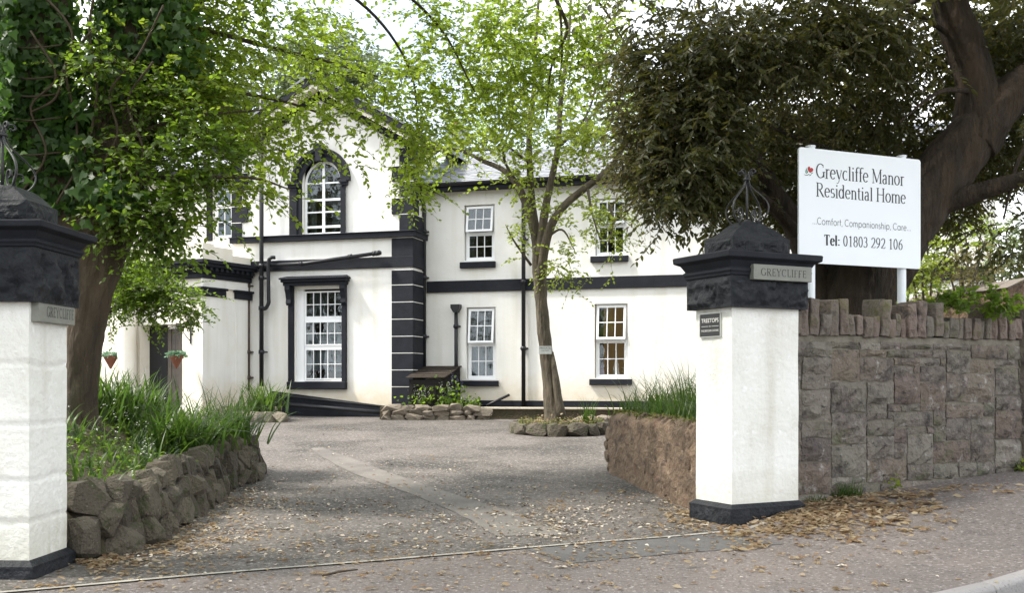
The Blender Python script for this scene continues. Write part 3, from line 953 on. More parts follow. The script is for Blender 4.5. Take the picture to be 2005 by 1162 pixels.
# ------------------------------------------------------------------ the notice board
sgl = at(1563, 745, 11.9)
SG = tag(empty('notice_board', (sgl.x, sgl.y, 0), R(23)), label='white notice board lettered in dark serif type on two white posts behind the wall', cat='sign')
ca, sa = math.cos(R(23)), math.sin(R(23))
rx = (1801 - CX) / FPX
SW = (sgl.y * rx - sgl.x) / (ca - sa * rx)
ZT, ZB = at(0, 288, sgl.y).z, at(0, 514.5, sgl.y).z
b = MB()
rr, poly = .035, []
for (cx_, cz_, a0) in ((SW - rr, ZB + rr, -90), (SW - rr, ZT - rr, 0), (rr, ZT - rr, 90), (rr, ZB + rr, 180)):
    poly += [(cx_ + rr * math.cos(R(a0 + 15 * i)), cz_ + rr * math.sin(R(a0 + 15 * i))) for i in range(7)]
b.prism(poly, -.012, .012)
pan = b.build('panel', M['board'], SG)
for px_ in (.185, SW - .26):
    b = MB()
    b.tube([(px_ + .04, .066, .8), (px_ + .04, .066, ZT + .03)], .052, 20)
    b.tube([(px_ + .04, .066, ZT + .03), (px_ + .04, .066, ZT + .045)], .058, 20)
    b.build('post', M['board'], SG, smooth=False, bevel=0)
def sx_(px, py):                        # where on the board a pixel falls: (x, z)
    d = ray(px, py)
    n = Vector((-sa, ca, 0))
    o = Vector((0, 0, CAMZ))
    t = (Vector((sgl.x, sgl.y, 0)) - o).dot(n) / d.dot(n)
    p = o + d * t
    return (p.x - sgl.x) * ca + (p.y - sgl.y) * sa, p.z
YS = -.0135
def board_line(text, xa, xb, ybase, cap_px, material, **kw):
    xm = (xa + xb) / 2
    (x0, _), (x1, _) = sx_(xa, ybase), sx_(xb, ybase)
    z0, z1 = sx_(xm, ybase)[1], sx_(xm, ybase - cap_px)[1]
    put_text(pan, text, x0, x1, z0, z1 - z0, YS, material, **kw)
board_line('Greycliffe Manor', 1596, 1769, 356, 27, M['ink'], thick=.125, thin=.05, track=.02)
board_line('Residential Home', 1596, 1772, 392, 26, M['ink'], thick=.125, thin=.05, track=.02)
board_line('...Comfort, Companionship, Care...', 1589, 1782, 446, 13, M['greyink'], sans=True, thick=.095, thin=.095, track=.05)
board_line('Tel:', 1612, 1643, 481, 20, M['ink'], thick=.24, thin=.08, track=.05)
board_line('01803 292 106', 1649, 1766, 486, 20, M['ink'], thick=.115, thin=.055, track=.02)
# the heart emblem: red heart, two green leaves, green underline strokes
def emblem(pts, material, y, name):
    q = [sx_(1560 + a * 50 / 1162, 310 + c * 50 / 1162) for a, c in pts]
    b = MB()
    b.add([(x, y, z) for x, z in q], [tuple(range(len(q)))])
    b.build(name, material, pan)
emblem([(570, 675), (500, 600), (465, 520), (460, 440), (490, 390), (535, 378), (575, 405), (592, 460), (630, 440), (680, 450), (715, 495), (720, 550), (690, 605), (630, 650)][::-1], M['red'], YS, 'heart_emblem')
emblem([(405, 430), (440, 540), (490, 660), (440, 690), (400, 600), (392, 500)], M['green'], YS, 'leaf_emblem')
emblem([(352, 490), (375, 600), (430, 700), (390, 715), (355, 640), (345, 560)], M['green'], YS - .0003, 'leaf_emblem')
emblem([(300, 735), (370, 765), (460, 750), (550, 705), (540, 740), (470, 785), (380, 795), (320, 765)], M['ink'], YS - .0002, 'leaf_emblem')
emblem([(600, 705), (715, 635), (700, 680), (620, 740)], M['green'], YS - .0001, 'leaf_emblem')
emblem([(515, 795), (600, 745), (635, 750), (590, 800), (545, 815)], M['green'], YS - .0004, 'leaf_emblem')

# ------------------------------------------------------------------ the house
HA = R(16)
HO = Vector((-2.59, 27.08, 0))
HE, HN = Vector((math.cos(HA), -math.sin(HA), 0)), Vector((math.sin(HA), math.cos(HA), 0))
HS = tag(empty('house', HO, -HA), label='white rendered Victorian house with black quoins, bands, pipes and a slate roof', cat='house')

def plane_hit(px, py, O, E, N, v):
    d = ray(px, py)
    c = Vector((0, 0, CAMZ))
    t = (v + (O - c).dot(N)) / d.dot(N)
    p = c + d * t
    return (p - O).dot(E), p.z

def hp(px, py, v=0.0):                    # (along, up) on the house plane at depth v
    return plane_hit(px, py, HO, HE, HN, v)

def wall_panel(b, x0, x1, z0, z1, openings, y, reveal):
    """A wall sheet facing -y with real openings and their reveals."""
    xs = sorted({x0, x1, *[o[0] for o in openings], *[o[1] for o in openings]})
    zs = sorted({z0, z1, *[o[2] for o in openings], *[o[3] for o in openings]})
    for i in range(len(xs) - 1):
        for j in range(len(zs) - 1):
            mx_, mz_ = (xs[i] + xs[i + 1]) / 2, (zs[j] + zs[j + 1]) / 2
            if any(o[0] < mx_ < o[1] and o[2] < mz_ < o[3] for o in openings): continue
            b.quad((xs[i], y, zs[j]), (xs[i + 1], y, zs[j]), (xs[i + 1], y, zs[j + 1]), (xs[i], y, zs[j + 1]))
    for (a, c, e, f) in openings:
        b.quad((a, y, e), (a, y + reveal, e), (a, y + reveal, f), (a, y, f))
        b.quad((c, y, e), (c, y, f), (c, y + reveal, f), (c, y + reveal, e))
        b.quad((a, y, f), (a, y + reveal, f), (c, y + reveal, f), (c, y, f))
        b.quad((a, y, e), (c, y, e), (c, y + reveal, e), (a, y + reveal, e))

def bar_rect(b, x0, x1, z0, z1, y0, y1, w, wb=None):
    """A rectangular frame of four butted bars."""
    wb = wb or w
    b.box(x0, x0 + w, y0, y1, z0, z1)
    b.box(x1 - w, x1, y0, y1, z0, z1)
    b.box(x0 + w, x1 - w, y0, y1, z1 - w, z1)
    b.box(x0 + w, x1 - w, y0, y1, z0, z0 + wb)

def drape(x0, x1, z0, z1, y, n=40, amp=.02, wv=26, top=None):
    b = MB()
    vs, fs = [], []
    for i in range(n + 1):
        x = x0 + (x1 - x0) * i / n
        yy = y + amp * math.sin(x * wv + 1.5 * math.sin(x * 7)) 
        zb = z0 + (.02 * math.sin(x * 9))
        vs += [(x, yy, zb), (x, yy * 1.0 + .01, z1)]
    for i in range(n):
        fs.append((2 * i, 2 * i + 2, 2 * i + 3, 2 * i + 1))
    return b.add(vs, fs)

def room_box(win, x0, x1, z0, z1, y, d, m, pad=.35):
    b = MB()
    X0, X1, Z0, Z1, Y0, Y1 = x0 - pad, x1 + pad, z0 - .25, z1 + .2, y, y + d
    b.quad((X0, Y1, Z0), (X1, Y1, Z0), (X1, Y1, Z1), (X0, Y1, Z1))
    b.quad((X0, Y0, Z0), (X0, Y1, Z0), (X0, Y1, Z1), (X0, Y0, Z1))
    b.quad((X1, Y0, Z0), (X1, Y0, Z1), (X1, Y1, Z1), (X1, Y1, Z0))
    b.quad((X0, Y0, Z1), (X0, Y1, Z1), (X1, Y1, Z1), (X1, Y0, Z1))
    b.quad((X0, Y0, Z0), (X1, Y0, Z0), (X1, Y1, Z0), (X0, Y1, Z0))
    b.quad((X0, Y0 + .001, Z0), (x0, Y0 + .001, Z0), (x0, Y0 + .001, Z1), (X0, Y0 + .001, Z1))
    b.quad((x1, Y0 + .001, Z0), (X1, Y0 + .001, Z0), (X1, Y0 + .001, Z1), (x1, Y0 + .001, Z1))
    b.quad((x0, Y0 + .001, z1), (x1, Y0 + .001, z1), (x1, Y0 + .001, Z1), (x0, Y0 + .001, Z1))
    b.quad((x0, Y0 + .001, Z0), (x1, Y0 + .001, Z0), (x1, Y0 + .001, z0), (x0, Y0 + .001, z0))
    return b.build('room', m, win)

def sash_panes(win, x0, x1, z0, z1, y, cols, rows, fw, bw, m, tilt=0.0, bottom=None):
    """One sash: frame and glazing bars in one piece, every pane a piece of its own. tilt swings its foot out (top hung)."""
    fb = bottom or fw
    xf = Matrix.Translation((0, y, z1)) @ Matrix.Rotation(-tilt, 4, 'X') @ Matrix.Translation((0, -y, -z1)) if tilt else None
    b = MB(xf)
    bar_rect(b, x0, x1, z0, z1, y - .022, y + .022, fw, fb)
    gx0, gx1, gz0, gz1 = x0 + fw, x1 - fw, z0 + fb, z1 - fw
    cw, rh = (gx1 - gx0) / cols, (gz1 - gz0) / rows
    for i in range(1, cols):
        b.box(gx0 + i * cw - bw / 2, gx0 + i * cw + bw / 2, y - .014, y + .014, gz0, gz1)
    for j in range(1, rows):
        for i in range(cols):
            b.box(gx0 + i * cw + (bw / 2 if i else 0), gx0 + (i + 1) * cw - (bw / 2 if i < cols - 1 else 0), y - .012, y + .012, gz0 + j * rh - bw / 2, gz0 + j * rh + bw / 2)
    b.build('sash', m, win)
    for i in range(cols):
        for j in range(rows):
            p = MB(xf)
            p.box(gx0 + i * cw, gx0 + (i + 1) * cw, y - .003 + random.uniform(-.0006, .0006), y + .003, gz0 + j * rh, gz0 + (j + 1) * rh)
            p.build('pane', M['glass'], win)

def px_rect(a, c, t, bt, v):
    """pixel rectangle (left, right, top, bottom) -> house rectangle x0, x1, z0, z1"""
    m_, n_ = (a + c) / 2, (t + bt) / 2
    return hp(a, n_, v)[0], hp(c, n_, v)[0], hp(m_, bt, v)[1], hp(m_, t, v)[1]

# --- levels
VG, VW = 0.0, .87
UL = hp(455, 500)[0]                     # left corner of the gabled block
ZE, ZA = hp(806, 286)[1], hp(630, 186)[1]
UA = (UL + 0) / 2
ZW = hp(1000, 369, VW)[1]
WR = 14.0
G1 = px_rect(577, 671, 566, 748, VG)
AW = px_rect(592, 668, 313, 461, VG)
AWspring = hp(630, 357)[1]
wing_px = [(909, 968.5, 401, 511), (1165, 1226.5, 388, 501), (913, 970.5, 602, 744), (1164, 1229, 595, 742)]
WINS = [px_rect(*w, VW) for w in wing_px]

b = MB()
# gabled block: front wall with two openings, gable triangle, right and left flanks
wall_panel(b, UL, 0, -.3, ZE, [G1, AW], VG, .16)
b.add([(UL, VG, ZE), (0, VG, ZE), (UA, VG, ZA)], [(0, 1, 2)])
ac, ar = (AW[0] + AW[1]) / 2, (AW[1] - AW[0]) / 2
for s in (-1, 1):                        # wall left above the arch
    cv = [(ac + s * ar * math.cos(R(i * 9)), AWspring + ar * math.sin(R(i * 9)) * (AW[3] - AWspring) / ar) for i in range(11)]
    for i in range(10):
        b.quad((cv[i][0], VG + .0015, cv[i][1]), (cv[i + 1][0], VG + .0015, cv[i + 1][1]), (cv[i + 1][0], VG + .0015, AW[3]), (cv[i][0], VG + .0015, AW[3]))
b.quad((0, VG, -.3), (0, 9, -.3), (0, 9, ZE), (0, VG, ZE))
b.quad((UL, 9, -.3), (UL, VG, -.3), (UL, VG, ZE), (UL, 9, ZE))
b.add([(UL, 9, ZE), (0, 9, ZE), (UA, 9, ZA)], [(0, 2, 1)])
# wing
wall_panel(b, .001, WR, -.3, ZW, WINS, VW, .15)
b.quad((WR, VW, -.3), (WR, 7, -.3), (WR, 7, ZW), (WR, VW, ZW))
# recessed left range
VLR, ZLR = .7, ZE - .3
LW = px_rect(417, 456, 340, 468, VLR)
wall_panel(b, -14.5, UL - .001, -.3, ZLR, [LW], VLR, .14)
HW = b.build('wall', M['render'], HS)

# --- roofs
def slates(name, P0, du, dv, nu, nv, parent):
    """Courses of overlapping slates from the eave P0 along du, up the slope dv."""
    P0, du, dv = Vector(P0), Vector(du), Vector(dv)
    nrm = du.cross(dv).normalized()
    V, F, rn = [], [], []
    rs = np.random.default_rng(5)
    for j in range(nv):
        off = .5 * (j % 2)
        for i in range(-1, nu + 1):
            a, c = max(0, (i + off + .012) / nu), min(1, (i + off + .985) / nu)
            if c <= a: continue
            lift = .018 + rs.random() * .010
            q = [P0 + du * a + dv * (j / nv) + nrm * lift, P0 + du * c + dv * (j / nv) + nrm * lift,
                 P0 + du * c + dv * ((j + 1.25) / nv) + nrm * .002, P0 + du * a + dv * ((j + 1.25) / nv) + nrm * .002]
            n = len(V)
            V += q
            lo = [p - nrm * .016 for p in q[:2]]
            V += lo
            F += [(n, n + 1, n + 2, n + 3), (n + 4, n + 5, n + 1, n)]
            r_ = rs.random()
            rn += [r_, r_]
    me = np_mesh(name, [tuple(v) for v in V], F, M['slate'], rn)
    o = link(name, me, None, parent)
    return tag(o, kind='stuff')
EY, RY = VW - .34, VW + 3.6              # wing eave line and ridge
ZG = hp(997, 352, EY)[1]                 # top of the wing gutter
ZR = hp(960, 303, RY)[1]
b = MB()
b.quad((.0, EY, ZG), (WR + .3, EY, ZG), (WR + .3, RY, ZR), (.0, RY, ZR))
b.quad((.0, RY, ZR), (WR + .3, RY, ZR), (WR + .3, RY + 3.6, ZG), (.0, RY + 3.6, ZG))
rf = b.build('roof', M['slate'], HS)
slates('slates', (.0, EY + .0, ZG + .004), (WR + .3, 0, 0), (0, RY - EY, ZR - ZG), 52, 19, rf)
rc = MB().tube([(.0, RY, ZR + .03), (WR + .3, RY, ZR + .03)], .08, 8)
rc.build('ridge_tile', M['lead'], rf, smooth=True)
# lead flashing up the junction of wing roof and gabled block
b = MB()
b.add([(.003, EY, ZG + .05), (.34, EY, ZG + .045), (.34, RY, ZR + .045), (.003, RY, ZR + .05)], [(0, 1, 2, 3)])
b.add([(.012, EY, ZG + .04), (.012, RY, ZR + .04), (.012, RY, ZR + .24), (.012, EY, ZG + .24)], [(0, 1, 2, 3)])
b.build('lead_flashing', M['lead'], HS)
# gable roof with its overhang
OV, OF = .42, .48
sl_ = (ZA - ZE) / (UA - UL)
b = MB()
for s in (-1, 1):
    ue = UA + s * (-UL / 2 + OV)
    ze = ZE - OV * sl_
    o1, o2 = .44, .50
    b.add([(ue, -OF, ze + o1), (UA, -OF, ZA + o1), (UA, 9.3, ZA + o1), (ue, 9.3, ze + o1), (ue, -OF, ze + o2), (UA, -OF, ZA + o2), (UA, 9.3, ZA + o2), (ue, 9.3, ze + o2)],
          [(0, 1, 2, 3), (4, 7, 6, 5), (0, 4, 5, 1), (0, 3, 7, 4)])
b.build('roof', M['slate'], HS)
def barge(name, o1, o2, y0, y1, m, ext):
    for s in (-1, 1):
        ue = UA + s * (-UL / 2 + ext)
        ze = ZE - ext * sl_
        p = [(ue, ze + o1), (UA + s * .002, ZA + o1), (UA + s * .002, ZA + o2), (ue, ze + o2)]
        MB().prism(p if s < 0 else p[::-1], y0, y1).build(name, m, HS)
barge('bargeboard', .22, .438, -.46, -.42, M['black'], .40)
barge('soffit_board', .10, .30, -.40, -.06, M['render_porch'], .30)
barge('frieze_board', -.13, .12, -.05, -.002, M['black'], .02)
# left range roof and eave
b = MB()
b.quad((-14.9, VLR - .5, ZLR + .12), (UL - .01, VLR - .5, ZLR + .12), (UL - .01, VLR + 4, ZLR + 2.2), (-14.9, VLR + 4, ZLR + 2.2))
b.build('roof', M['slate'], HS)
b = MB()
b.box(-14.9, UL - .45, VLR - .52, VLR - .44, ZLR - .12, ZLR + .10)
b.box(-14.9, UL - .01, VLR - .44, VLR - .01, ZLR - .06, ZLR + .0)
b.build('fascia', M['black'], HS)
# chimney and the higher roof behind the wing
c0, c1 = hp(872, 270, 5.0)[0], hp(898, 270, 5.0)[0]
b = MB()
b.box(c0, c1, 5.0, 5.7, ZG, hp(885, 252, 5.0)[1])
b.box(c0 - .06, c1 + .06, 4.94, 5.76, hp(885, 252, 5.0)[1], hp(885, 244, 5.0)[1])
ch = b.build('chimney', M['lead'], HS)
MB().tube([((c0 + c1) / 2, 5.35, hp(885, 246, 5.0)[1]), ((c0 + c1) / 2, 5.35, hp(885, 228, 5.0)[1])], [.14, .11], 12).build('chimney_pot', M['terracotta'], ch)
bx0, bx1 = .05, hp(938, 312, 4.6)[0]
zb_ = hp(920, 314, 4.6)[1]
b = MB()
b.add([(bx0, 4.2, zb_ + .30), (bx1 - .3, 4.2, zb_ + .20), (bx1, 4.2, zb_ - .02), (bx0, 4.2, zb_ - .02), (bx0, 8.0, zb_ + 1.0), (bx1 - .3, 8.0, zb_ + .9), (bx1, 8, zb_ - .02), (bx0, 8, zb_ - .02)],
      [(0, 1, 2, 3), (0, 4, 5, 1), (1, 5, 6, 2)])
b.build('back_roof', M['black'], HS)

# --- black trim on the gabled block
def strip_box(b, x0, x1, z0, z1, y, d): b.box(x0, x1, y - d, y - .001, z0, z1)
zb1 = hp(640, 471)[1], hp(640, 459)[1]
zb2 = hp(660, 528)[1], hp(660, 507)[1]
b = MB()
b.box(UL - .02, .12, -.13, -.002, zb1[0], zb1[1] - .03)
b.box(UL - .04, .15, -.16, -.002, zb1[1] - .029, zb1[1])
b.box(.002, .12, -.002, VW - .002, zb1[0], zb1[1] - .03)
b.box(.002, .15, -.002, VW - .002, zb1[1] - .029, zb1[1])
b.build('string_course', M['black'], HS, bevel=.01)
b = MB()
b.box(UL, .062, -.062, -.002, zb2[0], zb2[1])
b.box(.002, .062, -.002, VW - .002, zb2[0], zb2[1])
b.build('band', M['black'], HS, bevel=.008)
zq = [325, 355, 388, 420, 452]
lowq = [529, 558.5, 592, 625.5, 659, 692, 725, 758, 797]
def quoin(x0, x1, z0, z1, ret, d=.05, side=1):
    bb = MB()
    bb.box(x0, x1, -d, -.002, z0 + .009, z1 - .009)
    if ret:
        bb.box(.002, d, -.0018, ret, z0 + .009, z1 - .009)
    bb.build('quoin', M['black'], HS, bevel=.006)
    jj = MB()
    jj.box(x0 + .002, x1 - .002, -d + .004, -.0025, z1 - .0085, z1 + .0085)
    if ret: jj.box(.0025, d - .004, -.0015, ret - .002, z1 - .0085, z1 + .0085)
    jj.build('mortar_joint', M['render'], HS)
ZQ = lambda y: hp(786, y)[1]
xw, xn = hp(768, 480)[0], hp(783, 400)[0]
for i in range(len(lowq) - 1):
    quoin(xw, .05, ZQ(lowq[i + 1]), ZQ(lowq[i]), VW - .005)
quoin(xw, .05, ZQ(504), ZQ(466), .80)
up = [290, 325, 356, 388, 420, 455]
for i in range(len(up) - 1):
    wide = i % 2 == 1
    quoin(xw if wide else xn, .05, ZQ(up[i + 1]), ZQ(up[i]), .40 if wide else .78)
ZQL = lambda y: hp(470, y)[1]
for i, (t_, b_) in enumerate([(306, 340), (340, 374), (374, 405), (405, 437), (437, 466)]):
    quoin(UL, hp(474 if i % 2 == 0 else 487, 400)[0], ZQL(b_), ZQL(t_), 0)
# little black triangle where the verge meets the left quoins
b = MB()
b.prism([(UL, ZQL(306)), (hp(488, 300)[0], ZQL(306)), (hp(488, 300)[0], ZQL(281))], -.05, -.002)
b.build('quoin', M['black'], HS)
# base plinths
b = MB()
zp0 = hp(660, 775)[1]
b.add([(hp(530, 775)[0], -.04, zp0 + .12), (xw - .003, -.04, hp(768, 797)[1]), (xw - .003, -.04, -.3), (hp(530, 775)[0], -.04, -.3)], [(0, 1, 2, 3)])
b.box(.06, WR, VW - .05, VW - .002, -.3, hp(1000, 785, VW)[1])
b.build('plinth', M['black'], HS)
# --- wing band and soffit, gutter
zwb = hp(1090, 568, VW)[1] + .0, hp(1090, 545, VW)[1]
b = MB()
b.box(.10, WR, VW - .06, VW - .002, zwb[0], zwb[1])
b.build('band', M['black'], HS, bevel=.008)
b = MB()
b.box(.02, WR + .25, EY + .02, VW - .002, ZW - .02, ZW + .02)
b.box(.02, WR + .25, EY + .0, EY + .02, ZW - .02, ZG - .06)
b.build('soffit', M['black'], HS)
b = MB()
vs, fs = [], []
for i, a in enumerate(range(180, 361, 20)):
    for x in (.03, WR + .3):
        vs.append((x, EY - .065 + .07 * math.cos(R(a)), ZG - .005 + .085 * math.sin(R(a))))
for i in range(9):
    fs.append((2 * i, 2 * i + 1, 2 * i + 3, 2 * i + 2))
b.add(vs, fs)
b.build('gutter', M['pipe'], HS)

# --- windows
def sill(parent, x0, x1, z0, z1, y, d, m=None):
    b = MB()
    b.box(x0, x1, y - d, y - .002, z0, z1)
    return b.build('sill', m or M['black'], parent, bevel=.012)

def wing_window(rect, split_px, sill_px, tilt, room, ndrape, bottom_drape):
    x0, x1, z0, z1 = rect
    w = empty('window', (0, 0, 0)); w.parent = HS
    y = VW + .10
    mx_ = (x0 + x1) / 2
    zs = split_px
    b = MB()
    bar_rect(b, x0 + .02, x1 - .02, z0 + .015, z1 - .01, y + .0, y + .06, .045)
    b.box(x0 + .065, x1 - .065, y, y + .06, zs - .025, zs + .025)
    b.build('frame', M['upvc'], w)
    sash_panes(w, x0 + .055, x1 - .055, zs + .02, z1 - .045, y - .025, 3, 2, .055, .022, M['upvc'], tilt)
    sash_panes(w, x0 + .067, x1 - .067, z0 + .062, zs - .027, y + .03, 3, 2, .04, .022, M['upvc'])
    sill(w, *sill_px, VW, .10)
    b = MB(); b.box(x0, x1, VW + .002, y + .05, z0 - .06, z0 + .014)
    b.build('inner_sill', M['upvc'], w)
    room_box(w, x0, x1, z0, z1, y + .09, 1.6, room)
    if ndrape:
        for (f0, f1) in ndrape:
            drape(x0 + (x1 - x0) * f0, x0 + (x1 - x0) * f1, z0 + .02, z1 - .02, y + .25, 16, .025, 40).build('curtain', M['pelmet'], w)
    if bottom_drape:
        drape(x0 + .03, x1 - .03, z0 + .02, zs - .05, y + .15, 50, .015, 60).build('net_curtain', M['curtain'], w)
    return w
def sill_of(a, c, t, bt): 
    r = px_rect(a, c, t, bt, VW)
    return r[0], r[1], r[2], r[3]
w1 = wing_window(WINS[0], hp(939, 456, VW)[1], sill_of(902, 971, 513.5, 525.5), R(9), M['room'], [(0, .2), (.85, 1)], False)
w2 = wing_window(WINS[1], hp(1196, 440, VW)[1], sill_of(1157, 1231, 502, 514), R(7), M['room'], [(0, .35)], False)
w3 = wing_window(WINS[2], hp(941, 674, VW)[1], sill_of(901, 977, 746, 757), R(7), M['room'], [(.35, .62)], True)
w4 = wing_window(WINS[3], hp(1196, 667, VW)[1], sill_of(1155, 1238, 743, 755), R(7), M['warmroom'], [(0, .2)], False)
# little ornaments on the sill of the warm-lit window
x0, x1, z0, z1 = WINS[3]
orn = MB()
def blob(b, c, r, sc=(1, 1, 1), n=8):
    vs, fs = [], []
    for j in range(n + 1):
        th = math.pi * j / n
        for i in range(n):
            a = 2 * math.pi * i / n
            vs.append((c[0] + r * sc[0] * math.sin(th) * math.cos(a), c[1] + r * sc[1] * math.sin(th) * math.sin(a), c[2] + r * sc[2] * math.cos(th)))
    for j in range(n):
        for i in range(n):
            fs.append((j * n + i, j * n + (i + 1) % n, (j + 1) * n + (i + 1) % n, (j + 1) * n + i))
    return b.add(vs, fs)
M['toy_pink'] = mat('pink_figure', (.6, .2, .25), .6, (.25, .25, .5), 14)
M['toy_yellow'] = mat('yellow_figure', (.75, .42, .06), .6, (.5, .45, .4), 12)
M['toy_cream'] = mat('cream_card', (.6, .5, .34), .7)
blob(orn, (x0 + .16, VW + .26, z0 + .17), .07, (1, .8, 1.1)); blob(orn, (x0 + .16, VW + .26, z0 + .29), .05)
orn.build('figurine', M['toy_pink'], w4, smooth=True)
orn = MB()
blob(orn, (x1 - .15, VW + .26, z0 + .17), .075, (1, .8, 1)); blob(orn, (x1 - .16, VW + .26, z0 + .28), .045)
orn.build('figurine', M['toy_yellow'], w4, smooth=True)
orn = MB(); orn.box(x0 + .42, x0 + .54, VW + .28, VW + .30, z0 + .08, z0 + .24); orn.box(x0 + .43, x0 + .53, VW + .274, VW + .279, z0 + .10, z0 + .22)
orn.build('photo_frame', M['toy_cream'], w4)

# big ground floor window of the gabled block, three sashes under a bracketed cornice
x0, x1, z0, z1 = G1
w = empty('window', (0, 0, 0)); w.parent = HS
fx0, fx1 = hp(591.5, 650)[0], x1 + .0
y = .13
b = MB()
b.box(x0, fx0 - .002, y - .02, y + .05, z0, z1)                     # deep white lining on the left
bar_rect(b, fx0, fx1, z0 + .01, z1 - .05, y, y + .06, .035)
b.build('frame', M['upvc'], w)
zc = [hp(631, 744)[1], hp(631, 683)[1], hp(631, 677)[1], hp(631, 629)[1], hp(631, 622)[1], hp(631, 570)[1]]
for i in (0, 2, 4):
    sash_panes(w, fx0 + .036, fx1 - .03, zc[i], zc[i + 1], y - .01 - (.02 if i == 2 else 0), 5, 2, .035, .02, M['upvc'])
b = MB()
b.box(fx0 + .036, fx1 - .03, y - .03, y + .02, zc[1] + .001, zc[2] - .001)
b.box(fx0 + .036, fx1 - .03, y - .03, y + .02, zc[3] + .001, zc[4] - .001)
b.build('transom', M['upvc'], w)
room_box(w, x0, x1, z0, z1, y + .09, 1.8, M['room'])
drape(fx0, fx1, hp(631, 726)[1], hp(631, 650)[1], y + .16, 60, .018, 46).build('net_curtain', M['curtain'], w)
drape(fx0, fx0 + (fx1 - fx0) * .42, zc[3], zc[5], y + .3, 24, .03, 30).build('curtain', M['pelmet'], w)
orn = MB(); orn.tube([((fx0 + fx1) / 2 + .12, y + .14, z0 + .05), ((fx0 + fx1) / 2 + .12, y + .14, z0 + .24)], [.07, .10], 12)
orn.build('flower_pot', M['terracotta'], w, smooth=False)
# surround
sx0, sx1 = hp(566.5, 650)[0], hp(680, 650)[0]
szb, szs = hp(622, 763)[1], hp(622, 748)[1]
zct, zcb = hp(620, 544)[1], hp(620, 560)[1]
for (a, c) in ((sx0, x0), (x1, sx1)):
    b = MB(); b.box(a, c, -.085, -.002, szs, zcb)
    b.build('window_surround', M['black'], w, bevel=.012)
b = MB(); b.box(sx0 - .01, sx1 + .01, -.15, -.002, szb, szs - .001)
b.build('sill', M['black'], w, bevel=.02)
b = MB()
cx0, cx1 = hp(556, 552)[0], hp(687, 552)[0]
zm = (zct + zcb) / 2
b.box(cx0 + .07, cx1 - .07, -.20, -.003, zcb + .001, zm - .02)
b.box(cx0 + .03, cx1 - .03, -.26, -.002, zm - .019, zm + .05)
b.box(cx0, cx1, -.31, -.001, zm + .051, zct - .02)
b.add([(cx0, -.31, zct - .019), (cx1, -.31, zct - .019), (cx1 - .1, -.02, zct + .05), (cx0 + .1, -.02, zct + .05), (cx1, -.001, zct - .019), (cx0, -.001, zct - .019)], [(0, 1, 2, 3), (1, 4, 2), (0, 3, 5)])
b.build('cornice', M['black'], w, bevel=.01)
for xb_ in (sx0 - .02, sx1 - .12):
    prof = [(-.085, 0), (-.24, 0), (-.24, -.10), (-.19, -.2), (-.15, -.36), (-.17, -.46), (-.12, -.52), (-.085, -.50)]
    bb = MB()
    n = len(prof)
    vs = [(xb_, p[0], zcb + p[1]) for p in prof] + [(xb_ + .14, p[0], zcb + p[1]) for p in prof]
    bb.add(vs, [tuple(range(n)), tuple(range(2 * n - 1, n - 1, -1))] + [(i, i + n, (i + 1) % n + n, (i + 1) % n) for i in range(n)])
    bb.build('bracket', M['black'], w)

# arched window
x0, x1, z0, z1 = AW
w = empty('window', (0, 0, 0)); w.parent = HS
y = .13
kz = (z1 - AWspring) / ar
def arch_pts(r, n=20, c=ac, zs=AWspring):
    return [(c + r * math.cos(math.pi * i / n), zs + r * kz * math.sin(math.pi * i / n)) for i in range(n + 1)]
def arch_band(b, r0, r1, y0, y1, n=20):
    A, B_ = arch_pts(r0, n), arch_pts(r1, n)
    for i in range(n):
        q = [A[i], B_[i], B_[i + 1], A[i + 1]]
        b.prism(q, y0, y1)
b = MB()
arch_band(b, ar - .075, ar - .012, y, y + .06)
b.box(x0 + .012, x0 + .075, y, y + .06, z0 + .012, AWspring - .001)
b.box(x1 - .075, x1 - .012, y, y + .06, z0 + .012, AWspring - .001)
b.box(x0 + .076, x1 - .076, y, y + .06, z0 + .012, z0 + .09)
b.build('frame', M['upvc'], w)
zr = [hp(630, p)[1] for p in (443, 414, 390, 357)]
b = MB()
mw = .034
b.box(ac - mw, ac + mw, y - .02, y + .05, z0 + .091, AWspring + (ar - .08) * kz)
for i, zz in enumerate(zr):
    t_ = (.03, .018, .03, .02)[i]
    b.box(x0 + .076, ac - mw - .001, y - .012, y + .04, zz - t_, zz + t_)
    b.box(ac + mw + .001, x1 - .076, y - .012, y + .04, zz - t_, zz + t_)
b.build('glazing_bars', M['upvc'], w)
lv = [z0 + .09] + zr
for s in (0, 1):
    a, c = (x0 + .076, ac - mw) if s == 0 else (ac + mw, x1 - .076)
    for i in range(len(lv) - 1):
        p = MB(); p.box(a, c, y + .015 + random.uniform(-.001, .001), y + .021, lv[i], lv[i + 1]); p.build('pane', M['glass'], w)
    rr_ = ar - .076
    cv = [(ac + (1 if s else -1) * math.hypot(0, t), 0) for t in (0,)]
    poly = [(ac + (mw if s else -mw), AWspring)]
    for i in range(9):
        th = math.acos(min(1, mw / rr_)) * i / 8
        poly.append((ac + (1 if s else -1) * rr_ * math.cos(th), AWspring + rr_ * kz * math.sin(th)))
    p = MB(); p.prism(poly, y + .015, y + .021); p.build('pane', M['glass'], w)
room_box(w, x0, x1, z0, z1, y + .09, 1.6, M['room'])
drape(x0 + .05, x0 + .26, z0, z1, y + .2, 12, .03, 40).build('curtain', M['pelmet'], w)
drape(x1 - .45, x1 - .05, zr[0], zr[2] + .3, y + .3, 16, .03, 30).build('curtain', M['pelmet'], w)
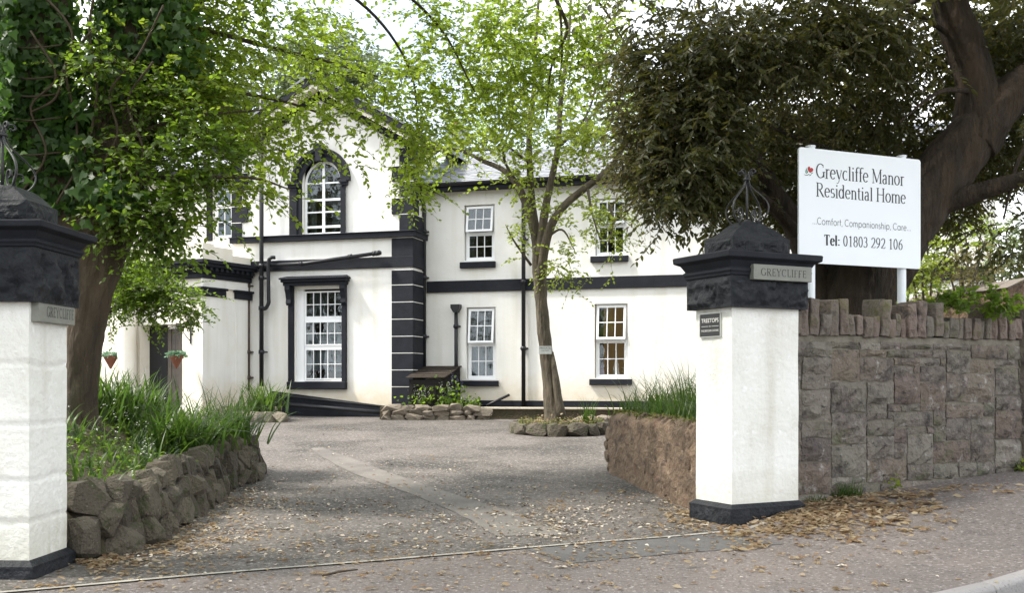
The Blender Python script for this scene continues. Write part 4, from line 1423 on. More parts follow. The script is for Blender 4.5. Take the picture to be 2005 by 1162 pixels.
# arched surround with impost blocks and keystone
so = hp(567, 400)[0], hp(681, 400)[0]
R1 = (so[1] - so[0]) / 2
for (a, c, e, f) in ((so[0] + .06, x0, so[0] + .03, x0 - .12), (x1, so[1] - .06, x1 + .12, so[1] - .03)):
    b = MB()
    b.box(a, c, -.06, -.002, z0, AWspring - .13)
    b.box(e, f, -.09, -.0605, z0, AWspring - .13)
    b.build('window_surround', M['black'], w, bevel=.01)
b = MB()
arch_band(b, ar, ar + (R1 - ar) * .42, -.05, -.002, 24)
arch_band(b, ar + (R1 - ar) * .421, ar + (R1 - ar) * .72, -.08, -.002, 24)
arch_band(b, ar + (R1 - ar) * .721, R1, -.12, -.002, 24)
b.build('arch_moulding', M['black'], w)
b = MB()
for (a, c) in ((so[0] - .02, x0), (x1, so[1] + .02)):
    b.box(a + .02, c - .005, -.12, -.002, AWspring - .129, AWspring - .06)
    b.box(a, c, -.15, -.002, AWspring - .059, AWspring + .0)
b.build('impost', M['black'], w, bevel=.01)
kz0, kz1 = AWspring + ar * kz - .06, hp(622, 283)[1]
b = MB()
b.prism([(ac - .09, kz0), (ac + .07, kz0), (ac + .11, kz1), (ac - .13, kz1)], -.18, -.002)
b.build('keystone', M['black'], w, bevel=.01)
b = MB(); b.box(so[0] + .02, so[1] - .02, -.1, -.002, z0 - .05, z0 - .001)
b.build('sill', M['black'], w)

# window of the left range, beside the left quoins
x0, x1, z0, z1 = LW
x1 = UL - .02
w = empty('window', (0, 0, 0)); w.parent = HS
b = MB(); bar_rect(b, x0 + .01, LW[1] - .01, z0 + .01, z1 - .01, VLR + .08, VLR + .14, .06)
b.build('frame', M['upvc'], w)
zm = (z0 + z1) / 2
sash_panes(w, x0 + .071, LW[1] - .071, zm + .01, z1 - .071, VLR + .09, 2, 2, .04, .022, M['upvc'])
sash_panes(w, x0 + .071, LW[1] - .071, z0 + .071, zm - .01, VLR + .11, 2, 2, .04, .022, M['upvc'])
room_box(w, x0, LW[1], z0, z1, VLR + .18, 1.4, M['room'])
b = MB()
b.box(x0 - .17, x0 - .001, VLR - .07, VLR - .002, z0 - .05, z1 - .001)
b.box(x0 - .2, LW[1] - .03, VLR - .12, VLR - .002, z1, z1 + .2)
b.build('window_surround', M['black'], w, bevel=.01)

# --- pipes
def pipe(pts, r, m, name='drainpipe', collars=(), parent=HS, n=10):
    b = MB()
    b.tube(pts, r, n)
    for c in collars:
        b.tube([(c[0], c[1], c[2] - .05), (c[0], c[1], c[2] + .05)], r * 1.35, n)
        b.box(c[0] - r * 1.9, c[0] + r * 1.9, c[1] + r, c[1] + r * 2.4, c[2] - .02, c[2] + .02)
    return b.build(name, m, parent, smooth=True)
def vx(px, py, v): return hp(px, py, v)[0]
x = vx(512, 500, -.22)
pipe([(x, -.22, hp(512, 757, -.22)[1]), (x, -.22, hp(512, 178, -.22)[1])], .058, M['pipe'], 'soil_pipe',
     [(x, -.22, hp(512, q, -.22)[1]) for q in (258, 521, 545, 604, 690)])
x2 = vx(526, 560, -.26)
za, zb2_, zc2 = hp(530, 508, -.26)[1], hp(526, 595, -.26)[1], hp(518, 604, -.26)[1]
pipe(catmull([(vx(537, 505, -.26), -.2, za + .05), (x2 + .06, -.27, za + .03), (x2, -.27, za - .15), (x2, -.26, zb2_ + .2), (x2, -.26, zb2_ + .02), (x2 - .09, -.25, zc2), (x + .05, -.23, zc2 - .01)], 6), .05, M['pipe'], 'waste_pipe')
pipe([(x + .05, -.2, hp(520, 521, -.2)[1]), (hp(600, 516, -.2)[0], -.2, hp(600, 516, -.2)[1]), (hp(746, 495, -.2)[0], -.2, hp(746, 495, -.2)[1])], .05, M['pipe'], 'waste_pipe')
for px_, py_ in ((740, 495.8), (733, 496.8), (686, 503), (590, 517)):
    b = MB()
    c = hp(px_, py_, -.2)
    b.tube([(c[0] - .05, -.2, c[1] - .007), (c[0] + .05, -.2, c[1] + .007)], .066, 10)
    b.build('pipe_collar', M['pipe'], HS, smooth=True)
x = vx(486, 620, -.12)
pipe([(x, -.12, hp(486, 765, -.12)[1]), (x, -.12, hp(486, 548, -.12)[1])], .05, M['rustpipe'], 'drainpipe', [(x, -.12, hp(486, q, -.12)[1]) for q in (690, 560, 740)])
x = vx(830.5, 560, VW - .12)
gxy = (x, VW - .12)
pipe(catmull([(x - .06, EY - .06, ZG - .08), (x - .06, EY - .04, ZG - .2), (x, VW - .13, ZG - .55), (x, VW - .12, ZG - .9)], 5) + [(x, VW - .12, hp(830, 725, VW)[1])], .052, M['pipe'], 'drainpipe',
     [(*gxy, hp(830, q, VW)[1]) for q in (455, 545, 660)])
x = vx(1025, 600, VW - .1)
pipe(catmull([(x, EY - .06, ZG - .08), (x, EY - .04, ZG - .2), (x, VW - .13, ZG - .5), (x, VW - .1, ZG - .8)], 5) + [(x, VW - .1, hp(1025, 797, VW)[1])], .055, M['pipe'], 'drainpipe',
     [(x, VW - .1, hp(1025, q, VW)[1]) for q in (470, 553, 683)])
x = vx(893, 700, VW - .1)
hz = hp(893, 604, VW)[1]
dp = pipe([(x, VW - .1, hp(893, 790, VW)[1]), (x, VW - .1, hz)], .05, M['pipe'], 'drainpipe', [(x, VW - .1, hp(893, 640, VW)[1])])
b = MB()
b.prism([(x - .05, hz - .12), (x + .05, hz - .12), (x + .125, hz + .0), (x + .125, hz + .09), (x - .125, hz + .09), (x - .125, hz)], VW - .2, VW - .003)
b.build('hopper', M['pipe'], dp)
# two sloping pipes low on the gabled block, one running out on the wing
for (a, c, v, r) in (((540, 774), (748, 797.5), -.16, .032), ((528, 790), (748, 809), -.4, .055)):
    p, q = hp(*a, v), hp(*c, v)
    pipe([(p[0], v, p[1]), ((p[0] + q[0]) / 2, v, (p[1] + q[1]) / 2 + .01), (q[0], v, q[1])], r, M['pipe'], 'waste_pipe')
p, q = hp(953, 795, VW - .5), hp(997, 774, VW - .06)
pipe([(p[0], VW - .5, p[1]), (q[0], VW - .06, q[1])], .035, M['pipe'], 'waste_pipe')

# --- entrance porch on the left
PA = R(28)
PO = Vector((-7.92, 26.8, 0))
PE, PN = Vector((math.cos(PA), -math.sin(PA), 0)), Vector((math.sin(PA), math.cos(PA), 0))
def pf(px, py, v=0.0): return plane_hit(px, py, PO, PE, PN, v)
T = HS.matrix_world.inverted() if False else (Matrix.Translation(HO) @ Matrix.Rotation(-HA, 4, 'Z')).inverted() @ (Matrix.Translation(PO) @ Matrix.Rotation(-PA, 4, 'Z'))
PW, PD = -4.0, 2.6
zpt, zct_, zcb_, zft, zcap, zcapb = [at(397, q, 26.8).z for q in (476, 510.5, 545, 546, 562, 580)]
d0, d1 = pf(274, 700)[0], pf(357, 700)[0]
dtop = at(300, 635, 27.3).z
b = MB(T)
wall_panel(b, PW, 0, -.2, zct_, [(d0, d1, -.2, dtop)], 0, .35)
b.quad((0, 0, -.2), (0, PD, -.2), (0, PD, zct_), (0, 0, zct_))
b.build('porch_wall', M['render_porch'], HS)
b = MB(T)
for (a, c) in ((.0, .16), (1.0, 1.2)):      # pilasters of the side face, white
    pass
b.box(.002, .05, -.05, .72, -.2, zcapb - .002)
b.box(.002, .05, 1.18, 1.72, -.2, zcapb - .002)
b.box(.002, .02, .722, 1.178, -.2, zcapb + .0)
b.box(.002, .06, -.06, 1.8, zcap + .002, zcb_ - .002)
b.build('porch_pilaster', M['render'], HS)
b = MB(T)
b.box(.002, .10, -.10, .76, zcapb, zcap); b.box(.002, .14, -.14, .80, zcap - .06, zcap + .001)
b.box(.002, .10, 1.14, 1.76, zcapb, zcap); b.box(.002, .14, 1.10, 1.78, zcap - .06, zcap + .001)
b.box(-.5, .001, -.10, -.002, zcapb, zcap)
b.build('capital', M['black'], HS, bevel=.015)
b = MB(T)
h_ = zct_ - zcb_
for (o, a, c) in ((.10, 0, .30), (.16, .30, .42), (.30, .62, .80), (.36, .80, 1.0)):
    b.box(PW - .1, o, -o, -.003, zcb_ + h_ * a, zcb_ + h_ * c - .001)
    b.box(.003, o, -.003, 1.72, zcb_ + h_ * a, zcb_ + h_ * c - .001)
b.box(PW - .1, .2, -.2, -.004, zcb_ + h_ * .42, zcb_ + h_ * .62)
b.box(.003, .2, -.004, 1.72, zcb_ + h_ * .42, zcb_ + h_ * .62)
b.build('cornice', M['black'], HS, bevel=.01)
b = MB(T)
for i in range(9):
    b.box(.2, .27, .0 + i * .19, .09 + i * .19, zcb_ + h_ * .42, zcb_ + h_ * .6)
for i in range(20):
    b.box(-.1 - i * .19, -.01 - i * .19, -.27, -.2, zcb_ + h_ * .42, zcb_ + h_ * .6)
b.build('dentils', M['black'], HS)
b = MB(T)
b.box(PW, .1, -.1, .3, zct_, zpt)
b.box(-.25, .1, .301, 1.0, zct_, zpt - .06)
b.box(-.2, .06, 1.001, 1.72, zct_, zpt - .22)
b.quad((PW, .3, zct_ + .02), (0, .3, zct_ + .02), (0, PD, zct_ + .02), (PW, PD, zct_ + .02))
b.build('parapet', M['render_porch'], HS, bevel=.01)
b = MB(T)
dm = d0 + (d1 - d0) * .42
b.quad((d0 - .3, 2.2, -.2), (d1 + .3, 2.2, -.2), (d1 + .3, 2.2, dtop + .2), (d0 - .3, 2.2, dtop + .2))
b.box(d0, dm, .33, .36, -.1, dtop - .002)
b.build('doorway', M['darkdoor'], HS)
b = MB(T)
b.box(dm + .002, dm + .12, .36, .42, -.1, dtop - .1)
b.box(dm + .40, d1 - .05, .36, .42, -.1, dtop - .1)
b.box(dm + .121, dm + .399, .385, .40, -.1, dtop - .1)
b.build('inner_door', M['doorglass'], HS)
b = MB(T)
cx_ = pf(236, 660, -.5)[0]
b.tube([(cx_, -.28, -.2), (cx_, -.28, 1.1), (cx_, -.28, zcb_ - .12)], [.27, .26, .23], 20, cap=False)
b.tube([(cx_, -.28, zcb_ - .25), (cx_, -.28, zcb_ - .1)], [.25, .33], 20)
b.build('column', M['render_porch'], HS, smooth=True)
# hanging baskets and their brackets
def bracket(px, py):
    x, z = pf(px, py, 0)
    b = MB(T)
    b.box(x - .018, x + .018, -.03, -.003, z - .25, z + .35)
    b.tube([(x, -.03, z + .22), (x - .02, -.5, z + .26)], .014, 6)
    b.tube(catmull([(x, -.03, z - .18), (x - .005, -.2, z - .02), (x - .015, -.42, z + .23)], 5), .012, 6)
    b.tube(catmull([(x, -.06, z + .2), (x, -.13, z + .12), (x, -.08, z + .06), (x, -.05, z + .12)], 5), .01, 6)
    b.build('basket_bracket', M['iron'], HS)
    return T, x - .02, -.48, z + .24
MH = Matrix.Translation(HO) @ Matrix.Rotation(-HA, 4, 'Z') 
def basket(px, py, px2, py2, label):
    Tm, x, yy, z = bracket(px, py)
    top = at(px2, py2, (MH @ (Tm @ Vector((x, yy, z)))).y)
    hook = MH @ (Tm @ Vector((x, yy, z)))
    t = tag(empty('hanging_basket', (hook.x, hook.y, top.z - .42)), label=label, cat='hanging basket', group='hanging baskets beside the porch door')
    b = MB()
    b.tube([(0, 0, 0), (0, 0, .02), (0, 0, .34)], [.01, .03, .20], 14)
    b.build('cone_pot', M['terracotta'], t)
    b = MB()
    for q in range(3):
        a = q * 2.1
        b.tube([(.18 * math.cos(a), .18 * math.sin(a), .33), (0, 0, hook.z - t.location.z)], .006, 4)
    b.build('chain', M['iron'], t)
    return t
BASKETS = [basket(246, 662, 231, 692, 'terracotta cone basket of trailing green hanging beside the porch column'),
           basket(374, 655, 357, 690, 'terracotta cone basket of trailing green hanging to the right of the dark doorway')]
# porch lantern
lp = MH @ (T @ Vector((pf(250, 605)[0], -.02, pf(250, 605)[1])))
LT = tag(empty('wall_lantern', lp, -PA), label='small bulkhead lantern fixed to the cream porch wall above a basket', cat='lamp')
b = MB(); b.box(-.06, .06, -.03, .0, -.15, .15); b.tube([(0, -.02, .06), (-.16, -.16, .08)], .02, 8); b.box(-.34, -.06, -.24, -.10, .06, .1)
b.build('lamp_arm', M['iron'], LT)
b = MB(); b.tube([(-.2, -.17, .058), (-.2, -.17, -.02), (-.2, -.17, -.10)], [.13, .12, .05], 14)
b.build('lamp_shade', M['lampglass'], LT, smooth=True)

# ------------------------------------------------------------------ lean-to store between gabled block and wing
SV = -.42
sx0, sz0 = hp(801, 741, SV); sx1, _ = hp(867, 740, SV)
_, szb_ = hp(855, 719, VW)
so_ = MH @ Vector((sx0, SV, 0))
SH = tag(empty('lean_to_store', so_, -HA), label='low black timber store with sloping slatted roof and arched front panels', cat='store')
W_, D_ = sx1 - sx0, VW - SV - .01
zg_ = .3
b = MB()
b.box(0, W_, 0, .03, zg_, sz0 - .03)
b.build('front_panel', M['shed'], SH)
for fxx in (.24, .66):
    bb = MB()
    arc_ = [(W_ * fxx + .13 * math.cos(R(a)), sz0 - .33 + .13 * math.sin(R(a))) for a in range(0, 181, 15)]
    bb.tube([(p[0], -.012, p[1]) for p in arc_], .016, 6)
    bb.box(W_ * fxx - .13, W_ * fxx + .13, -.016, -.002, zg_, sz0 - .33)
    bb.build('arch_panel', M['shed'], SH)
zr_ = lambda yy: sz0 + (szb_ - sz0) * yy / D_
nb = 8
for i in range(nb):
    y0, y1 = D_ * i / nb + .006, D_ * (i + 1) / nb - .006
    bb = MB()
    pr_ = [(y0, zg_), (y1, zg_), (y1, zr_(y1) - .03), (y0, zr_(y0) - .03)]
    bb.add([(W_ - .001, p[0], p[1]) for p in pr_] + [(W_ + .028, p[0], p[1]) for p in pr_], [(0, 1, 2, 3), (7, 6, 5, 4), (0, 4, 5, 1), (1, 5, 6, 2), (2, 6, 7, 3), (3, 7, 4, 0)])
    bb.build('side_board', M['shed'], SH)
nb = 7
for i in range(nb):
    y0, y1 = -.06 + (D_ + .05) * i / nb, -.06 + (D_ + .05) * (i + 1.12) / nb
    bb = MB()
    pr_ = [(y0, zr_(y0) + .022), (y1, zr_(y1) + .0), (y1, zr_(y1) + .022), (y0, zr_(y0) + .046)]
    bb.add([(-.07, p[0], p[1]) for p in pr_] + [(W_ + .07, p[0], p[1]) for p in pr_], [(3, 2, 1, 0), (4, 5, 6, 7), (0, 1, 5, 4), (1, 2, 6, 5), (2, 3, 7, 6), (3, 0, 4, 7)])
    bb.build('roof_board', M['shedroof'], SH)

# ------------------------------------------------------------------ left planter: rock wall and soil
edge_px = [(140, 1103), (215, 1088), (300, 1062), (366, 1018), (410, 992), (444, 962)]
EP = [onground(*p) for p in edge_px]
EP = EP + [Vector((-3.55, EP[-1].y + 1.2, 0)), Vector((-4.1, EP[-1].y + 2.4, 0)), Vector((-5.6, EP[-1].y + 3.4, 0)), Vector((-9.5, EP[-1].y + 3.8, 0))]
EC = catmull([Vector((p.x, p.y, 0)) for p in EP], 10)
def inside_dist(x, y):
    """distance from the planter's edge, positive inside"""
    best, sgn = 1e9, 1
    for a, c in zip(EC[:-1], EC[1:]):
        d = c - a
        t = max(0, min(1, ((x - a.x) * d.x + (y - a.y) * d.y) / max(d.length_squared, 1e-9)))
        q = a + d * t
        l = math.hypot(x - q.x, y - q.y)
        if l < best:
            best = l
            sgn = 1 if d.x * (y - q.y) - d.y * (x - q.x) > 0 else -1
    return best * sgn
def mound(x, y):
    d = inside_dist(x, y)
    return gz(x, y) + .51 * smooth(-.05, .25, d) + .62 * smooth(.3, 2.0, d) + .05 * noise.noise((x * 1.5, y * 1.5, 0))
xs, ys = np.arange(-9.8, -2.9, .22), np.arange(8.1, 18.6, .22)
vs, idx = [], {}
for j, y in enumerate(ys):
    for i, x in enumerate(xs):
        if inside_dist(x, y) > -.12:
            idx[i, j] = len(vs)
            vs.append((x, y, mound(x, y)))
fs = [(idx[i, j], idx[i + 1, j], idx[i + 1, j + 1], idx[i, j + 1]) for (i, j) in idx if (i + 1, j) in idx and (i, j + 1) in idx and (i + 1, j + 1) in idx]
tag(MB().add(vs, fs).build('flower_bed', M['earth'], smooth=True), kind='structure')

PW_ = tag(empty('rock_retaining_wall', EP[1]), label='curved dry rock wall holding the grassy bed beside the left pillar', cat='retaining wall')
rs = random.Random(21)
L, acc = [0.0], 0
for a, c in zip(EC[:-1], EC[1:]):
    acc += (c - a).length
    L.append(acc)
def along(s):
    for i in range(len(L) - 1):
        if L[i] <= s <= L[i + 1]:
            t = (s - L[i]) / max(L[i + 1] - L[i], 1e-9)
            return EC[i].lerp(EC[i + 1], t), (EC[i + 1] - EC[i]).normalized()
    return EC[-1], (EC[-1] - EC[-2]).normalized()
meshes = [hull_rock(1, 1, 1, 300 + i, 22, .38) for i in range(26)]
for m_ in meshes: m_.materials.append(M['rock'])
k = 0
for row, (zr0, hh, back) in enumerate([(-.06, .31, .02), (.15, .29, .09), (.35, .26, .17)]):
    s = rs.uniform(0, .15)
    while s < 11.0:
        w = rs.uniform(.13, .34)
        p, t = along(s + w / 2)
        nrm = Vector((-t.y, t.x, 0))
        q = p + nrm * (back + rs.uniform(-.04, .05))
        o = link('rock', meshes[rs.randrange(26)], None, PW_)
        h = hh * rs.uniform(.85, 1.35)
        o.location = Vector((q.x, q.y, gz(q.x, q.y) + zr0 + rs.uniform(-.04, .04))) - PW_.location
        o.scale = (w * 1.18, rs.uniform(.28, .4), h)
        o.rotation_euler = (rs.uniform(-.3, -.05), rs.uniform(-.1, .6), math.atan2(t.y, t.x) + rs.uniform(-.15, .15))
        s += w * .93
        k += 1
bk = MB()                                  # packed earth behind the rocks
pr_ = None
for i in range(0, 115):
    p, t = along(i * .1)
    nrm = Vector((-t.y, t.x, 0))
    g = gz(p.x, p.y)
    cur = [p + nrm * .10 + Vector((0, 0, g - .1)), p + nrm * .24 + Vector((0, 0, g + .48))]
    if pr_: bk.quad(*[c - PW_.location for c in (pr_[0], cur[0], cur[1], pr_[1])])
    pr_ = cur
bk.build('packed_earth', M['earth'], PW_)

# ------------------------------------------------------------------ right planter: brown rubble wall, soil and terrace
C0, C1 = Vector((2.06, 11.3, 0)), Vector((1.39, 15.4, 0))
C2 = Vector((4.2, 16.6, 0))
RWL = tag(empty('planter_wall', C0), label='brown rubble planter wall with mossy top beside the right pillar', cat='planter wall')
def rough_sheet(path, ztop, batter, step, seed, amp):
    b = MB()
    rows = 26
    P, acc = [], 0
    for a, c in zip(path[:-1], path[1:]):
        n = max(2, int((c - a).length / step))
        for i in range(n):
            P.append((a.lerp(c, i / n), (c - a).normalized()))
    P.append((path[-1], (path[-1] - path[-2]).normalized()))
    vs, fs = [], []
    for i, (p, t) in enumerate(P):
        nrm = Vector((-t.y, t.x, 0))
        zb = gz(p.x, p.y) - .08
        zt = ztop + .04 * noise.noise((i * step * 1.6, seed, 0))
        for j in range(rows + 1):
            f = j / rows
            z = zb + (zt - zb) * f
            q = p + Vector((0, 0, z))
            h = noise.noise(Vector((i * step * 4.5, z * 4.5, seed))) + .6 * noise.noise(Vector((i * step * 11, z * 11, seed))) + .3 * noise.noise(Vector((i * step * 25, z * 25, seed)))
            rnd_ = -.06 * smooth(.93, 1.0, f)
            q += nrm * (amp * h + rnd_ - batter * f)
            vs.append(q)
    for i in range(len(P) - 1):
        for j in range(rows):
            a = i * (rows + 1) + j
            fs.append((a, a + rows + 1, a + rows + 2, a + 1))
    # top strip back over the wall
    n0 = len(vs)
    for i, (p, t) in enumerate(P):
        nrm = Vector((-t.y, t.x, 0))
        e = vs[i * (rows + 1) + rows]
        vs.append(e - nrm * .28 + Vector((0, 0, .02)))
    for i in range(len(P) - 1):
        fs.append((i * (rows + 1) + rows, (i + 1) * (rows + 1) + rows, n0 + i + 1, n0 + i))
    return b.add(vs, fs), [vs[i * (rows + 1) + rows] for i in range(len(P))]
bsh, topline = rough_sheet([C0, C0.lerp(C1, .5) + Vector((-.02, 0, 0)), C1 + Vector((-.0, -.15, 0)), C1 + Vector((.12, .05, 0)), C2], 1.02, .04, .06, 4.0, .035)
bsh.v = [(v[0] - C0.x, v[1] - C0.y, v[2]) for v in bsh.v]
bsh.build('rubble_face', M['brownwall'], RWL, smooth=True)
rmesh = [hull_rock(1, 1, 1, 800 + i, 26, .45) for i in range(18)]
for m_ in rmesh: m_.materials.append(M['brownwall'])
dP = C1 - C0
tP = dP.normalized()
zrow = .0
while zrow < .98:
    hrow = rs.uniform(.13, .2)
    s = rs.uniform(-.1, .1)
    while s < dP.length + .05:
        w = rs.uniform(.14, .36)
        q = C0 + tP * (s + w / 2)
        zz = gz(q.x, q.y) + zrow
        if zz + hrow < 1.06:
            o = link('stone', rmesh[rs.randrange(18)], None, RWL)
            o.location = Vector((q.x + .082 + .04 * zrow + rs.uniform(-.015, .015), q.y, zz - .02)) - C0
            o.scale = (w * 1.12, .16, hrow * rs.uniform(1.05, 1.35))
            o.rotation_euler = (0, rs.uniform(-.25, .25), math.atan2(tP.y, tP.x) + rs.uniform(-.06, .06))
        s += w
    zrow += hrow * .92
ter = []
for (u_, v_) in ((.02, .5), (10, .7)): ter.append(xy_of(u_, v_))
xs, ys = np.arange(1.2, 13, .3), np.arange(10.6, 23, .3)
vs, idx = [], {}
def in_terrace(x, y):
    u_, v_ = uv_of(x, y)
    if v_ < .42: return False
    t = (y - C0.y) / (C1.y - C0.y)
    if y <= C1.y + .1: return x > C0.x + (C1.x - C0.x) * t + .10
    return (y - C1.y) < (x - C1.x) * .427 - .06
for j, y in enumerate(ys):
    for i, x in enumerate(xs):
        if in_terrace(x, y):
            idx[i, j] = len(vs)
            vs.append((x, y, 1.0 + .05 * noise.noise((x * 1.3, y * 1.3, 4))))
fs = [(idx[i, j], idx[i + 1, j], idx[i + 1, j + 1], idx[i, j + 1]) for (i, j) in idx if (i + 1, j) in idx and (i, j + 1) in idx and (i + 1, j + 1) in idx]
tag(MB().add(vs, fs).build('terrace', M['earth'], smooth=True), kind='structure')

# moss cushions along the planter's edge
V, F, rn = [], [], []
rs2 = random.Random(5)
for p in topline:
    for _ in range(26):
        q = Vector(p) + Vector((rs2.uniform(-.03, .22), rs2.uniform(-.05, .05), rs2.uniform(-.02, .04)))
        d1 = Vector((rs2.gauss(0, 1), rs2.gauss(0, 1), rs2.gauss(0, .5))).normalized() * rs2.uniform(.012, .03)
        d2 = Vector((rs2.gauss(0, 1), rs2.gauss(0, 1), rs2.gauss(0, .8))).normalized() * rs2.uniform(.012, .03)
        n = len(V)
        V += [q, q + d1, q + d1 + d2, q + d2]
        F.append((n, n + 1, n + 2, n + 3))
        rn.append(rs2.random())
ms_ = link('moss', np_mesh('moss', [(v.x - C0.x, v.y - C0.y, v.z) for v in V], F, M['moss'], rn), None, RWL)
tag(ms_, kind='stuff')

# ------------------------------------------------------------------ island bed round the young tree, with its rocks
ic = onground(1104, 856) + Vector((0, 1.12, 0))
ic.z = gz(ic.x, ic.y)
IS = tag(empty('island_bed', ic), label='low rock edged island bed round the foot of the slim tree', cat='flower bed')
il, ir = onground(1022, 850), onground(1192, 850)
rxi = (ir.x - il.x) / 2 + .06
ryi = 1.15
b = MB()
vs, fs = [], []
for r in range(6):
    for s in range(40):
        a = 2 * math.pi * s / 40
        f = r / 5
        wv = 1 + .05 * noise.noise((math.cos(a) * 2, math.sin(a) * 2, 1))
        vs.append((rxi * f * wv * math.cos(a), ryi * f * wv * math.sin(a), .17 + .06 * (1 - f) + .02 * noise.noise((f * 5 * math.cos(a), f * 5 * math.sin(a), 0))))
for r in range(5):
    for s in range(40):
        s2 = (s + 1) % 40
        fs.append((r * 40 + s, r * 40 + s2, r * 40 + 40 + s2, r * 40 + 40 + s))
b.add(vs, fs)
b.build('soil', M['earth'], IS, smooth=True)
rocks = [hull_rock(1, 1, 1, 500 + i, 24, .5) for i in range(12)]
for m_ in rocks: m_.materials.append(M['palerock'])
drocks = [hull_rock(1, 1, 1, 540 + i, 24, .35) for i in range(10)]
for m_ in drocks: m_.materials.append(M['rock'])
a = 0
while a < 2 * math.pi:
    da = rs.uniform(.26, .5)
    o = link('rock', drocks[rs.randrange(10)], None, IS)
    o.location = (rxi * math.cos(a + da / 2), ryi * math.sin(a + da / 2), -.07)
    o.scale = (da * rxi * 1.15, rs.uniform(.25, .34), rs.uniform(.28, .33))
    o.rotation_euler = (0, rs.uniform(-.08, .08), math.atan2(ryi * math.cos(a + da / 2), -rxi * math.sin(a + da / 2)))
    a += da
for (dx, dy, s_) in ((rxi * .62, .55, .42), (rxi * .80, .25, .36), (rxi * .45, .75, .34), (rxi * .95, .6, .4), (rxi * 1.15, .7, .38)):
    o = link('rock', rocks[rs.randrange(12)], None, IS)
    o.location = (dx, dy, .10)
    o.scale = (s_, s_ * .7, s_ * .62)
    o.rotation_euler = (0, 0, rs.uniform(0, 3))

# ------------------------------------------------------------------ low rock wall and rendered ledge in front of the house
lw0, lw1 = onground(742, 823), onground(930, 823)
LWL = tag(empty('low_rock_wall', lw0), label='low grey rubble wall at the edge of the drive in front of the store', cat='low wall')
d_ = (lw1 - lw0); d_.z = 0
n_ = d_.normalized()
hl = at(800, 794, lw0.y).z - lw0.z
for row in range(3):
    s = rs.uniform(-.05, .1)
    while s < d_.length:
        w = rs.uniform(.22, .52)
        q = lw0 + n_ * (s + w / 2)
        o = link('rock', rocks[rs.randrange(12)], None, LWL)
        o.location = Vector((q.x, q.y + rs.uniform(0, .06), gz(q.x, q.y) - .04 + row * hl / 3.0)) - LWL.location
        o.scale = (w * 1.15, .34, hl / 3 * rs.uniform(1.35, 1.8))
        o.rotation_euler = (0, rs.uniform(-.14, .14), math.atan2(n_.y, n_.x) + rs.uniform(-.1, .1))
        s += w
b = MB()
b.add([lw0 - LWL.location + Vector((0, .14, -.1)), lw1 - LWL.location + Vector((0, .14, -.1)), lw1 - LWL.location + Vector((0, .2, hl - .05)), lw0 - LWL.location + Vector((0, .2, hl - .05)),
       lw1 - LWL.location + Vector((.2, 1.6, hl - .02)), lw0 - LWL.location + Vector((.2, 1.6, hl - .02))], [(0, 1, 2, 3), (3, 2, 4, 5)])
b.build('packed_earth', M['earth'], LWL)
lg0, lg1 = onground(934, 821.5), onground(1400, 827)
zl = at(932, 798, lg0.y).z
LG = tag(empty('garden_ledge', lg0), label='long low brown rendered ledge with a cream coping below the wing', cat='low wall')
d_ = lg1 - lg0; d_.z = 0
ang = math.atan2(d_.y, d_.x)
X4 = Matrix.Rotation(ang, 4, 'Z')
b = MB(X4); b.box(0, d_.length, 0, .22, -.3, zl - lg0.z - .05)
b.build('ledge_wall', M['earth'], LG)
M['coping'] = mat('cream_coping', (.50, .45, .36), .85, (.36, .32, .25), 3, .4, 30)
b = MB(X4); b.box(-.02, d_.length, -.04, .26, zl - lg0.z - .049, zl - lg0.z)
b.build('coping', M['coping'], LG, bevel=.01)
b = MB(X4); b.quad((0, .24, zl - lg0.z - .1), (d_.length, .24, zl - lg0.z - .1), (d_.length, 3, zl - lg0.z - .1), (0, 3, zl - lg0.z - .1))
b.build('gravel_bed', M['earth'], LG)
# short kerb of rocks by the strap-leaved plant, left of the drive
k0, k1 = onground(470, 828), onground(548, 828)
KB = tag(empty('rock_edging', k0), label='short rubble edging below the strap-leaved plant at the house corner', cat='rock edging')
for i in range(5):
    q = k0.lerp(k1, i / 4)
    o = link('rock', rocks[i], None, KB)
    o.location = Vector((q.x, q.y, gz(q.x, q.y) - .05)) - KB.location
    o.scale = (.42, .4, .32)
    o.rotation_euler = (0, 0, i * .4)
b = MB()
b.quad(Vector((-.6, .2, .2)), k1 - k0 + Vector((0, .2, .2)), k1 - k0 + Vector((-.3, 1.6, .35)), Vector((-.9, 1.6, .35)))
b.build('packed_earth', M['earth'], KB)

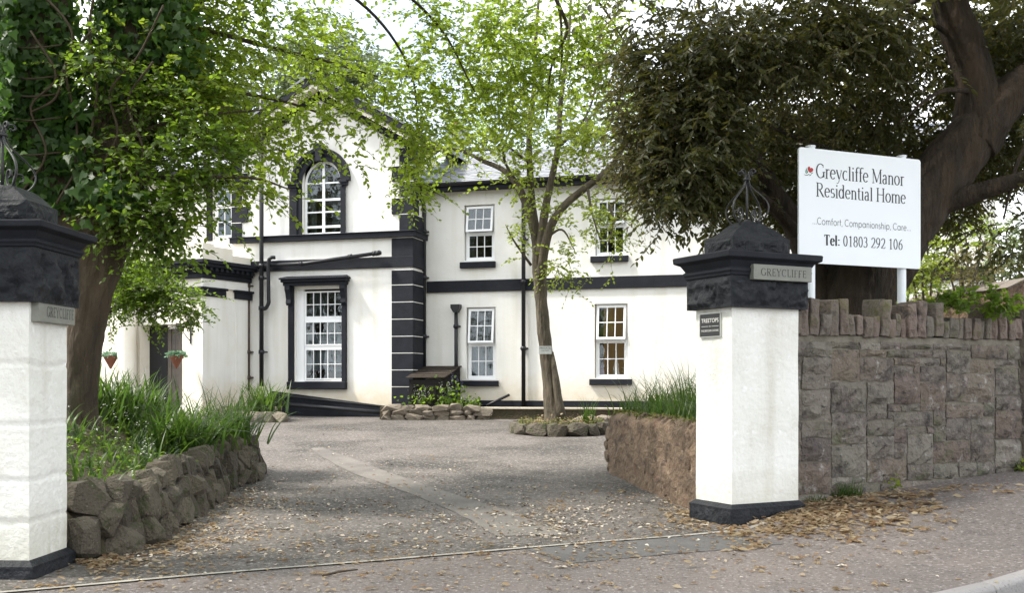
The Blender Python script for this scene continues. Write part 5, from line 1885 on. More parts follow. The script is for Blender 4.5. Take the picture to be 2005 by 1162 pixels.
# ------------------------------------------------------------------ leaves, twigs, crowns
SHAPES = {  # half outline: (along, half width); mirrored over the midrib
    'oval': [(0, 0), (.35, .5), (.72, .38), (1, 0)],
    'lance': [(0, 0), (.3, .5), (.7, .42), (1, 0)],
    'ivy': [(0, .02), (.12, .5), (.42, .34), (.55, .42), (1, 0)],
}
def leaves_np(pos, d, nor, size, aspect, shape='oval', fold=.25):
    """-> vertices, quads (two per leaf, folded along the midrib) for N leaves."""
    pos, d, nor = [np.asarray(a, float) for a in (pos, d, nor)]
    d /= np.linalg.norm(d, axis=1, keepdims=True) + 1e-9
    side = np.cross(d, nor)
    side /= np.linalg.norm(side, axis=1, keepdims=True) + 1e-9
    nor = np.cross(side, d)
    prof = SHAPES[shape]
    a = np.array([p[0] for p in prof]); w = np.array([p[1] for p in prof])
    k = len(prof)
    s = np.asarray(size, float)[:, None, None]
    mid = pos[:, None] + d[:, None] * (a[None, :, None] * s) - nor[:, None] * (s * .12 * (a ** 2)[None, :, None])
    off = side[:, None] * (w[None, :, None] * s * aspect)
    up = nor[:, None] * (w[None, :, None] * s * aspect * fold)
    Lr, Rr = mid[:, 1:-1] + off[:, 1:-1] + up[:, 1:-1], mid[:, 1:-1] - off[:, 1:-1] + up[:, 1:-1]
    base, tip = mid[:, :1], mid[:, -1:]
    V = np.concatenate([base, Lr, tip, Rr], axis=1)            # 1 + (k-2) + 1 + (k-2)
    m = V.shape[1]
    q = k - 2
    if q == 2:
        F = np.array([[0, 1, 2, 3], [0, 3, 5, 4]])
    else:
        F = np.array([[0, 1, 2, 3], [0, 3, 4, 4 + 0], [0, 5, 6, 7]])
        F = np.array([[0, 1, 2, 4], [2, 3, 4, 4], [0, 4, 6, 5], [6, 4, 7, 7]])
    return V.reshape(-1, 3), (F[None] + (np.arange(len(pos)) * m)[:, None, None]).reshape(-1, 4), len(F)

def ivy_leaves_np(pos, d, nor, size):
    """Five-pointed ivy leaves, three quads each."""
    pos, d, nor = [np.asarray(a, float) for a in (pos, d, nor)]
    d /= np.linalg.norm(d, axis=1, keepdims=True) + 1e-9
    side = np.cross(d, nor); side /= np.linalg.norm(side, axis=1, keepdims=True) + 1e-9
    nor = np.cross(side, d)
    pts = np.array([(0, 0, 0), (-.10, .42, .02), (.28, .50, -.04), (.42, .26, .04), (1.0, 0, -.14), (.42, -.26, .04), (.28, -.50, -.04), (-.10, -.42, .02)])
    V = pos[:, None] + (d[:, None] * pts[None, :, :1] + side[:, None] * pts[None, :, 1:2] + nor[:, None] * pts[None, :, 2:]) * np.asarray(size)[:, None, None]
    F = np.array([[0, 1, 2, 3], [0, 3, 4, 5], [0, 5, 6, 7]])
    return V.reshape(-1, 3), (F[None] + (np.arange(len(pos)) * 8)[:, None, None]).reshape(-1, 4), 3

def unit(a): return a / (np.linalg.norm(a, axis=-1, keepdims=True) + 1e-9)

def make_crown(parent, blobs, material, size=(.05, .08), aspect=.62, L=(.25, .5), k=9, droop=.5, clump=.32, nclump=14, shape='oval',
               flat=1.0, twigs=True, name='crown', one=None, one_n=0, hang=False, seed=1, out=.5, clear=None):
    """Leafy sprays in the volumes blobs = (px, py, distance, rx px, ry px, depth m, sprays). Every spray is a twig with k leaves."""
    rg = np.random.default_rng(seed)
    P0, D0 = [], []
    for bl in blobs:
        if bl[0] == 'w':                   # a volume given in metres: x, y, z, rx, ry, rz, sprays
            _, px, py, pz, rx, ry, rz, n = bl
            c, r = np.array((px, py, pz)), np.array((rx, ry, rz))
        else:
            px, py, Y, rx, ry, dep, n = bl
            c = np.array(at(px, py, Y))
            r = np.array([rx / FPX * Y, dep, ry / FPX * Y])
        cc = unit(rg.normal(size=(nclump, 3))) * rg.random((nclump, 1)) ** .4 * .85
        w = rg.random(nclump) + .25
        pick = rg.choice(nclump, n, p=w / w.sum())
        q = cc[pick] + rg.normal(size=(n, 3)) * clump * (.5 + rg.random((nclump, 1))[pick])
        P0.append(c + q * r)
        D0.append(unit(rg.normal(size=(n, 3)) * np.array([1, 1, .55]) + unit(q) * out))
    P0, D0 = np.concatenate(P0), np.concatenate(D0)
    if clear is not None:                  # nothing grows in front of these: (x0, x1, y0, y1 in pixels, nearer than)
        for (a0, a1, b0, b1, yn, *pr) in clear:
            X_, Y_ = P0[:, 0] / P0[:, 1] * FPX + CX, HY - (P0[:, 2] - CAMZ) / P0[:, 1] * FPX
            ok = (rg.random(len(P0)) > (pr[0] if pr else 1)) | ~((X_ > a0) & (X_ < a1) & (Y_ > b0) & (Y_ < b1) & (P0[:, 1] < yn))
            P0, D0 = P0[ok], D0[ok]
    n = len(P0)
    if hang: D0 = unit(D0 * np.array([1., 1., .6]) + np.array([0, 0, -.4]) * (.4 + 1.2 * rg.random((n, 1))))
    Ls = rg.uniform(*L, n)
    ts = (np.arange(k) + .6) / k
    def along_twig(t): return P0 + D0 * (Ls * t)[:, None] + np.array([0, 0, -1]) * (droop * Ls * t * t)[:, None]
    pos, dirs, nors, szs = [], [], [], []
    side = unit(np.cross(D0, np.array([0, 0, 1.0])))
    for j, t in enumerate(ts):
        tt = t + rg.uniform(-.4, .4, n) / k
        p = along_twig(tt)
        tang = D0 + np.array([0, 0, -1]) * (2 * droop * tt)[:, None]
        s = side * (1 if j % 2 else -1)
        d = unit(tang * .7 + s * rg.uniform(.4, 1.1, n)[:, None] + rg.normal(size=(n, 3)) * .3)
        if hang: d = unit(d * .9 + np.array([0, 0, -.2]))
        nn = unit(rg.normal(size=(n, 3)) * .75 + np.array([0, -.15, flat]))
        pos.append(p); dirs.append(d); nors.append(nn); szs.append(rg.uniform(*size, n) * (1 - .25 * t))
    pos, dirs, nors, szs = [np.concatenate(a) for a in (pos, dirs, nors, szs)]
    if one_n:                              # the leaves that show largest become pieces of their own
        cand = pos[:, 1] - (szs / pos[:, 1]) * 200
        inpic = (np.abs(pos[:, 0] / pos[:, 1]) < .49) & ((pos[:, 2] - CAMZ) / pos[:, 1] < .36)
        order = np.argsort(np.where(inpic, pos[:, 1], 1e9))[:one_n]
        V, F, nf = leaves_np(np.zeros((1, 3)), np.array([[0., 1, 0]]), np.array([[0., 0, 1]]), np.ones(1), aspect, shape)
        lm = np_mesh('leaf', V, F, one)
        base = parent.matrix_basis.translation if parent else Vector((0, 0, 0))
        for i in order:
            y_ = Vector(dirs[i]).normalized()
            x_ = y_.cross(Vector(nors[i])).normalized()
            z_ = x_.cross(y_)
            o = link('leaf', lm, None, parent)
            mw_ = frame4(Vector(pos[i]) - base, x_ * szs[i], y_ * szs[i], z_ * szs[i])
            o.matrix_basis = mw_
        keep = np.ones(len(pos), bool)
        keep[order] = False
        pos, dirs, nors, szs = pos[keep], dirs[keep], nors[keep], szs[keep]
    V, F, nf = leaves_np(pos, dirs, nors, szs, aspect, shape)
    base = np.array(parent.matrix_basis.translation) if parent else np.zeros(3)
    rnd = np.clip(np.repeat(rg.random(len(pos)) * .5 + .5 * np.tile(rg.random(n), k)[:len(pos)] if not one_n else rg.random(len(pos)) ** .9, nf), 0, 1)
    o = tag(link(name, np_mesh(name, V - base, F, material, rnd), None, parent), kind='stuff')
    if twigs:
        a, bq, c = P0, along_twig(np.full(n, .5)), along_twig(np.full(n, 1.0))
        r0 = np.full((n, 1), .0045)
        u1 = unit(np.cross(D0, np.array([.3, .2, 1.0])))
        u2 = unit(np.cross(D0, u1))
        ring = lambda p, r: [p + u1 * r, p - u1 * r * .5 + u2 * r * .87, p - u1 * r * .5 - u2 * r * .87]
        Vt = np.stack(ring(a, r0) + ring(bq, r0 * .75) + ring(c, r0 * .25), axis=1)
        Ft = []
        for q in (0, 3):
            for i in range(3):
                Ft.append([q + i, q + (i + 1) % 3, q + 3 + (i + 1) % 3, q + 3 + i])
        Ft = np.array(Ft)
        Fa = (Ft[None] + (np.arange(n) * 9)[:, None, None]).reshape(-1, 4)
        tag(link('twigs', np_mesh('twigs', Vt.reshape(-1, 3) - base, Fa, M['twig']), None, parent), kind='stuff')
    return o

def limb(parent, px_pts, r_px, material, name='branch', n=10, sub=6, wob=.10, wf=3.0, ridge=0.0):
    """a tapered limb through pixels (px, py, distance) with radii in pixels"""
    pts = catmull([at(*p) for p in px_pts], sub)
    rr = [r / FPX * p[2] for r, p in zip(r_px, px_pts)]
    rr = lerp_list(rr, len(pts))
    base = parent.matrix_basis.translation
    b = MB()
    b.tube(pts, rr, n, wob=wob, wf=wf, ridge=ridge)
    b.v = [(v[0] - base.x, v[1] - base.y, v[2] - base.z) for v in b.v]
    return b.build(name, material, parent, smooth=True)

# --- old tree on the left with two ivy-clad stems
tp = at(150, 812, 12.0)
OT = tag(empty('old_tree', tp), label='big old twin-stemmed tree with brown bark standing in the left bed', cat='tree')
limb(OT, [(140, 835, 12.0), (148, 790, 12.0), (158, 720, 12.0), (168, 640, 12.02), (180, 560, 12.05), (190, 490, 12.1), (196, 420, 12.15), (180, 350, 12.2)],
     [52, 38, 33, 36, 44, 56, 70, 62], M['bark_brown'], 'trunk', 56, 14, .10, 1.4, .10)
limb(OT, [(185, 500, 12.1), (135, 430, 12.1), (90, 350, 12.1), (74, 230, 12.1), (70, 60, 12.1), (68, -150, 12.2), (60, -500, 12.4)], [50, 60, 66, 70, 70, 66, 52], M['bark_brown'], 'stem', 20, 8, .08, 1.4)
limb(OT, [(192, 440, 12.2), (222, 350, 12.3), (238, 250, 12.4), (262, 120, 12.5), (285, 0, 12.6), (310, -200, 12.7), (330, -520, 12.9)], [50, 62, 66, 66, 66, 58, 46], M['bark_brown'], 'stem', 20, 8, .08, 1.4)
for br in ([(270, 90, 12.5), (360, 30, 12.7), (450, -40, 13.2), (560, -120, 14)], [(245, 260, 12.4), (330, 210, 12.6), (430, 180, 13.2), (560, 200, 14.2), (660, 235, 14.8)],
           [(232, 300, 12.3), (300, 250, 12.0), (400, 225, 12.2), (520, 215, 12.6)], [(290, 60, 12.6), (400, 60, 13), (520, 90, 13.8), (640, 120, 14.6), (740, 150, 15)],
           [(205, 345, 12.0), (300, 348, 11.8), (400, 347, 11.8), (500, 350, 11.9), (570, 372, 12)], [(300, -150, 12.7), (480, -120, 13.4), (690, -80, 14.2), (850, 40, 15), (930, 180, 15.4)],
           [(300, -180, 12.7), (620, -220, 14.2), (950, -160, 15.4), (1150, -20, 16), (1240, 110, 16.4)], [(480, -120, 13.4), (700, 0, 14), (800, 130, 14.6), (820, 260, 15)],
           [(950, -160, 15.4), (1080, -20, 15.8), (1100, 90, 16), (1095, 160, 16.1)], [(1090, 0, 15.9), (1110, 60, 16), (1080, 130, 16), (1070, 230, 16)]):
    limb(OT, br, list(np.linspace(7 if br[0][0] < 320 else 4.5, 1.3, len(br))), M['bark_brown'], 'branch', 7, 8, .12)
SP = [  # spring foliage of this tree and its drooping outer branches
    (430, 70, 13.4, 150, 110, 1.0, 420), (560, 150, 14.2, 130, 110, 1.0, 330), (640, 90, 15.0, 70, 80, .9, 90), (400, 210, 12.8, 110, 90, .8, 300), (520, 260, 13.2, 110, 60, .7, 190),
    (360, -120, 13, 260, 110, 1.6, 400), (650, -150, 14.5, 200, 90, 1.6, 200), (330, 60, 13.4, 70, 110, .8, 150),
    (640, 265, 13.6, 90, 42, .6, 80), (720, 215, 14.2, 70, 70, .6, 130), (790, 210, 14.6, 70, 95, .7, 230), (850, 240, 15, 60, 90, .7, 150), (770, 130, 14.8, 80, 40, .8, 90),
    (905, 90, 15.4, 90, 110, .9, 260), (1010, 60, 15.8, 90, 110, .9, 300), (1100, 90, 16, 90, 110, .9, 300), (980, 190, 15.8, 90, 70, .8, 230), (1180, 60, 16.2, 70, 100, .9, 190),
    (1000, -120, 15.6, 300, 90, 1.6, 260), (810, 30, 15, 60, 60, .8, 80), (730, 35, 15, 90, 60, .8, 40), (1215, 180, 16.4, 50, 60, .6, 80), (810, 345, 14.6, 40, 50, .4, 60),
    (450, 350, 11.9, 70, 45, .4, 40), (540, 380, 12, 60, 50, .4, 24), (430, 440, 12, 60, 30, .4, 16), (690, 320, 13.8, 40, 24, .4, 16),
]
SP = [b_[:6] + (int(b_[6] * (.8 if b_[0] < 480 else .56)),) for b_ in SP]
HOUSE_CLEAR = [(572, 690, 285, 470, 99, .93), (840, 1010, 300, 375, 99, .75), (600, 780, 160, 300, 99, .35), (700, 800, -20, 125, 99, .8), (890, 990, 380, 540, 99, .9), (395, 480, 300, 480, 99, .55), (480, 760, 150, 300, 99, .25)]
make_crown(OT, SP, M['leaf_spring'], (.065, .105), .62, (.3, .6), 10, .35, .30, 18, seed=2, clear=HOUSE_CLEAR)
# darker green sprays close to the trunk
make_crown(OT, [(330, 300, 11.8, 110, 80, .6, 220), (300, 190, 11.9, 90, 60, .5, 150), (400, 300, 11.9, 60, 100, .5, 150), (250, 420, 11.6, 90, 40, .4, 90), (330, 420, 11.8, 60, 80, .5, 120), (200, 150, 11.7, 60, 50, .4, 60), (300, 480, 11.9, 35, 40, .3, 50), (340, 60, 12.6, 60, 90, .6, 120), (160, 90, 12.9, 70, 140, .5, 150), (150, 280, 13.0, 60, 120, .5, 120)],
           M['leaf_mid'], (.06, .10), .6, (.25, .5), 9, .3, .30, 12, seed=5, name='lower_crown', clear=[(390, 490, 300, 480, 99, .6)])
# the leafy bush that hangs below, in front of the porch
lb = at(300, 560, 14.6)
BS = tag(empty('overhanging_bush', at(190, 640, 14.8)), label='rounded bright green bush hanging in front of the porch behind the old trunk', cat='bush')
limb(BS, [(150, 690, 14.8), (200, 620, 14.8), (260, 590, 14.7), (330, 570, 14.6)], [7, 6, 4, 2], M['twig'], 'stem', 6)
make_crown(BS, [(285, 560, 14.6, 75, 62, .6, 420), (335, 590, 14.5, 48, 42, .45, 230), (230, 560, 14.7, 40, 70, .5, 170), (250, 490, 14.8, 40, 40, .5, 90), (210, 600, 14.8, 20, 14, .2, 24)], M['leaf_mid'], (.045, .075), .55, (.15, .3), 9, .2, .28, 18, seed=8)

# --- ivy on the two stems: stems, single leaves, the rest of the leaves as one mass
IV = tag(empty('ivy', at(170, 430, 11.9)), label='dark glossy ivy climbing both stems of the old tree', cat='ivy')
rg = np.random.default_rng(4)
pos, dirs, nors, szs = [], [], [], []
def stem_pt(which, t):
    if which == 0: c, r = [(150, 445), (110, 390), (86, 310), (74, 200), (70, 60), (70, -60)], [62, 64, 68, 71, 71, 70]
    else: c, r = [(200, 420), (222, 350), (238, 250), (262, 120), (285, 0), (295, -60)], [64, 66, 68, 68, 68, 66]
    f = t * 5; i = min(4, int(f)); f -= i
    return c[i][0] + (c[i + 1][0] - c[i][0]) * f, c[i][1] + (c[i + 1][1] - c[i][1]) * f, r[i]
cl = [(int(rg.random() < .5), rg.random() ** .9, rg.uniform(-1.25, 1.25), rg.uniform(.03, .12)) for _ in range(130)]
for i in range(4600):
    wch, t0, a0, sg = cl[rg.integers(130)]
    t = min(1, max(0, t0 + rg.normal() * sg)); a = a0 + rg.normal() * sg * 6
    if abs(a) > 1.7: continue
    x, y, r = stem_pt(wch, t)
    Yc = 12.1 + .4 * wch
    rr = r / FPX * Yc * 1.05 + abs(rg.normal()) * .07
    c = at(x, y, Yc)
    nrm = np.array([math.sin(a), -math.cos(a), .25])
    pos.append(np.array(c) + nrm * rr)
    nors.append(unit(nrm + rg.normal(size=3) * .4)); dirs.append(unit(np.array([0, -.2, -1]) + rg.normal(size=3) * .6)); szs.append(rg.uniform(.06, .125))
for (px, py, Y, rx, ry, n) in ((330, 60, 12.1, 50, 80, 180), (375, 100, 12.3, 30, 70, 70), (325, 440, 11.9, 25, 60, 60), (210, 375, 11.4, 60, 40, 160), (8, 150, 11.5, 22, 160, 420), (30, 330, 11.6, 40, 40, 120), (150, 250, 11.6, 30, 120, 110)):
    for i in range(n):
        pos.append(np.array(at(px + rg.normal() * rx * .6, py + rg.normal() * ry * .6, Y + rg.normal() * .12)))
        nors.append(unit(np.array([0, -1, .5]) + rg.normal(size=3) * .6)); dirs.append(unit(np.array([0, -.2, -1]) + rg.normal(size=3) * .6)); szs.append(rg.uniform(.07, .14))
pos, dirs, nors, szs = map(np.array, (pos, dirs, nors, szs))
order = np.argsort(-szs)
V, F, nf = ivy_leaves_np(np.zeros((1, 3)), np.array([[0., 1, 0]]), np.array([[0., 0, 1]]), np.ones(1))
lm = np_mesh('leaf', V, F, M['leaf_ivy_one'])
base = IV.location.copy()
for i in order[:300]:
    y_ = Vector(dirs[i]).normalized(); x_ = y_.cross(Vector(nors[i])).normalized(); z_ = x_.cross(y_)
    o = link('leaf', lm, None, IV)
    o.matrix_basis = frame4(Vector(pos[i]) - base, x_ * szs[i], y_ * szs[i], z_ * szs[i])
rest = order[300:]
V, F, nf = ivy_leaves_np(pos[rest], dirs[rest], nors[rest], szs[rest])
tag(link('leaves', np_mesh('leaves', V - np.array(base), F, M['leaf_ivy'], np.repeat(rg.random(len(rest)) ** 1.15 * .97, nf)), None, IV), kind='stuff')
for pts in ([(110, 400), (165, 300), (190, 180), (175, 60), (190, -40)], [(180, 420), (150, 330), (150, 240), (130, 150), (140, 60), (75, -20)], [(240, 430), (200, 340), (230, 260), (215, 180), (270, 110), (320, 10)], [(40, 380), (90, 300), (60, 210), (110, 150), (60, 60)],
            [(60, 220), (110, 190), (130, 120), (180, 60)], [(240, 400), (280, 300), (250, 200), (300, 120)]):
    limb(IV, [(x, y, 11.62 - .1 * (x < 150)) for x, y in pts], [2.4] * len(pts), M['ivystem'], 'stem', 6, 6, .2)
for yy in (185, 232, 300, 90, 150):
    limb(IV, [(20, yy, 11.58), (60, yy + 4, 11.5), (120, yy - 2, 11.6)], [1.8] * 3, M['ivystem'], 'stem', 5, 4, .2)

# --- slim multi-limbed tree in the island bed
yt = at(1087, 832, 22.3)
YT = tag(empty('slim_tree', yt), label='slim grey-barked tree forking into four limbs in the island bed', cat='tree')
Yt = 22.3
limb(YT, [(1088, 838, Yt), (1084, 812, Yt), (1078, 760, Yt), (1070, 700, Yt), (1064, 640, Yt), (1059, 580, Yt), (1056, 530, Yt), (1055, 485, Yt)], [25, 18, 14.5, 13, 12.5, 12.5, 12.5, 12.5], M['bark_grey'], 'trunk', 40, 14, .14, 3.0, .12)
b_ = MB()
limb(YT, [(1102, 832, Yt - .05), (1096, 800, Yt - .15), (1088, 740, Yt - .15), (1080, 690, Yt - .05)], [11, 9, 7, 4], M['bark_grey'], 'buttress', 10, 8, .15)
limb(YT, [(1056, 520, Yt), (1048, 460, Yt), (1034, 410, Yt), (1012, 362, Yt), (985, 333, Yt + .2), (945, 315, Yt + .4), (905, 296, Yt + .6), (840, 285, Yt + .8)], [11, 9.5, 8.5, 7, 5.5, 4.5, 3, 1.5], M['bark_grey'], 'limb', 10, 8)
limb(YT, [(1052, 470, Yt), (1042, 400, Yt + .1), (1037, 320, Yt + .2), (1037, 250, Yt + .3), (1046, 170, Yt + .4), (1050, 60, Yt + .5), (1060, -60, Yt + .6)], [9, 7.5, 6.5, 5.5, 4.5, 3.5, 2], M['bark_grey'], 'limb', 10, 8)
limb(YT, [(1057, 500, Yt - .1), (1066, 420, Yt - .1), (1078, 360, Yt - .1), (1092, 290, Yt), (1098, 200, Yt + .1), (1112, 90, Yt + .2), (1120, -40, Yt + .3)], [9.5, 8, 6.5, 5.5, 5, 3.5, 2], M['bark_grey'], 'limb', 10, 8)
limb(YT, [(1060, 540, Yt - .15), (1066, 490, Yt - .3), (1080, 440, Yt - .4), (1108, 400, Yt - .5), (1150, 365, Yt - .6), (1182, 340, Yt - .7), (1215, 300, Yt - .8), (1240, 240, Yt - .9)], [10, 9, 8.5, 7.5, 7, 6, 4, 2], M['bark_grey'], 'limb', 10, 8)
for br in ([(1150, 365, Yt - .6), (1160, 420, Yt - .8), (1175, 470, Yt - 1)], [(1012, 362, Yt), (985, 300, Yt), (1005, 230, Yt), (990, 150, Yt)], [(1066, 470, Yt - .3), (1100, 450, Yt - .5), (1125, 490, Yt - .6)],
           [(1037, 320, Yt + .2), (1000, 290, Yt), (950, 240, Yt), (920, 180, Yt)], [(1040, 520, Yt - .2), (1005, 470, Yt - .4), (990, 440, Yt - .5)], [(1092, 290, Yt), (1140, 240, Yt), (1165, 170, Yt), (1150, 90, Yt)], [(1195, 400, Yt - 1), (1200, 440, Yt - 1.1), (1190, 480, Yt - 1.2)]):
    limb(YT, br, list(np.linspace(3.2, 1, len(br))), M['bark_grey'], 'twig', 6, 6)
make_crown(YT, [(1060, 220, Yt, 110, 120, 1.6, 190), (1100, 300, Yt, 90, 60, 1.2, 70), (950, 250, Yt, 90, 70, 1.2, 80), (1190, 260, Yt - .6, 70, 70, 1.2, 150), (1040, 80, Yt, 150, 110, 1.8, 180), (900, 300, Yt + .6, 60, 40, .8, 110), (1000, 350, Yt, 50, 40, .8, 50), (1090, 390, Yt, 50, 50, .8, 60), (1080, -100, Yt, 220, 100, 2, 150)],
           M['leaf_young'], (.09, .145), .62, (.4, .8), 8, .3, .28, 16, seed=12, clear=HOUSE_CLEAR + [(985, 1110, 360, 480, 99, .8), (1000, 1110, 290, 380, 99, .35)])
make_crown(YT, [(1010, 455, Yt - .4, 24, 36, .4, 22), (1110, 515, Yt - .6, 55, 40, .5, 55), (1195, 455, Yt - 1, 40, 60, .6, 45), (1150, 420, Yt - .8, 50, 50, .6, 40), (1060, 440, Yt - .6, 40, 70, .4, 20), (1225, 430, Yt - 1, 30, 30, .4, 18)],
           M['leaf_young'], (.07, .11), .6, (.3, .6), 8, .3, .4, 8, seed=13, name='lower_sprays')
# small tin notice on its trunk
tn = at(1067.5, 686, Yt - .21)
TN = tag(empty('private_notice', tn, R(-3)), label='small tin PRIVATE car park notice nailed to the slim tree trunk', cat='sign')
w_, h_ = 25 / FPX * Yt, 15.5 / FPX * Yt
b = MB(); b.box(-w_ / 2, w_ / 2, -.008, .012, -h_ / 2, h_ / 2)
pn = b.build('tin_plate', M['tin'], TN)
font_text(pn, 'PRIVATE', -w_ * .42, w_ * .42, h_ * .12, h_ * .26, -.0095, M['ink'])
font_text(pn, 'CAR PARK', -w_ * .3, w_ * .3, -h_ * .14, h_ * .15, -.0095, M['ink'])

# --- big dark evergreen on the right, behind the wall
Ye = 13.6
ET = tag(empty('evergreen_tree', at(1665, 640, Ye)), label='massive dark evergreen oak leaning right behind the notice board and stone wall', cat='tree')
limb(ET, [(1640, 720, Ye), (1652, 650, Ye), (1672, 580, Ye), (1705, 510, Ye), (1750, 440, Ye), (1800, 390, Ye), (1850, 330, Ye), (1905, 260, Ye), (1925, 200, Ye + .1)], [110, 86, 82, 82, 76, 62, 54, 47, 43], M['bark_dark'], 'trunk', 64, 14, .14, 1.3, .10)
limb(ET, [(1915, 240, Ye), (1912, 170, Ye), (1890, 90, Ye), (1862, 20, Ye), (1840, -80, Ye), (1800, -300, Ye)], [44, 40, 35, 32, 28, 18], M['bark_dark'], 'limb', 48, 14, .12, 1.6, .09)
limb(ET, [(1900, 280, Ye), (1950, 215, Ye), (2005, 170, Ye), (2090, 110, Ye), (2200, 0, Ye)], [52, 44, 40, 34, 24], M['bark_dark'], 'limb', 48, 14, .12, 1.6, .09)
limb(ET, [(1790, 420, Ye), (1860, 395, Ye - .2), (1930, 372, Ye - .4), (2020, 345, Ye - .6), (2150, 310, Ye - .8)], [36, 22, 18, 15, 10], M['bark_dark'], 'limb', 12, 8, .12, 1.8)
limb(ET, [(1640, 690, Ye - .1), (1605, 600, Ye - .1), (1580, 500, Ye - .05), (1550, 430, Ye), (1500, 350, Ye), (1430, 250, Ye - .1), (1360, 180, Ye - .2)], [60, 36, 26, 22, 18, 12, 5], M['bark_dark'], 'limb', 14, 8, .12, 1.8)
limb(ET, [(1570, 470, Ye - .05), (1500, 395, Ye - .3), (1400, 330, Ye - .5), (1320, 315, Ye - .7)], [14, 10, 7, 3], M['bark_dark'], 'branch', 9, 8)
for br in ([(1880, 80, Ye), (1780, 20, Ye - .3), (1650, -20, Ye - .6), (1500, -40, Ye - 1)], [(1850, -40, Ye), (1700, 60, Ye - .8), (1560, 120, Ye - 1), (1420, 150, Ye - 1.2)], [(1800, 400, Ye), (1740, 300, Ye + .3), (1680, 220, Ye + .4), (1620, 170, Ye + .4)],
           [(1915, 180, Ye), (1840, 180, Ye - .6), (1760, 240, Ye - .9)], [(2030, 150, Ye), (2020, 250, Ye - .3), (1985, 340, Ye - .4), (1965, 430, Ye - .4)], [(1650, 300, Ye + .4), (1560, 270, Ye), (1470, 230, Ye - .6)]):
    limb(ET, br, list(np.linspace(6.5, 1.8, len(br))), M['bark_dark'], 'branch', 8, 8)
EG = [(1420, 110, 12.6, 150, 130, .9, 720), (1560, 90, 12.8, 170, 130, 1.0, 700), (1720, 90, 13.2, 170, 130, 1.0, 640), (1320, 200, 12.4, 70, 150, .6, 420), (1400, 260, 12.3, 110, 90, .7, 520), (1510, 230, 12.6, 120, 90, .8, 520),
      (1640, 210, 13.0, 130, 80, .8, 460), (1760, 210, 13.4, 90, 90, .8, 330), (1340, 340, 12.2, 90, 70, .6, 300), (1420, 360, 12.6, 90, 60, .6, 300), (1500, 330, 13.6, 80, 70, .6, 260), (1290, 400, 12.1, 50, 45, .5, 90), (1340, 440, 12.0, 60, 50, .5, 60), (1290, 505, 12.0, 20, 18, .3, 9),
      (1840, 110, 14.0, 130, 130, 1.0, 420), (1960, 90, 14.2, 110, 120, 1.0, 400), (1830, 260, 14.4, 70, 60, .7, 160), (1960, 280, 14.0, 80, 70, .8, 240), (1950, 400, 13.2, 60, 80, .6, 240), (1880, 400, 14.3, 50, 50, .5, 110), (1990, 440, 13.2, 40, 70, .5, 110),
      (1500, -150, 13, 300, 120, 1.8, 700), (1850, -150, 14, 260, 120, 1.8, 500), (1700, 340, 14.6, 150, 50, .6, 240), (1560, 370, 14.4, 60, 60, .6, 160), (2120, 100, 14, 120, 300, 1.5, 300), (1260, 100, 12.8, 40, 90, .5, 110), (1440, 440, 13.2, 60, 40, .4, 80), (1540, 420, 14.2, 30, 40, .4, 50)]
EG = [b_[:6] + (int(b_[6] * .82),) for b_ in EG] + [(1965, 50, 15.2, 90, 120, .8, 420), (1900, 130, 15.0, 80, 120, .7, 260), (1970, 270, 15.0, 80, 90, .7, 330), (1900, 350, 15.2, 70, 50, .6, 160), (1800, 60, 14.8, 90, 110, .7, 260), (1500, 260, 14.9, 100, 80, .6, 380), (1610, 230, 15.0, 120, 80, .6, 400), (1440, 330, 14.8, 60, 60, .5, 180), (1720, 250, 15.2, 90, 60, .6, 260)]
make_crown(ET, EG, M['leaf_dark'], (.065, .13), .38, (.22, .5), 11, .2, .33, 20, 'lance', .6, seed=21, hang=True, one=M['leaf_dark_one'], one_n=300, clear=[(1450, 1880, 150, 600, 13.45), (1330, 1520, 420, 620, 12.6), (1780, 2005, -60, 470, 13.75), (1130, 1250, 330, 540, 99), (1225, 1345, 400, 580, 99, .82)])
make_crown(ET, [(1250, 300, 12.6, 50, 110, .5, 260), (1290, 250, 12.8, 50, 60, .5, 160), (1230, 370, 12.5, 40, 50, .4, 60), (1500, 160, 13.4, 250, 170, .6, 380), (1240, 200, 12.8, 30, 80, .4, 70)], M['leaf_olive'], (.06, .10), .34, (.25, .45), 9, .3, .34, 16, 'lance', .6, seed=23, name='brown_young_leaves', clear=[(1150, 1235, 350, 520, 99)])

# ------------------------------------------------------------------ trees and shrubs farther off
def far_tree(px, py, Y, rx, ry, n, label, material='leaf_far', size=(.16, .28), dep=3.0):
    t = tag(empty('background_tree', at(px, HY - 10, Y)), label=label, cat='tree')
    t.location.z = .3
    limb(t, [(px, 770, Y), (px, py + ry * .5, Y), (px + 4, py - ry * .3, Y)], [9, 7, 3], M['bark_grey'], 'trunk', 8)
    make_crown(t, [(px, py, Y, rx, ry, dep, n), (px - rx * .5, py + ry * .3, Y, rx * .6, ry * .6, dep, n // 3), (px + rx * .5, py + ry * .35, Y, rx * .6, ry * .6, dep, n // 3)], M[material], size, .6, (.5, 1.1), 8, .2, .3, 16, seed=int(px), twigs=False)
    return t
far_tree(640, 130, 48, 100, 75, 600, 'pale green tree rising behind the gable of the house')
far_tree(480, 190, 46, 110, 110, 500, 'pale green tree behind the left end of the house roof')
far_tree(330, 330, 44, 120, 130, 500, 'green tree behind the low left range of the house')
far_tree(1150, 250, 52, 90, 60, 160, 'thin pale tree above the slate roof of the wing')
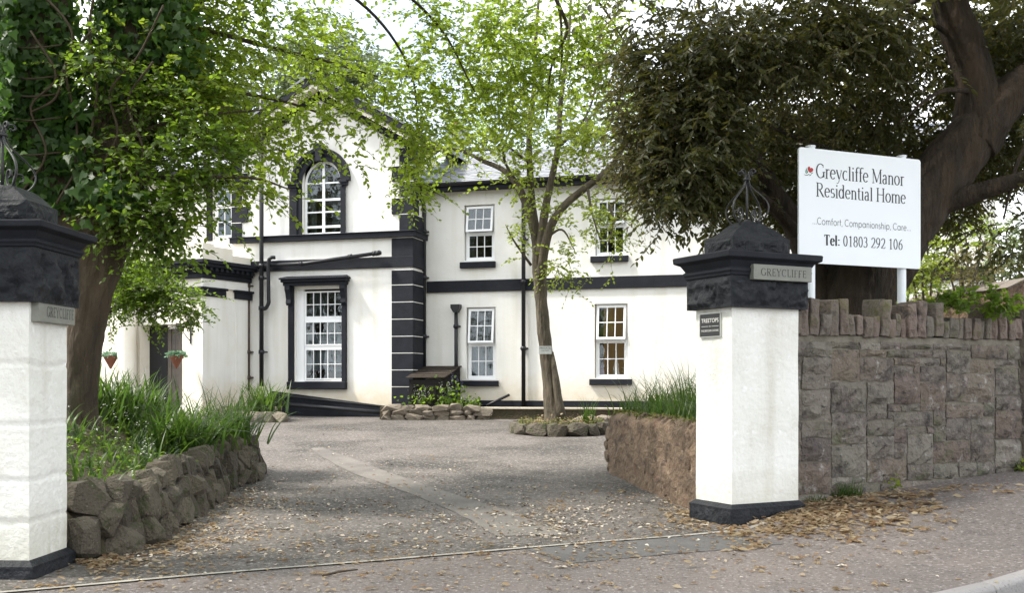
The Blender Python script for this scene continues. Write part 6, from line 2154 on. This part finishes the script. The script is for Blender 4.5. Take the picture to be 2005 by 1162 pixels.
# street trees across the road behind the viewer: the window panes mirror them
def street_tree(x, y, h, n, label, seed):
    t = tag(empty('street_tree', (x, y, -.2)), label=label, cat='tree', group='street trees across the road')
    b = MB()
    b.tube(catmull([(0, 0, 0), (.15, .1, h * .3), (-.1, .2, h * .6), (.1, 0, h * .9)], 6), lerp_list([.4, .3, .22, .08], 19), 12, wob=.1)
    b.build('trunk', M['bark_brown'], t, smooth=True)
    make_crown(t, [('w', x, y, h * .62, 4.6, 4.0, h * .36, n)], M['leaf_dark'], (.22, .36), .6, (.6, 1.2), 9, .3, .3, 26, seed=seed, twigs=False)
for i, (x, y, h) in enumerate(((-39, -9, 18), (-31, -12, 20), (-23, -11, 18), (-15, -13, 19))):
    street_tree(x, y, h, 1700, ['broad dark street tree farthest down the road on the far side', 'tallest dark street tree second farthest down the road on the far side', 'rounded dark street tree third farthest down the road on the far side', 'dark street tree across the road nearest the gateway'][i], 50 + i)
# the crowns of the two gate trees reach out over the pavement above the picture
make_crown(OT, [('w', -5.5, 8.5, 7.4, 3.2, 3.0, 1.6, 600), ('w', -2.2, 5.5, 8.0, 3.2, 3.2, 1.5, 600), ('w', -1.5, 10.5, 8.6, 2.8, 2.8, 1.2, 600), ('w', -7, 4.5, 8, 3, 3, 1.6, 450)], M['leaf_spring'], (.10, .16), .62, (.4, .8), 9, .3, .3, 22, seed=61, twigs=False, name='upper_crown')
make_crown(ET, [('w', 4.5, 10.5, 7.2, 3.4, 3.0, 1.6, 800), ('w', 2.0, 7.6, 7.8, 2.8, 2.8, 1.3, 600), ('w', 7.5, 12.5, 7.6, 3.2, 3.0, 1.6, 600)], M['leaf_dark'], (.14, .2), .34, (.4, .8), 11, .3, .3, 22, 'lance', .6, seed=62, twigs=False, name='upper_crown')
# garden beyond the stone wall on the right
def shrub(px, py, Y, rx, ry, n, label, material, size, seed, dep=.6):
    t = tag(empty('garden_shrub', at(px, py + ry, Y)), label=label, cat='shrub')
    t.location.z = 1.0
    for q in range(4):
        limb(t, [(px + (q - 1.5) * 4, 705, Y), (px + (q - 1.5) * rx * .3, py + ry * .4, Y), (px + (q - 1.5) * rx * .55, py - ry * .5, Y + .1)], [3, 2.2, 1], M['twig'], 'stem', 5)
    make_crown(t, [(px, py, Y, rx, ry, dep, n)], M[material], size, .6, (.25, .5), 8, .15, .3, 14, seed=seed)
    return t
shrub(1815, 530, 17.5, 55, 75, 170, 'fresh lime green shrub right of the notice board post', 'leaf_young', (.07, .11), 31)
shrub(1895, 545, 18.5, 60, 55, 210, 'olive and yellow flecked shrub behind the wall cope', 'leaf_olive', (.06, .1), 32)
shrub(1970, 500, 19.5, 60, 70, 170, 'grey green shrub at the right behind the wall under the dark boughs', 'leaf_far', (.08, .12), 33)
shrub(1760, 560, 19, 40, 55, 90, 'thin green shrub seen between the board posts', 'leaf_mid', (.07, .1), 34)
shrub(1905, 470, 22, 80, 40, 120, 'loose pale green shrub far behind the olive shrub', 'leaf_spring', (.08, .12), 35)
# wall of a neighbouring outbuilding at the right edge
ob = at(1975, 560, 17)
OB = tag(empty('outbuilding', (ob.x, ob.y, 0), R(10)), label='low brown stone outbuilding end at the far right behind the wall', cat='building')
b = MB()
b.prism([(-.02, .6), (3.5, .6), (3.5, at(0, 535, 17).z), (.35, at(0, 546, 17).z), (-.02, at(0, 566, 17).z)], 0, 3.0)
b.build('wall', M['brownwall'], OB)
b = MB()
b.prism([(-.04, at(0, 566, 17).z), (.35, at(0, 546, 17).z + .002), (3.55, at(0, 535, 17).z + .002), (3.55, at(0, 532, 17).z), (.33, at(0, 543, 17).z), (-.06, at(0, 564, 17).z)], -.04, 3.04)
b.build('coping', M['copestone'], OB)

# ------------------------------------------------------------------ grasses and small plants
def blades(name, parent, spots, material, n, L=(.4, .8), w=.010, lean=.5, droop=.6, seed=1, kind='stuff', rndlo=0, clusters=None):
    """Arching blades: each a strip of five segments. spots(rng) -> a point."""
    rg = np.random.default_rng(seed)
    V, F, rn = [], [], []
    for i in range(n):
        p = Vector(spots(rg))
        l = rg.uniform(*L)
        a = rg.uniform(0, 2 * math.pi)
        d = Vector((math.cos(a), math.sin(a), 0))
        sd_ = Vector((-d.y, d.x, 0))
        le, dr = lean * rg.uniform(.2, 1.2), droop * rg.uniform(.3, 1.3)
        ww = w * rg.uniform(.6, 1.3)
        m = 6
        n0 = len(V)
        tw = rg.uniform(-.6, .6)
        q = p.copy()
        ang = math.pi / 2 - le * .6
        for j in range(m):
            f = j / (m - 1)
            hw = ww * (1 - f) ** .6 * (.6 + .4 * math.sin(math.pi * min(1, f * 1.5 + .2)))
            s = sd_ * math.cos(tw * f) + Vector((0, 0, 1)) * math.sin(tw * f)
            V += [q - s * hw, q + s * hw]
            ang -= dr * 2.2 / m * (f + .25)
            q = q + (d * math.cos(ang) + Vector((0, 0, 1)) * math.sin(ang)) * (l / (m - 1))
        for j in range(m - 1):
            F.append((n0 + 2 * j, n0 + 2 * j + 1, n0 + 2 * j + 3, n0 + 2 * j + 2))
        rn += [rndlo + (1 - rndlo) * rg.random()] * (m - 1)
    base = parent.matrix_basis.translation if parent else Vector((0, 0, 0))
    o = link(name, np_mesh(name, [(v.x - base.x, v.y - base.y, v.z - base.z) for v in V], F, material, rn), None, parent)
    if kind: tag(o, kind=kind)
    return o

def bed_spot(cl, sg):
    def f(rg):
        while True:
            c = cl[rg.integers(len(cl))]
            x, y = c[0] + rg.normal() * sg, c[1] + rg.normal() * sg
            if inside_dist(x, y) > .12: return (x, y, mound(x, y) - .02)
    return f
rg = np.random.default_rng(9)
cl = []
while len(cl) < 60:
    x, y = rg.uniform(-6.6, -3.5), rg.uniform(8.8, 15.6)
    if inside_dist(x, y) > .25 and math.hypot(x + 5, y - 12) > .6: cl.append((x, y))
# big tussocks with long arching blades at the drive side
TUS = [(430, 905, 12.9, 'arching grass tussock spilling over the rock wall at the drive corner'), (395, 870, 13.6, 'tall arching grass tussock behind the corner of the rock wall'), (330, 850, 12.8, 'broad green grass tussock in the middle of the bed'),
       (270, 800, 13.4, 'upright strap-leaved clump to the right of the old trunk'), (450, 860, 14.4, 'farthest grass tussock leaning over the drive'), (215, 770, 13.0, 'upright dark green clump beside the old trunk')]
for i, (px, py, Y, lab) in enumerate(TUS):
    c = at(px, py, Y)
    if inside_dist(c.x, c.y) < .25:
        c.x -= .3 + max(0, .25 - inside_dist(c.x, c.y))
    c.z = mound(c.x, c.y)
    t = tag(empty('grass_tussock', c), label=lab, cat='grass tussock', group='grass tussocks in the left bed')
    up_ = i in (3, 5)
    blades('blades', t, lambda rg, c=c: (c.x + rg.normal() * .16, c.y + rg.normal() * .16, c.z - .03), M['blade'], 170, (.45, .85) if up_ else (.6, 1.1), .026 if up_ else .019, .6 if up_ else .9, .6 if up_ else 1.15, 40 + i)
tag(blades('bed_grass', None, bed_spot(cl, .16), M['blade'], 1500, (.25, .6), .015, .9, 1.0, 3), kind='stuff')
# white flowered wild garlic and low leaves in the bed
def flower_specks(spots, n, material, size, seed, name, hl=(.2, .4), stem=True):
    rg = np.random.default_rng(seed)
    V, F = [], []
    for i in range(n):
        p = Vector(spots(rg)); h = rg.uniform(*hl)
        top = p + Vector((rg.normal() * .04, rg.normal() * .04, h))
        for k in range(5):
            a = k * 2 * math.pi / 5 + rg.random()
            d = Vector((math.cos(a), math.sin(a), -.5 + .4 * rg.random())) * size
            s = Vector((-math.sin(a), math.cos(a), 0)) * size * .3
            c = top + Vector((rg.normal(), rg.normal(), rg.normal())) * size * .6
            n0 = len(V)
            V += [c, c + d * .5 + s, c + d, c + d * .5 - s]
            F.append((n0, n0 + 1, n0 + 2, n0 + 3))
    return tag(link(name, np_mesh(name, V, F, material, RNG.random(len(F))), None, None), kind='stuff')
flower_specks(bed_spot(cl, .25), 150, M['petal'], .028, 6, 'bed_flowers')
def leafy_ground(name, spots, n, material, size, seed):
    rg = np.random.default_rng(seed)
    pos = np.array([spots(rg) for _ in range(n)]) + np.abs(rg.normal(size=(n, 3))) * np.array([.0, .0, .06])
    V, F, nf = leaves_np(pos, unit(rg.normal(size=(n, 3)) * np.array([1, 1, .4])), unit(rg.normal(size=(n, 3)) * .4 + np.array([0, -.2, 1])), rg.uniform(*size, n), .7)
    return tag(link(name, np_mesh(name, V, F, material, np.repeat(rg.random(n), nf)), None, None), kind='stuff')
def near_pillar(rg):
    while True:
        x, y = rg.uniform(-5.2, -3.3), rg.uniform(8.6, 12.8)
        if .05 < inside_dist(x, y) < 1.3: return (x, y, mound(x, y))
leafy_ground('ground_leaves', near_pillar, 1300, M['leaf_mid'], (.03, .065), 7)

# right planter: thick grass with white flowers
pcl = []
while len(pcl) < 40:
    t = rg.random(); s = rg.random()
    p = C0.lerp(C1, t)
    pcl.append((p.x + .30 + s * 1.5, p.y - .1 + .2 * rg.random()))
def ter_spot(rg):
    while True:
        c = pcl[rg.integers(len(pcl))]
        q = (c[0] + rg.normal() * .14, c[1] + rg.normal() * .14, .98)
        u_, v_ = uv_of(q[0], q[1])
        if v_ > .9: return q
PG = tag(empty('planter_grass', (2.2, 13, 1.0)), label='thick tuft of long grass with white flowers on the right planter', cat='grass')
blades('blades', PG, ter_spot, M['blade'], 1500, (.4, 1.0), .010, .9, .8, 71)
def front_spot(rg):
    t = .14 + .86 * rg.random()
    p = C0.lerp(C1, t)
    return (p.x + .18 + rg.random() * .35, p.y, .99)
blades('blades', PG, front_spot, M['blade'], 500, (.25, .5), .009, .8, .9, 72)
flower_specks(ter_spot, 90, M['petal'], .026, 8, 'white_flowers', (.3, .5))

# strap-leaved plant by the house corner
c = k0.lerp(k1, .45) + Vector((0, .5, 0)); c.z = gz(c.x, c.y) + .2
SPL = tag(empty('strap_leaved_plant', c), label='bright green strap-leaved plant at the foot of the drainpipes', cat='plant')
blades('blades', SPL, lambda rg: (c.x + rg.normal() * .22, c.y + rg.normal() * .15, c.z), M['blade'], 110, (.7, 1.05), .035, .8, .7, 61, rndlo=.3)
# plants in front of the timber store
def small_plant(px, py, Y, wpx, h, label, flowers, seed):
    p = at(px, py, Y)
    t = tag(empty('flowering_plant', p), label=label, cat='plant', group='plants along the low rock wall')
    rg = np.random.default_rng(seed)
    n = 85
    pos = np.array([[p.x + rg.normal() * wpx / FPX * Y * .5, p.y + rg.normal() * .15, p.z + .04 + abs(rg.normal()) * h * .5] for _ in range(n)])
    V, F, nf = leaves_np(pos, unit(rg.normal(size=(n, 3))), unit(rg.normal(size=(n, 3)) * .6 + np.array([0, -.3, 1])), rg.uniform(.06, .13, n), .8)
    link('leaves', np_mesh('leaves', V - np.array(t.location), F, M['leaf_mid'], np.repeat(rg.random(n), nf)), None, t)
    b = MB()
    tops = []
    for i in range(7):
        q = Vector((rg.normal() * wpx / FPX * Y * .4, rg.normal() * .1, 0))
        e = q + Vector((rg.normal() * .05, 0, h * rg.uniform(.8, 1.35)))
        b.tube([q, e], [.008, .005], 5)
        tops.append(e)
    b.build('stems', M['blade'], t)
    V, F = [], []
    for e in tops:
        for k in range(14):
            c_ = e - Vector((0, 0, .02 * k)) + Vector((rg.normal() * .02, rg.normal() * .02, 0))
            d = Vector((rg.normal(), rg.normal(), -.4)).normalized() * .035
            s = d.cross(Vector((0, 0, 1))) * .4
            n0 = len(V)
            V += [c_, c_ + d * .5 + s, c_ + d, c_ + d * .5 - s]
            F.append((n0, n0 + 1, n0 + 2, n0 + 3))
    link('flowers', np_mesh('flowers', V, F, M[flowers], RNG.random(len(F))), None, t)
small_plant(832, 796, lw0.y + .5, 42, .42, 'pale flowered leafy plant in front of the arched store panels', 'petal', 3)
small_plant(866, 796, lw0.y + .5, 24, .5, 'second pale flowered plant, right of the arched panels', 'petal', 4)
small_plant(888, 794, lw0.y + .45, 22, .6, 'blue flower spikes at the foot of the hopper drainpipe', 'bluepetal', 5)
small_plant(918, 799, lw0.y + .35, 26, .22, 'low bright green plant at the end of the rubble wall', 'petal', 6)
# snowdrop-like clump on the island and weeds at the wall foot
c = at(1150, 832, ic.y - .1)
IC = tag(empty('bulb_clump', (c.x, c.y, ic.z + .2)), label='thin clump of bulb leaves with white flowers beside the slim trunk', cat='plant')
blades('blades', IC, lambda rg: (c.x + rg.normal() * .08, c.y + rg.normal() * .06, ic.z + .18), M['blade'], 40, (.35, .75), .014, .7, .5, 81)
leafy_ground('island_leaves', lambda rg: (ic.x + rg.uniform(-1, 1) * rxi * .8, ic.y + rg.uniform(-1, 1) * .8, ic.z + .2), 350, M['litter'], (.03, .07), 83)
leafy_ground('island_moss', lambda rg: (ic.x + math.cos(a := rg.uniform(3.4, 5.9)) * rxi * .95, ic.y + math.sin(a) * ryi * .93, ic.z + .2), 900, M['moss'], (.02, .05), 84)
def weed(px, py, label, n, L, w, seed, leafy=0):
    d_ = ray(px, py)
    o_ = Vector((*xy_of(0, .10), CAMZ))
    tt = (o_ - Vector((0, 0, CAMZ))).dot(RN) / d_.dot(RN)
    p = Vector((d_.x * tt, tt, 0)); p.z = gz(p.x, p.y)
    t = tag(empty('weed', p), label=label, cat='weed')
    blades('blades', t, lambda rg: (p.x + rg.normal() * .09, p.y + rg.normal() * .03, p.z - .01), M['blade'], n, L, w, .8, .8, seed)
    if leafy:
        rg = np.random.default_rng(seed)
        pos = np.array([[p.x + rg.normal() * .05, p.y - .04 + rg.normal() * .03, p.z + abs(rg.normal()) * .09] for _ in range(leafy)])
        V, F, nf = leaves_np(pos, unit(rg.normal(size=(leafy, 3))), unit(rg.normal(size=(leafy, 3)) * .5 + np.array([0, -.5, 1])), rg.uniform(.03, .06, leafy), .8)
        link('leaves', np_mesh('leaves', V - np.array(t.location), F, M['leaf_young'], np.repeat(rg.random(leafy), nf)), None, t)
weed(1655, 985, 'grassy weed at the foot of the stone wall beside the leaf drift', 130, (.12, .3), .007, 91)
weed(1752, 964, 'small bright leafy weed at the foot of the stone wall', 6, (.05, .1), .005, 92, 26)
weed(1590, 992, 'short weed in the corner between pillar base and wall', 50, (.08, .2), .006, 93)
weed(2000, 925, 'leafy weed at the right end of the stone wall', 20, (.1, .2), .008, 94, 40)
def wall_plant(px, py, rx, ry, n, label, seed):
    Y = 12.35
    t = tag(empty('wall_top_plant', at(px, py + ry, Y)), label=label, cat='plant')
    make_crown(t, [(px, py, Y, rx, ry, .12, n)], M['leaf_mid'], (.06, .10), .75, (.1, .25), 6, .1, .3, 8, seed=seed)
wall_plant(1868, 595, 34, 16, 40, 'round leaved plant growing over the wall cope', 95)
wall_plant(1965, 590, 30, 26, 44, 'fern-like green plant on the wall top at the right', 96)
# trailing greenery of the two baskets
for t in BASKETS:
    rg = np.random.default_rng(int(abs(t.location.x) * 100))
    n = 260
    th = rg.uniform(0, 2 * math.pi, n)
    rr = .05 + .2 * rg.random(n)
    pos = np.stack([rr * np.cos(th), rr * np.sin(th), .34 + .10 * rg.random(n) - .25 * np.maximum(0, rr - .17) * 6 * rg.random(n)], 1)
    V, F, nf = leaves_np(pos, unit(np.stack([np.cos(th), np.sin(th), rg.normal(size=n) * .6], 1)), unit(rg.normal(size=(n, 3)) * .5 + np.array([0, -.3, 1])), rg.uniform(.05, .09, n), .6)
    link('foliage', np_mesh('foliage', V, F, M['basketleaf'], np.repeat(rg.random(n), nf)), None, t)

# ------------------------------------------------------------------ fallen leaves
def litter(name, pts, size, material, seed, aspect=.42):
    rg = np.random.default_rng(seed)
    n = len(pts)
    pos = np.array([(x, y, gz(x, y) + .014 + z) for x, y, z in pts])
    d = rg.normal(size=(n, 3)) * np.array([1, 1, .12])
    nor = unit(rg.normal(size=(n, 3)) * .28 + np.array([0, 0, 1]))
    V, F, nf = leaves_np(pos, d, nor, rg.uniform(*size, n), aspect, 'oval', .35)
    return tag(link(name, np_mesh(name, V, F, material, np.repeat(rg.random(n), nf)), None, None), kind='stuff')
def px_scatter(items, seed):
    """items: (px, py, sx, sy, n) soft patches in the picture, laid on the ground"""
    rg = np.random.default_rng(seed)
    out = []
    for (px, py, sx, sy, n, zz) in items:
        m = max(3, n // 14)
        sub_ = np.stack([px + rg.normal(size=m) * sx, py + rg.normal(size=m) * sy, rg.random(m) ** 2 * .35 + .03], 1)
        for _ in range(n):
            if rg.random() < .35: a_, b__ = px + rg.normal() * sx, py + rg.normal() * sy
            else:
                c = sub_[rg.integers(m)]
                a_, b__ = c[0] + rg.normal() * sx * c[2], c[1] + rg.normal() * sy * c[2]
            q = onground_fast(a_, min(1158, b__))
            if q is not None:
                out.append((q[0], q[1], abs(rg.normal()) * zz))
    return out
def onground_fast(px, py):
    if py < 826: return None
    d = ray(px, py)
    Y = 1.5 / max(1e-3, -d.z)
    Y = min(Y, 40)
    for _ in range(12):
        z = gz(d.x * Y, Y)
        Yn = (z - CAMZ) / d.z
        Y = Y + .6 * (Yn - Y)
    x, y = d.x * Y, Y
    if inside_dist(x, y) > .02: return None
    u_, v_ = uv_of(x, y)
    if -.05 < u_ < .95 and -.06 < v_ < .66: return None
    if v_ > .14 and u_ > .5: return None
    if y > 10.6 and x > C0.x + (C1.x - C0.x) * (y - C0.y) / 4.4 - .03 and v_ > .3: return None
    return x, y
drift = px_scatter([(1560, 1012, 60, 16, 420, .010), (1650, 1000, 80, 18, 640, .012), (1740, 980, 60, 14, 380, .010), (1840, 957, 70, 9, 220, .006), (1620, 1010, 120, 26, 380, .004), (1480, 1040, 60, 12, 200, .008), (1930, 935, 50, 6, 50, .0), (1620, 1040, 110, 14, 200, .0)], 1)
litter('leaf_drift', drift, (.055, .11), M['litter'], 1)
scat = px_scatter([(200, 1105, 30, 10, 200, .01), (350, 1060, 60, 14, 300, .01), (1300, 965, 50, 12, 260, .008), (1345, 1010, 20, 18, 200, .008), (700, 1060, 300, 50, 300, 0), (1150, 1000, 120, 40, 200, 0), (1250, 1075, 170, 40, 260, 0), (900, 1090, 300, 40, 260, 0), (1700, 1080, 200, 50, 70, 0), (300, 1100, 120, 30, 220, 0), (1340, 985, 40, 40, 240, .006), (1260, 945, 40, 16, 150, 0), (450, 985, 40, 20, 160, .006), (380, 1040, 60, 25, 260, .006), (230, 1090, 50, 12, 180, .008), (700, 980, 200, 60, 300, 0), (500, 1130, 200, 20, 60, 0), (1500, 1110, 150, 30, 60, 0), (850, 840, 200, 10, 160, 0)], 2)
litter('fallen_leaves', scat, (.035, .08), M['litter'], 2)
pale = px_scatter([(1150, 1010, 110, 30, 300, 0), (850, 1000, 200, 40, 300, 0), (480, 1000, 80, 24, 300, 0), (1090, 1045, 60, 18, 260, 0), (900, 1040, 130, 40, 260, 0), (520, 985, 60, 18, 380, 0), (420, 1030, 70, 25, 260, 0), (1230, 980, 80, 30, 300, 0), (1050, 980, 150, 30, 260, 0), (650, 1010, 200, 50, 260, 0), (1330, 1010, 30, 25, 110, 0), (300, 1085, 80, 22, 200, 0), (780, 900, 250, 30, 200, 0), (1700, 1070, 250, 45, 30, 0), (600, 1110, 300, 25, 60, 0), (1450, 1120, 300, 25, 40, 0)], 3)
pale = pale[::5] + pale[1::5] + pale[2::5] + pale[3::5]
litter('fallen_petals', pale, (.022, .055), M['palelitter'], 3, .6)
st0, st1 = onground(632, 1133), onground(700, 1121)
STK = tag(empty('fallen_stick', st0), label='thin brown stick lying on the tarmac below the threshold strip', cat='stick')
MB().tube([Vector((0, 0, .018)), (st1 - st0) * .5 + Vector((0, .01, .024)), st1 - st0 + Vector((0, 0, .018))], [.010, .009, .006], 6).build('stick', M['ivystem'], STK, smooth=True)
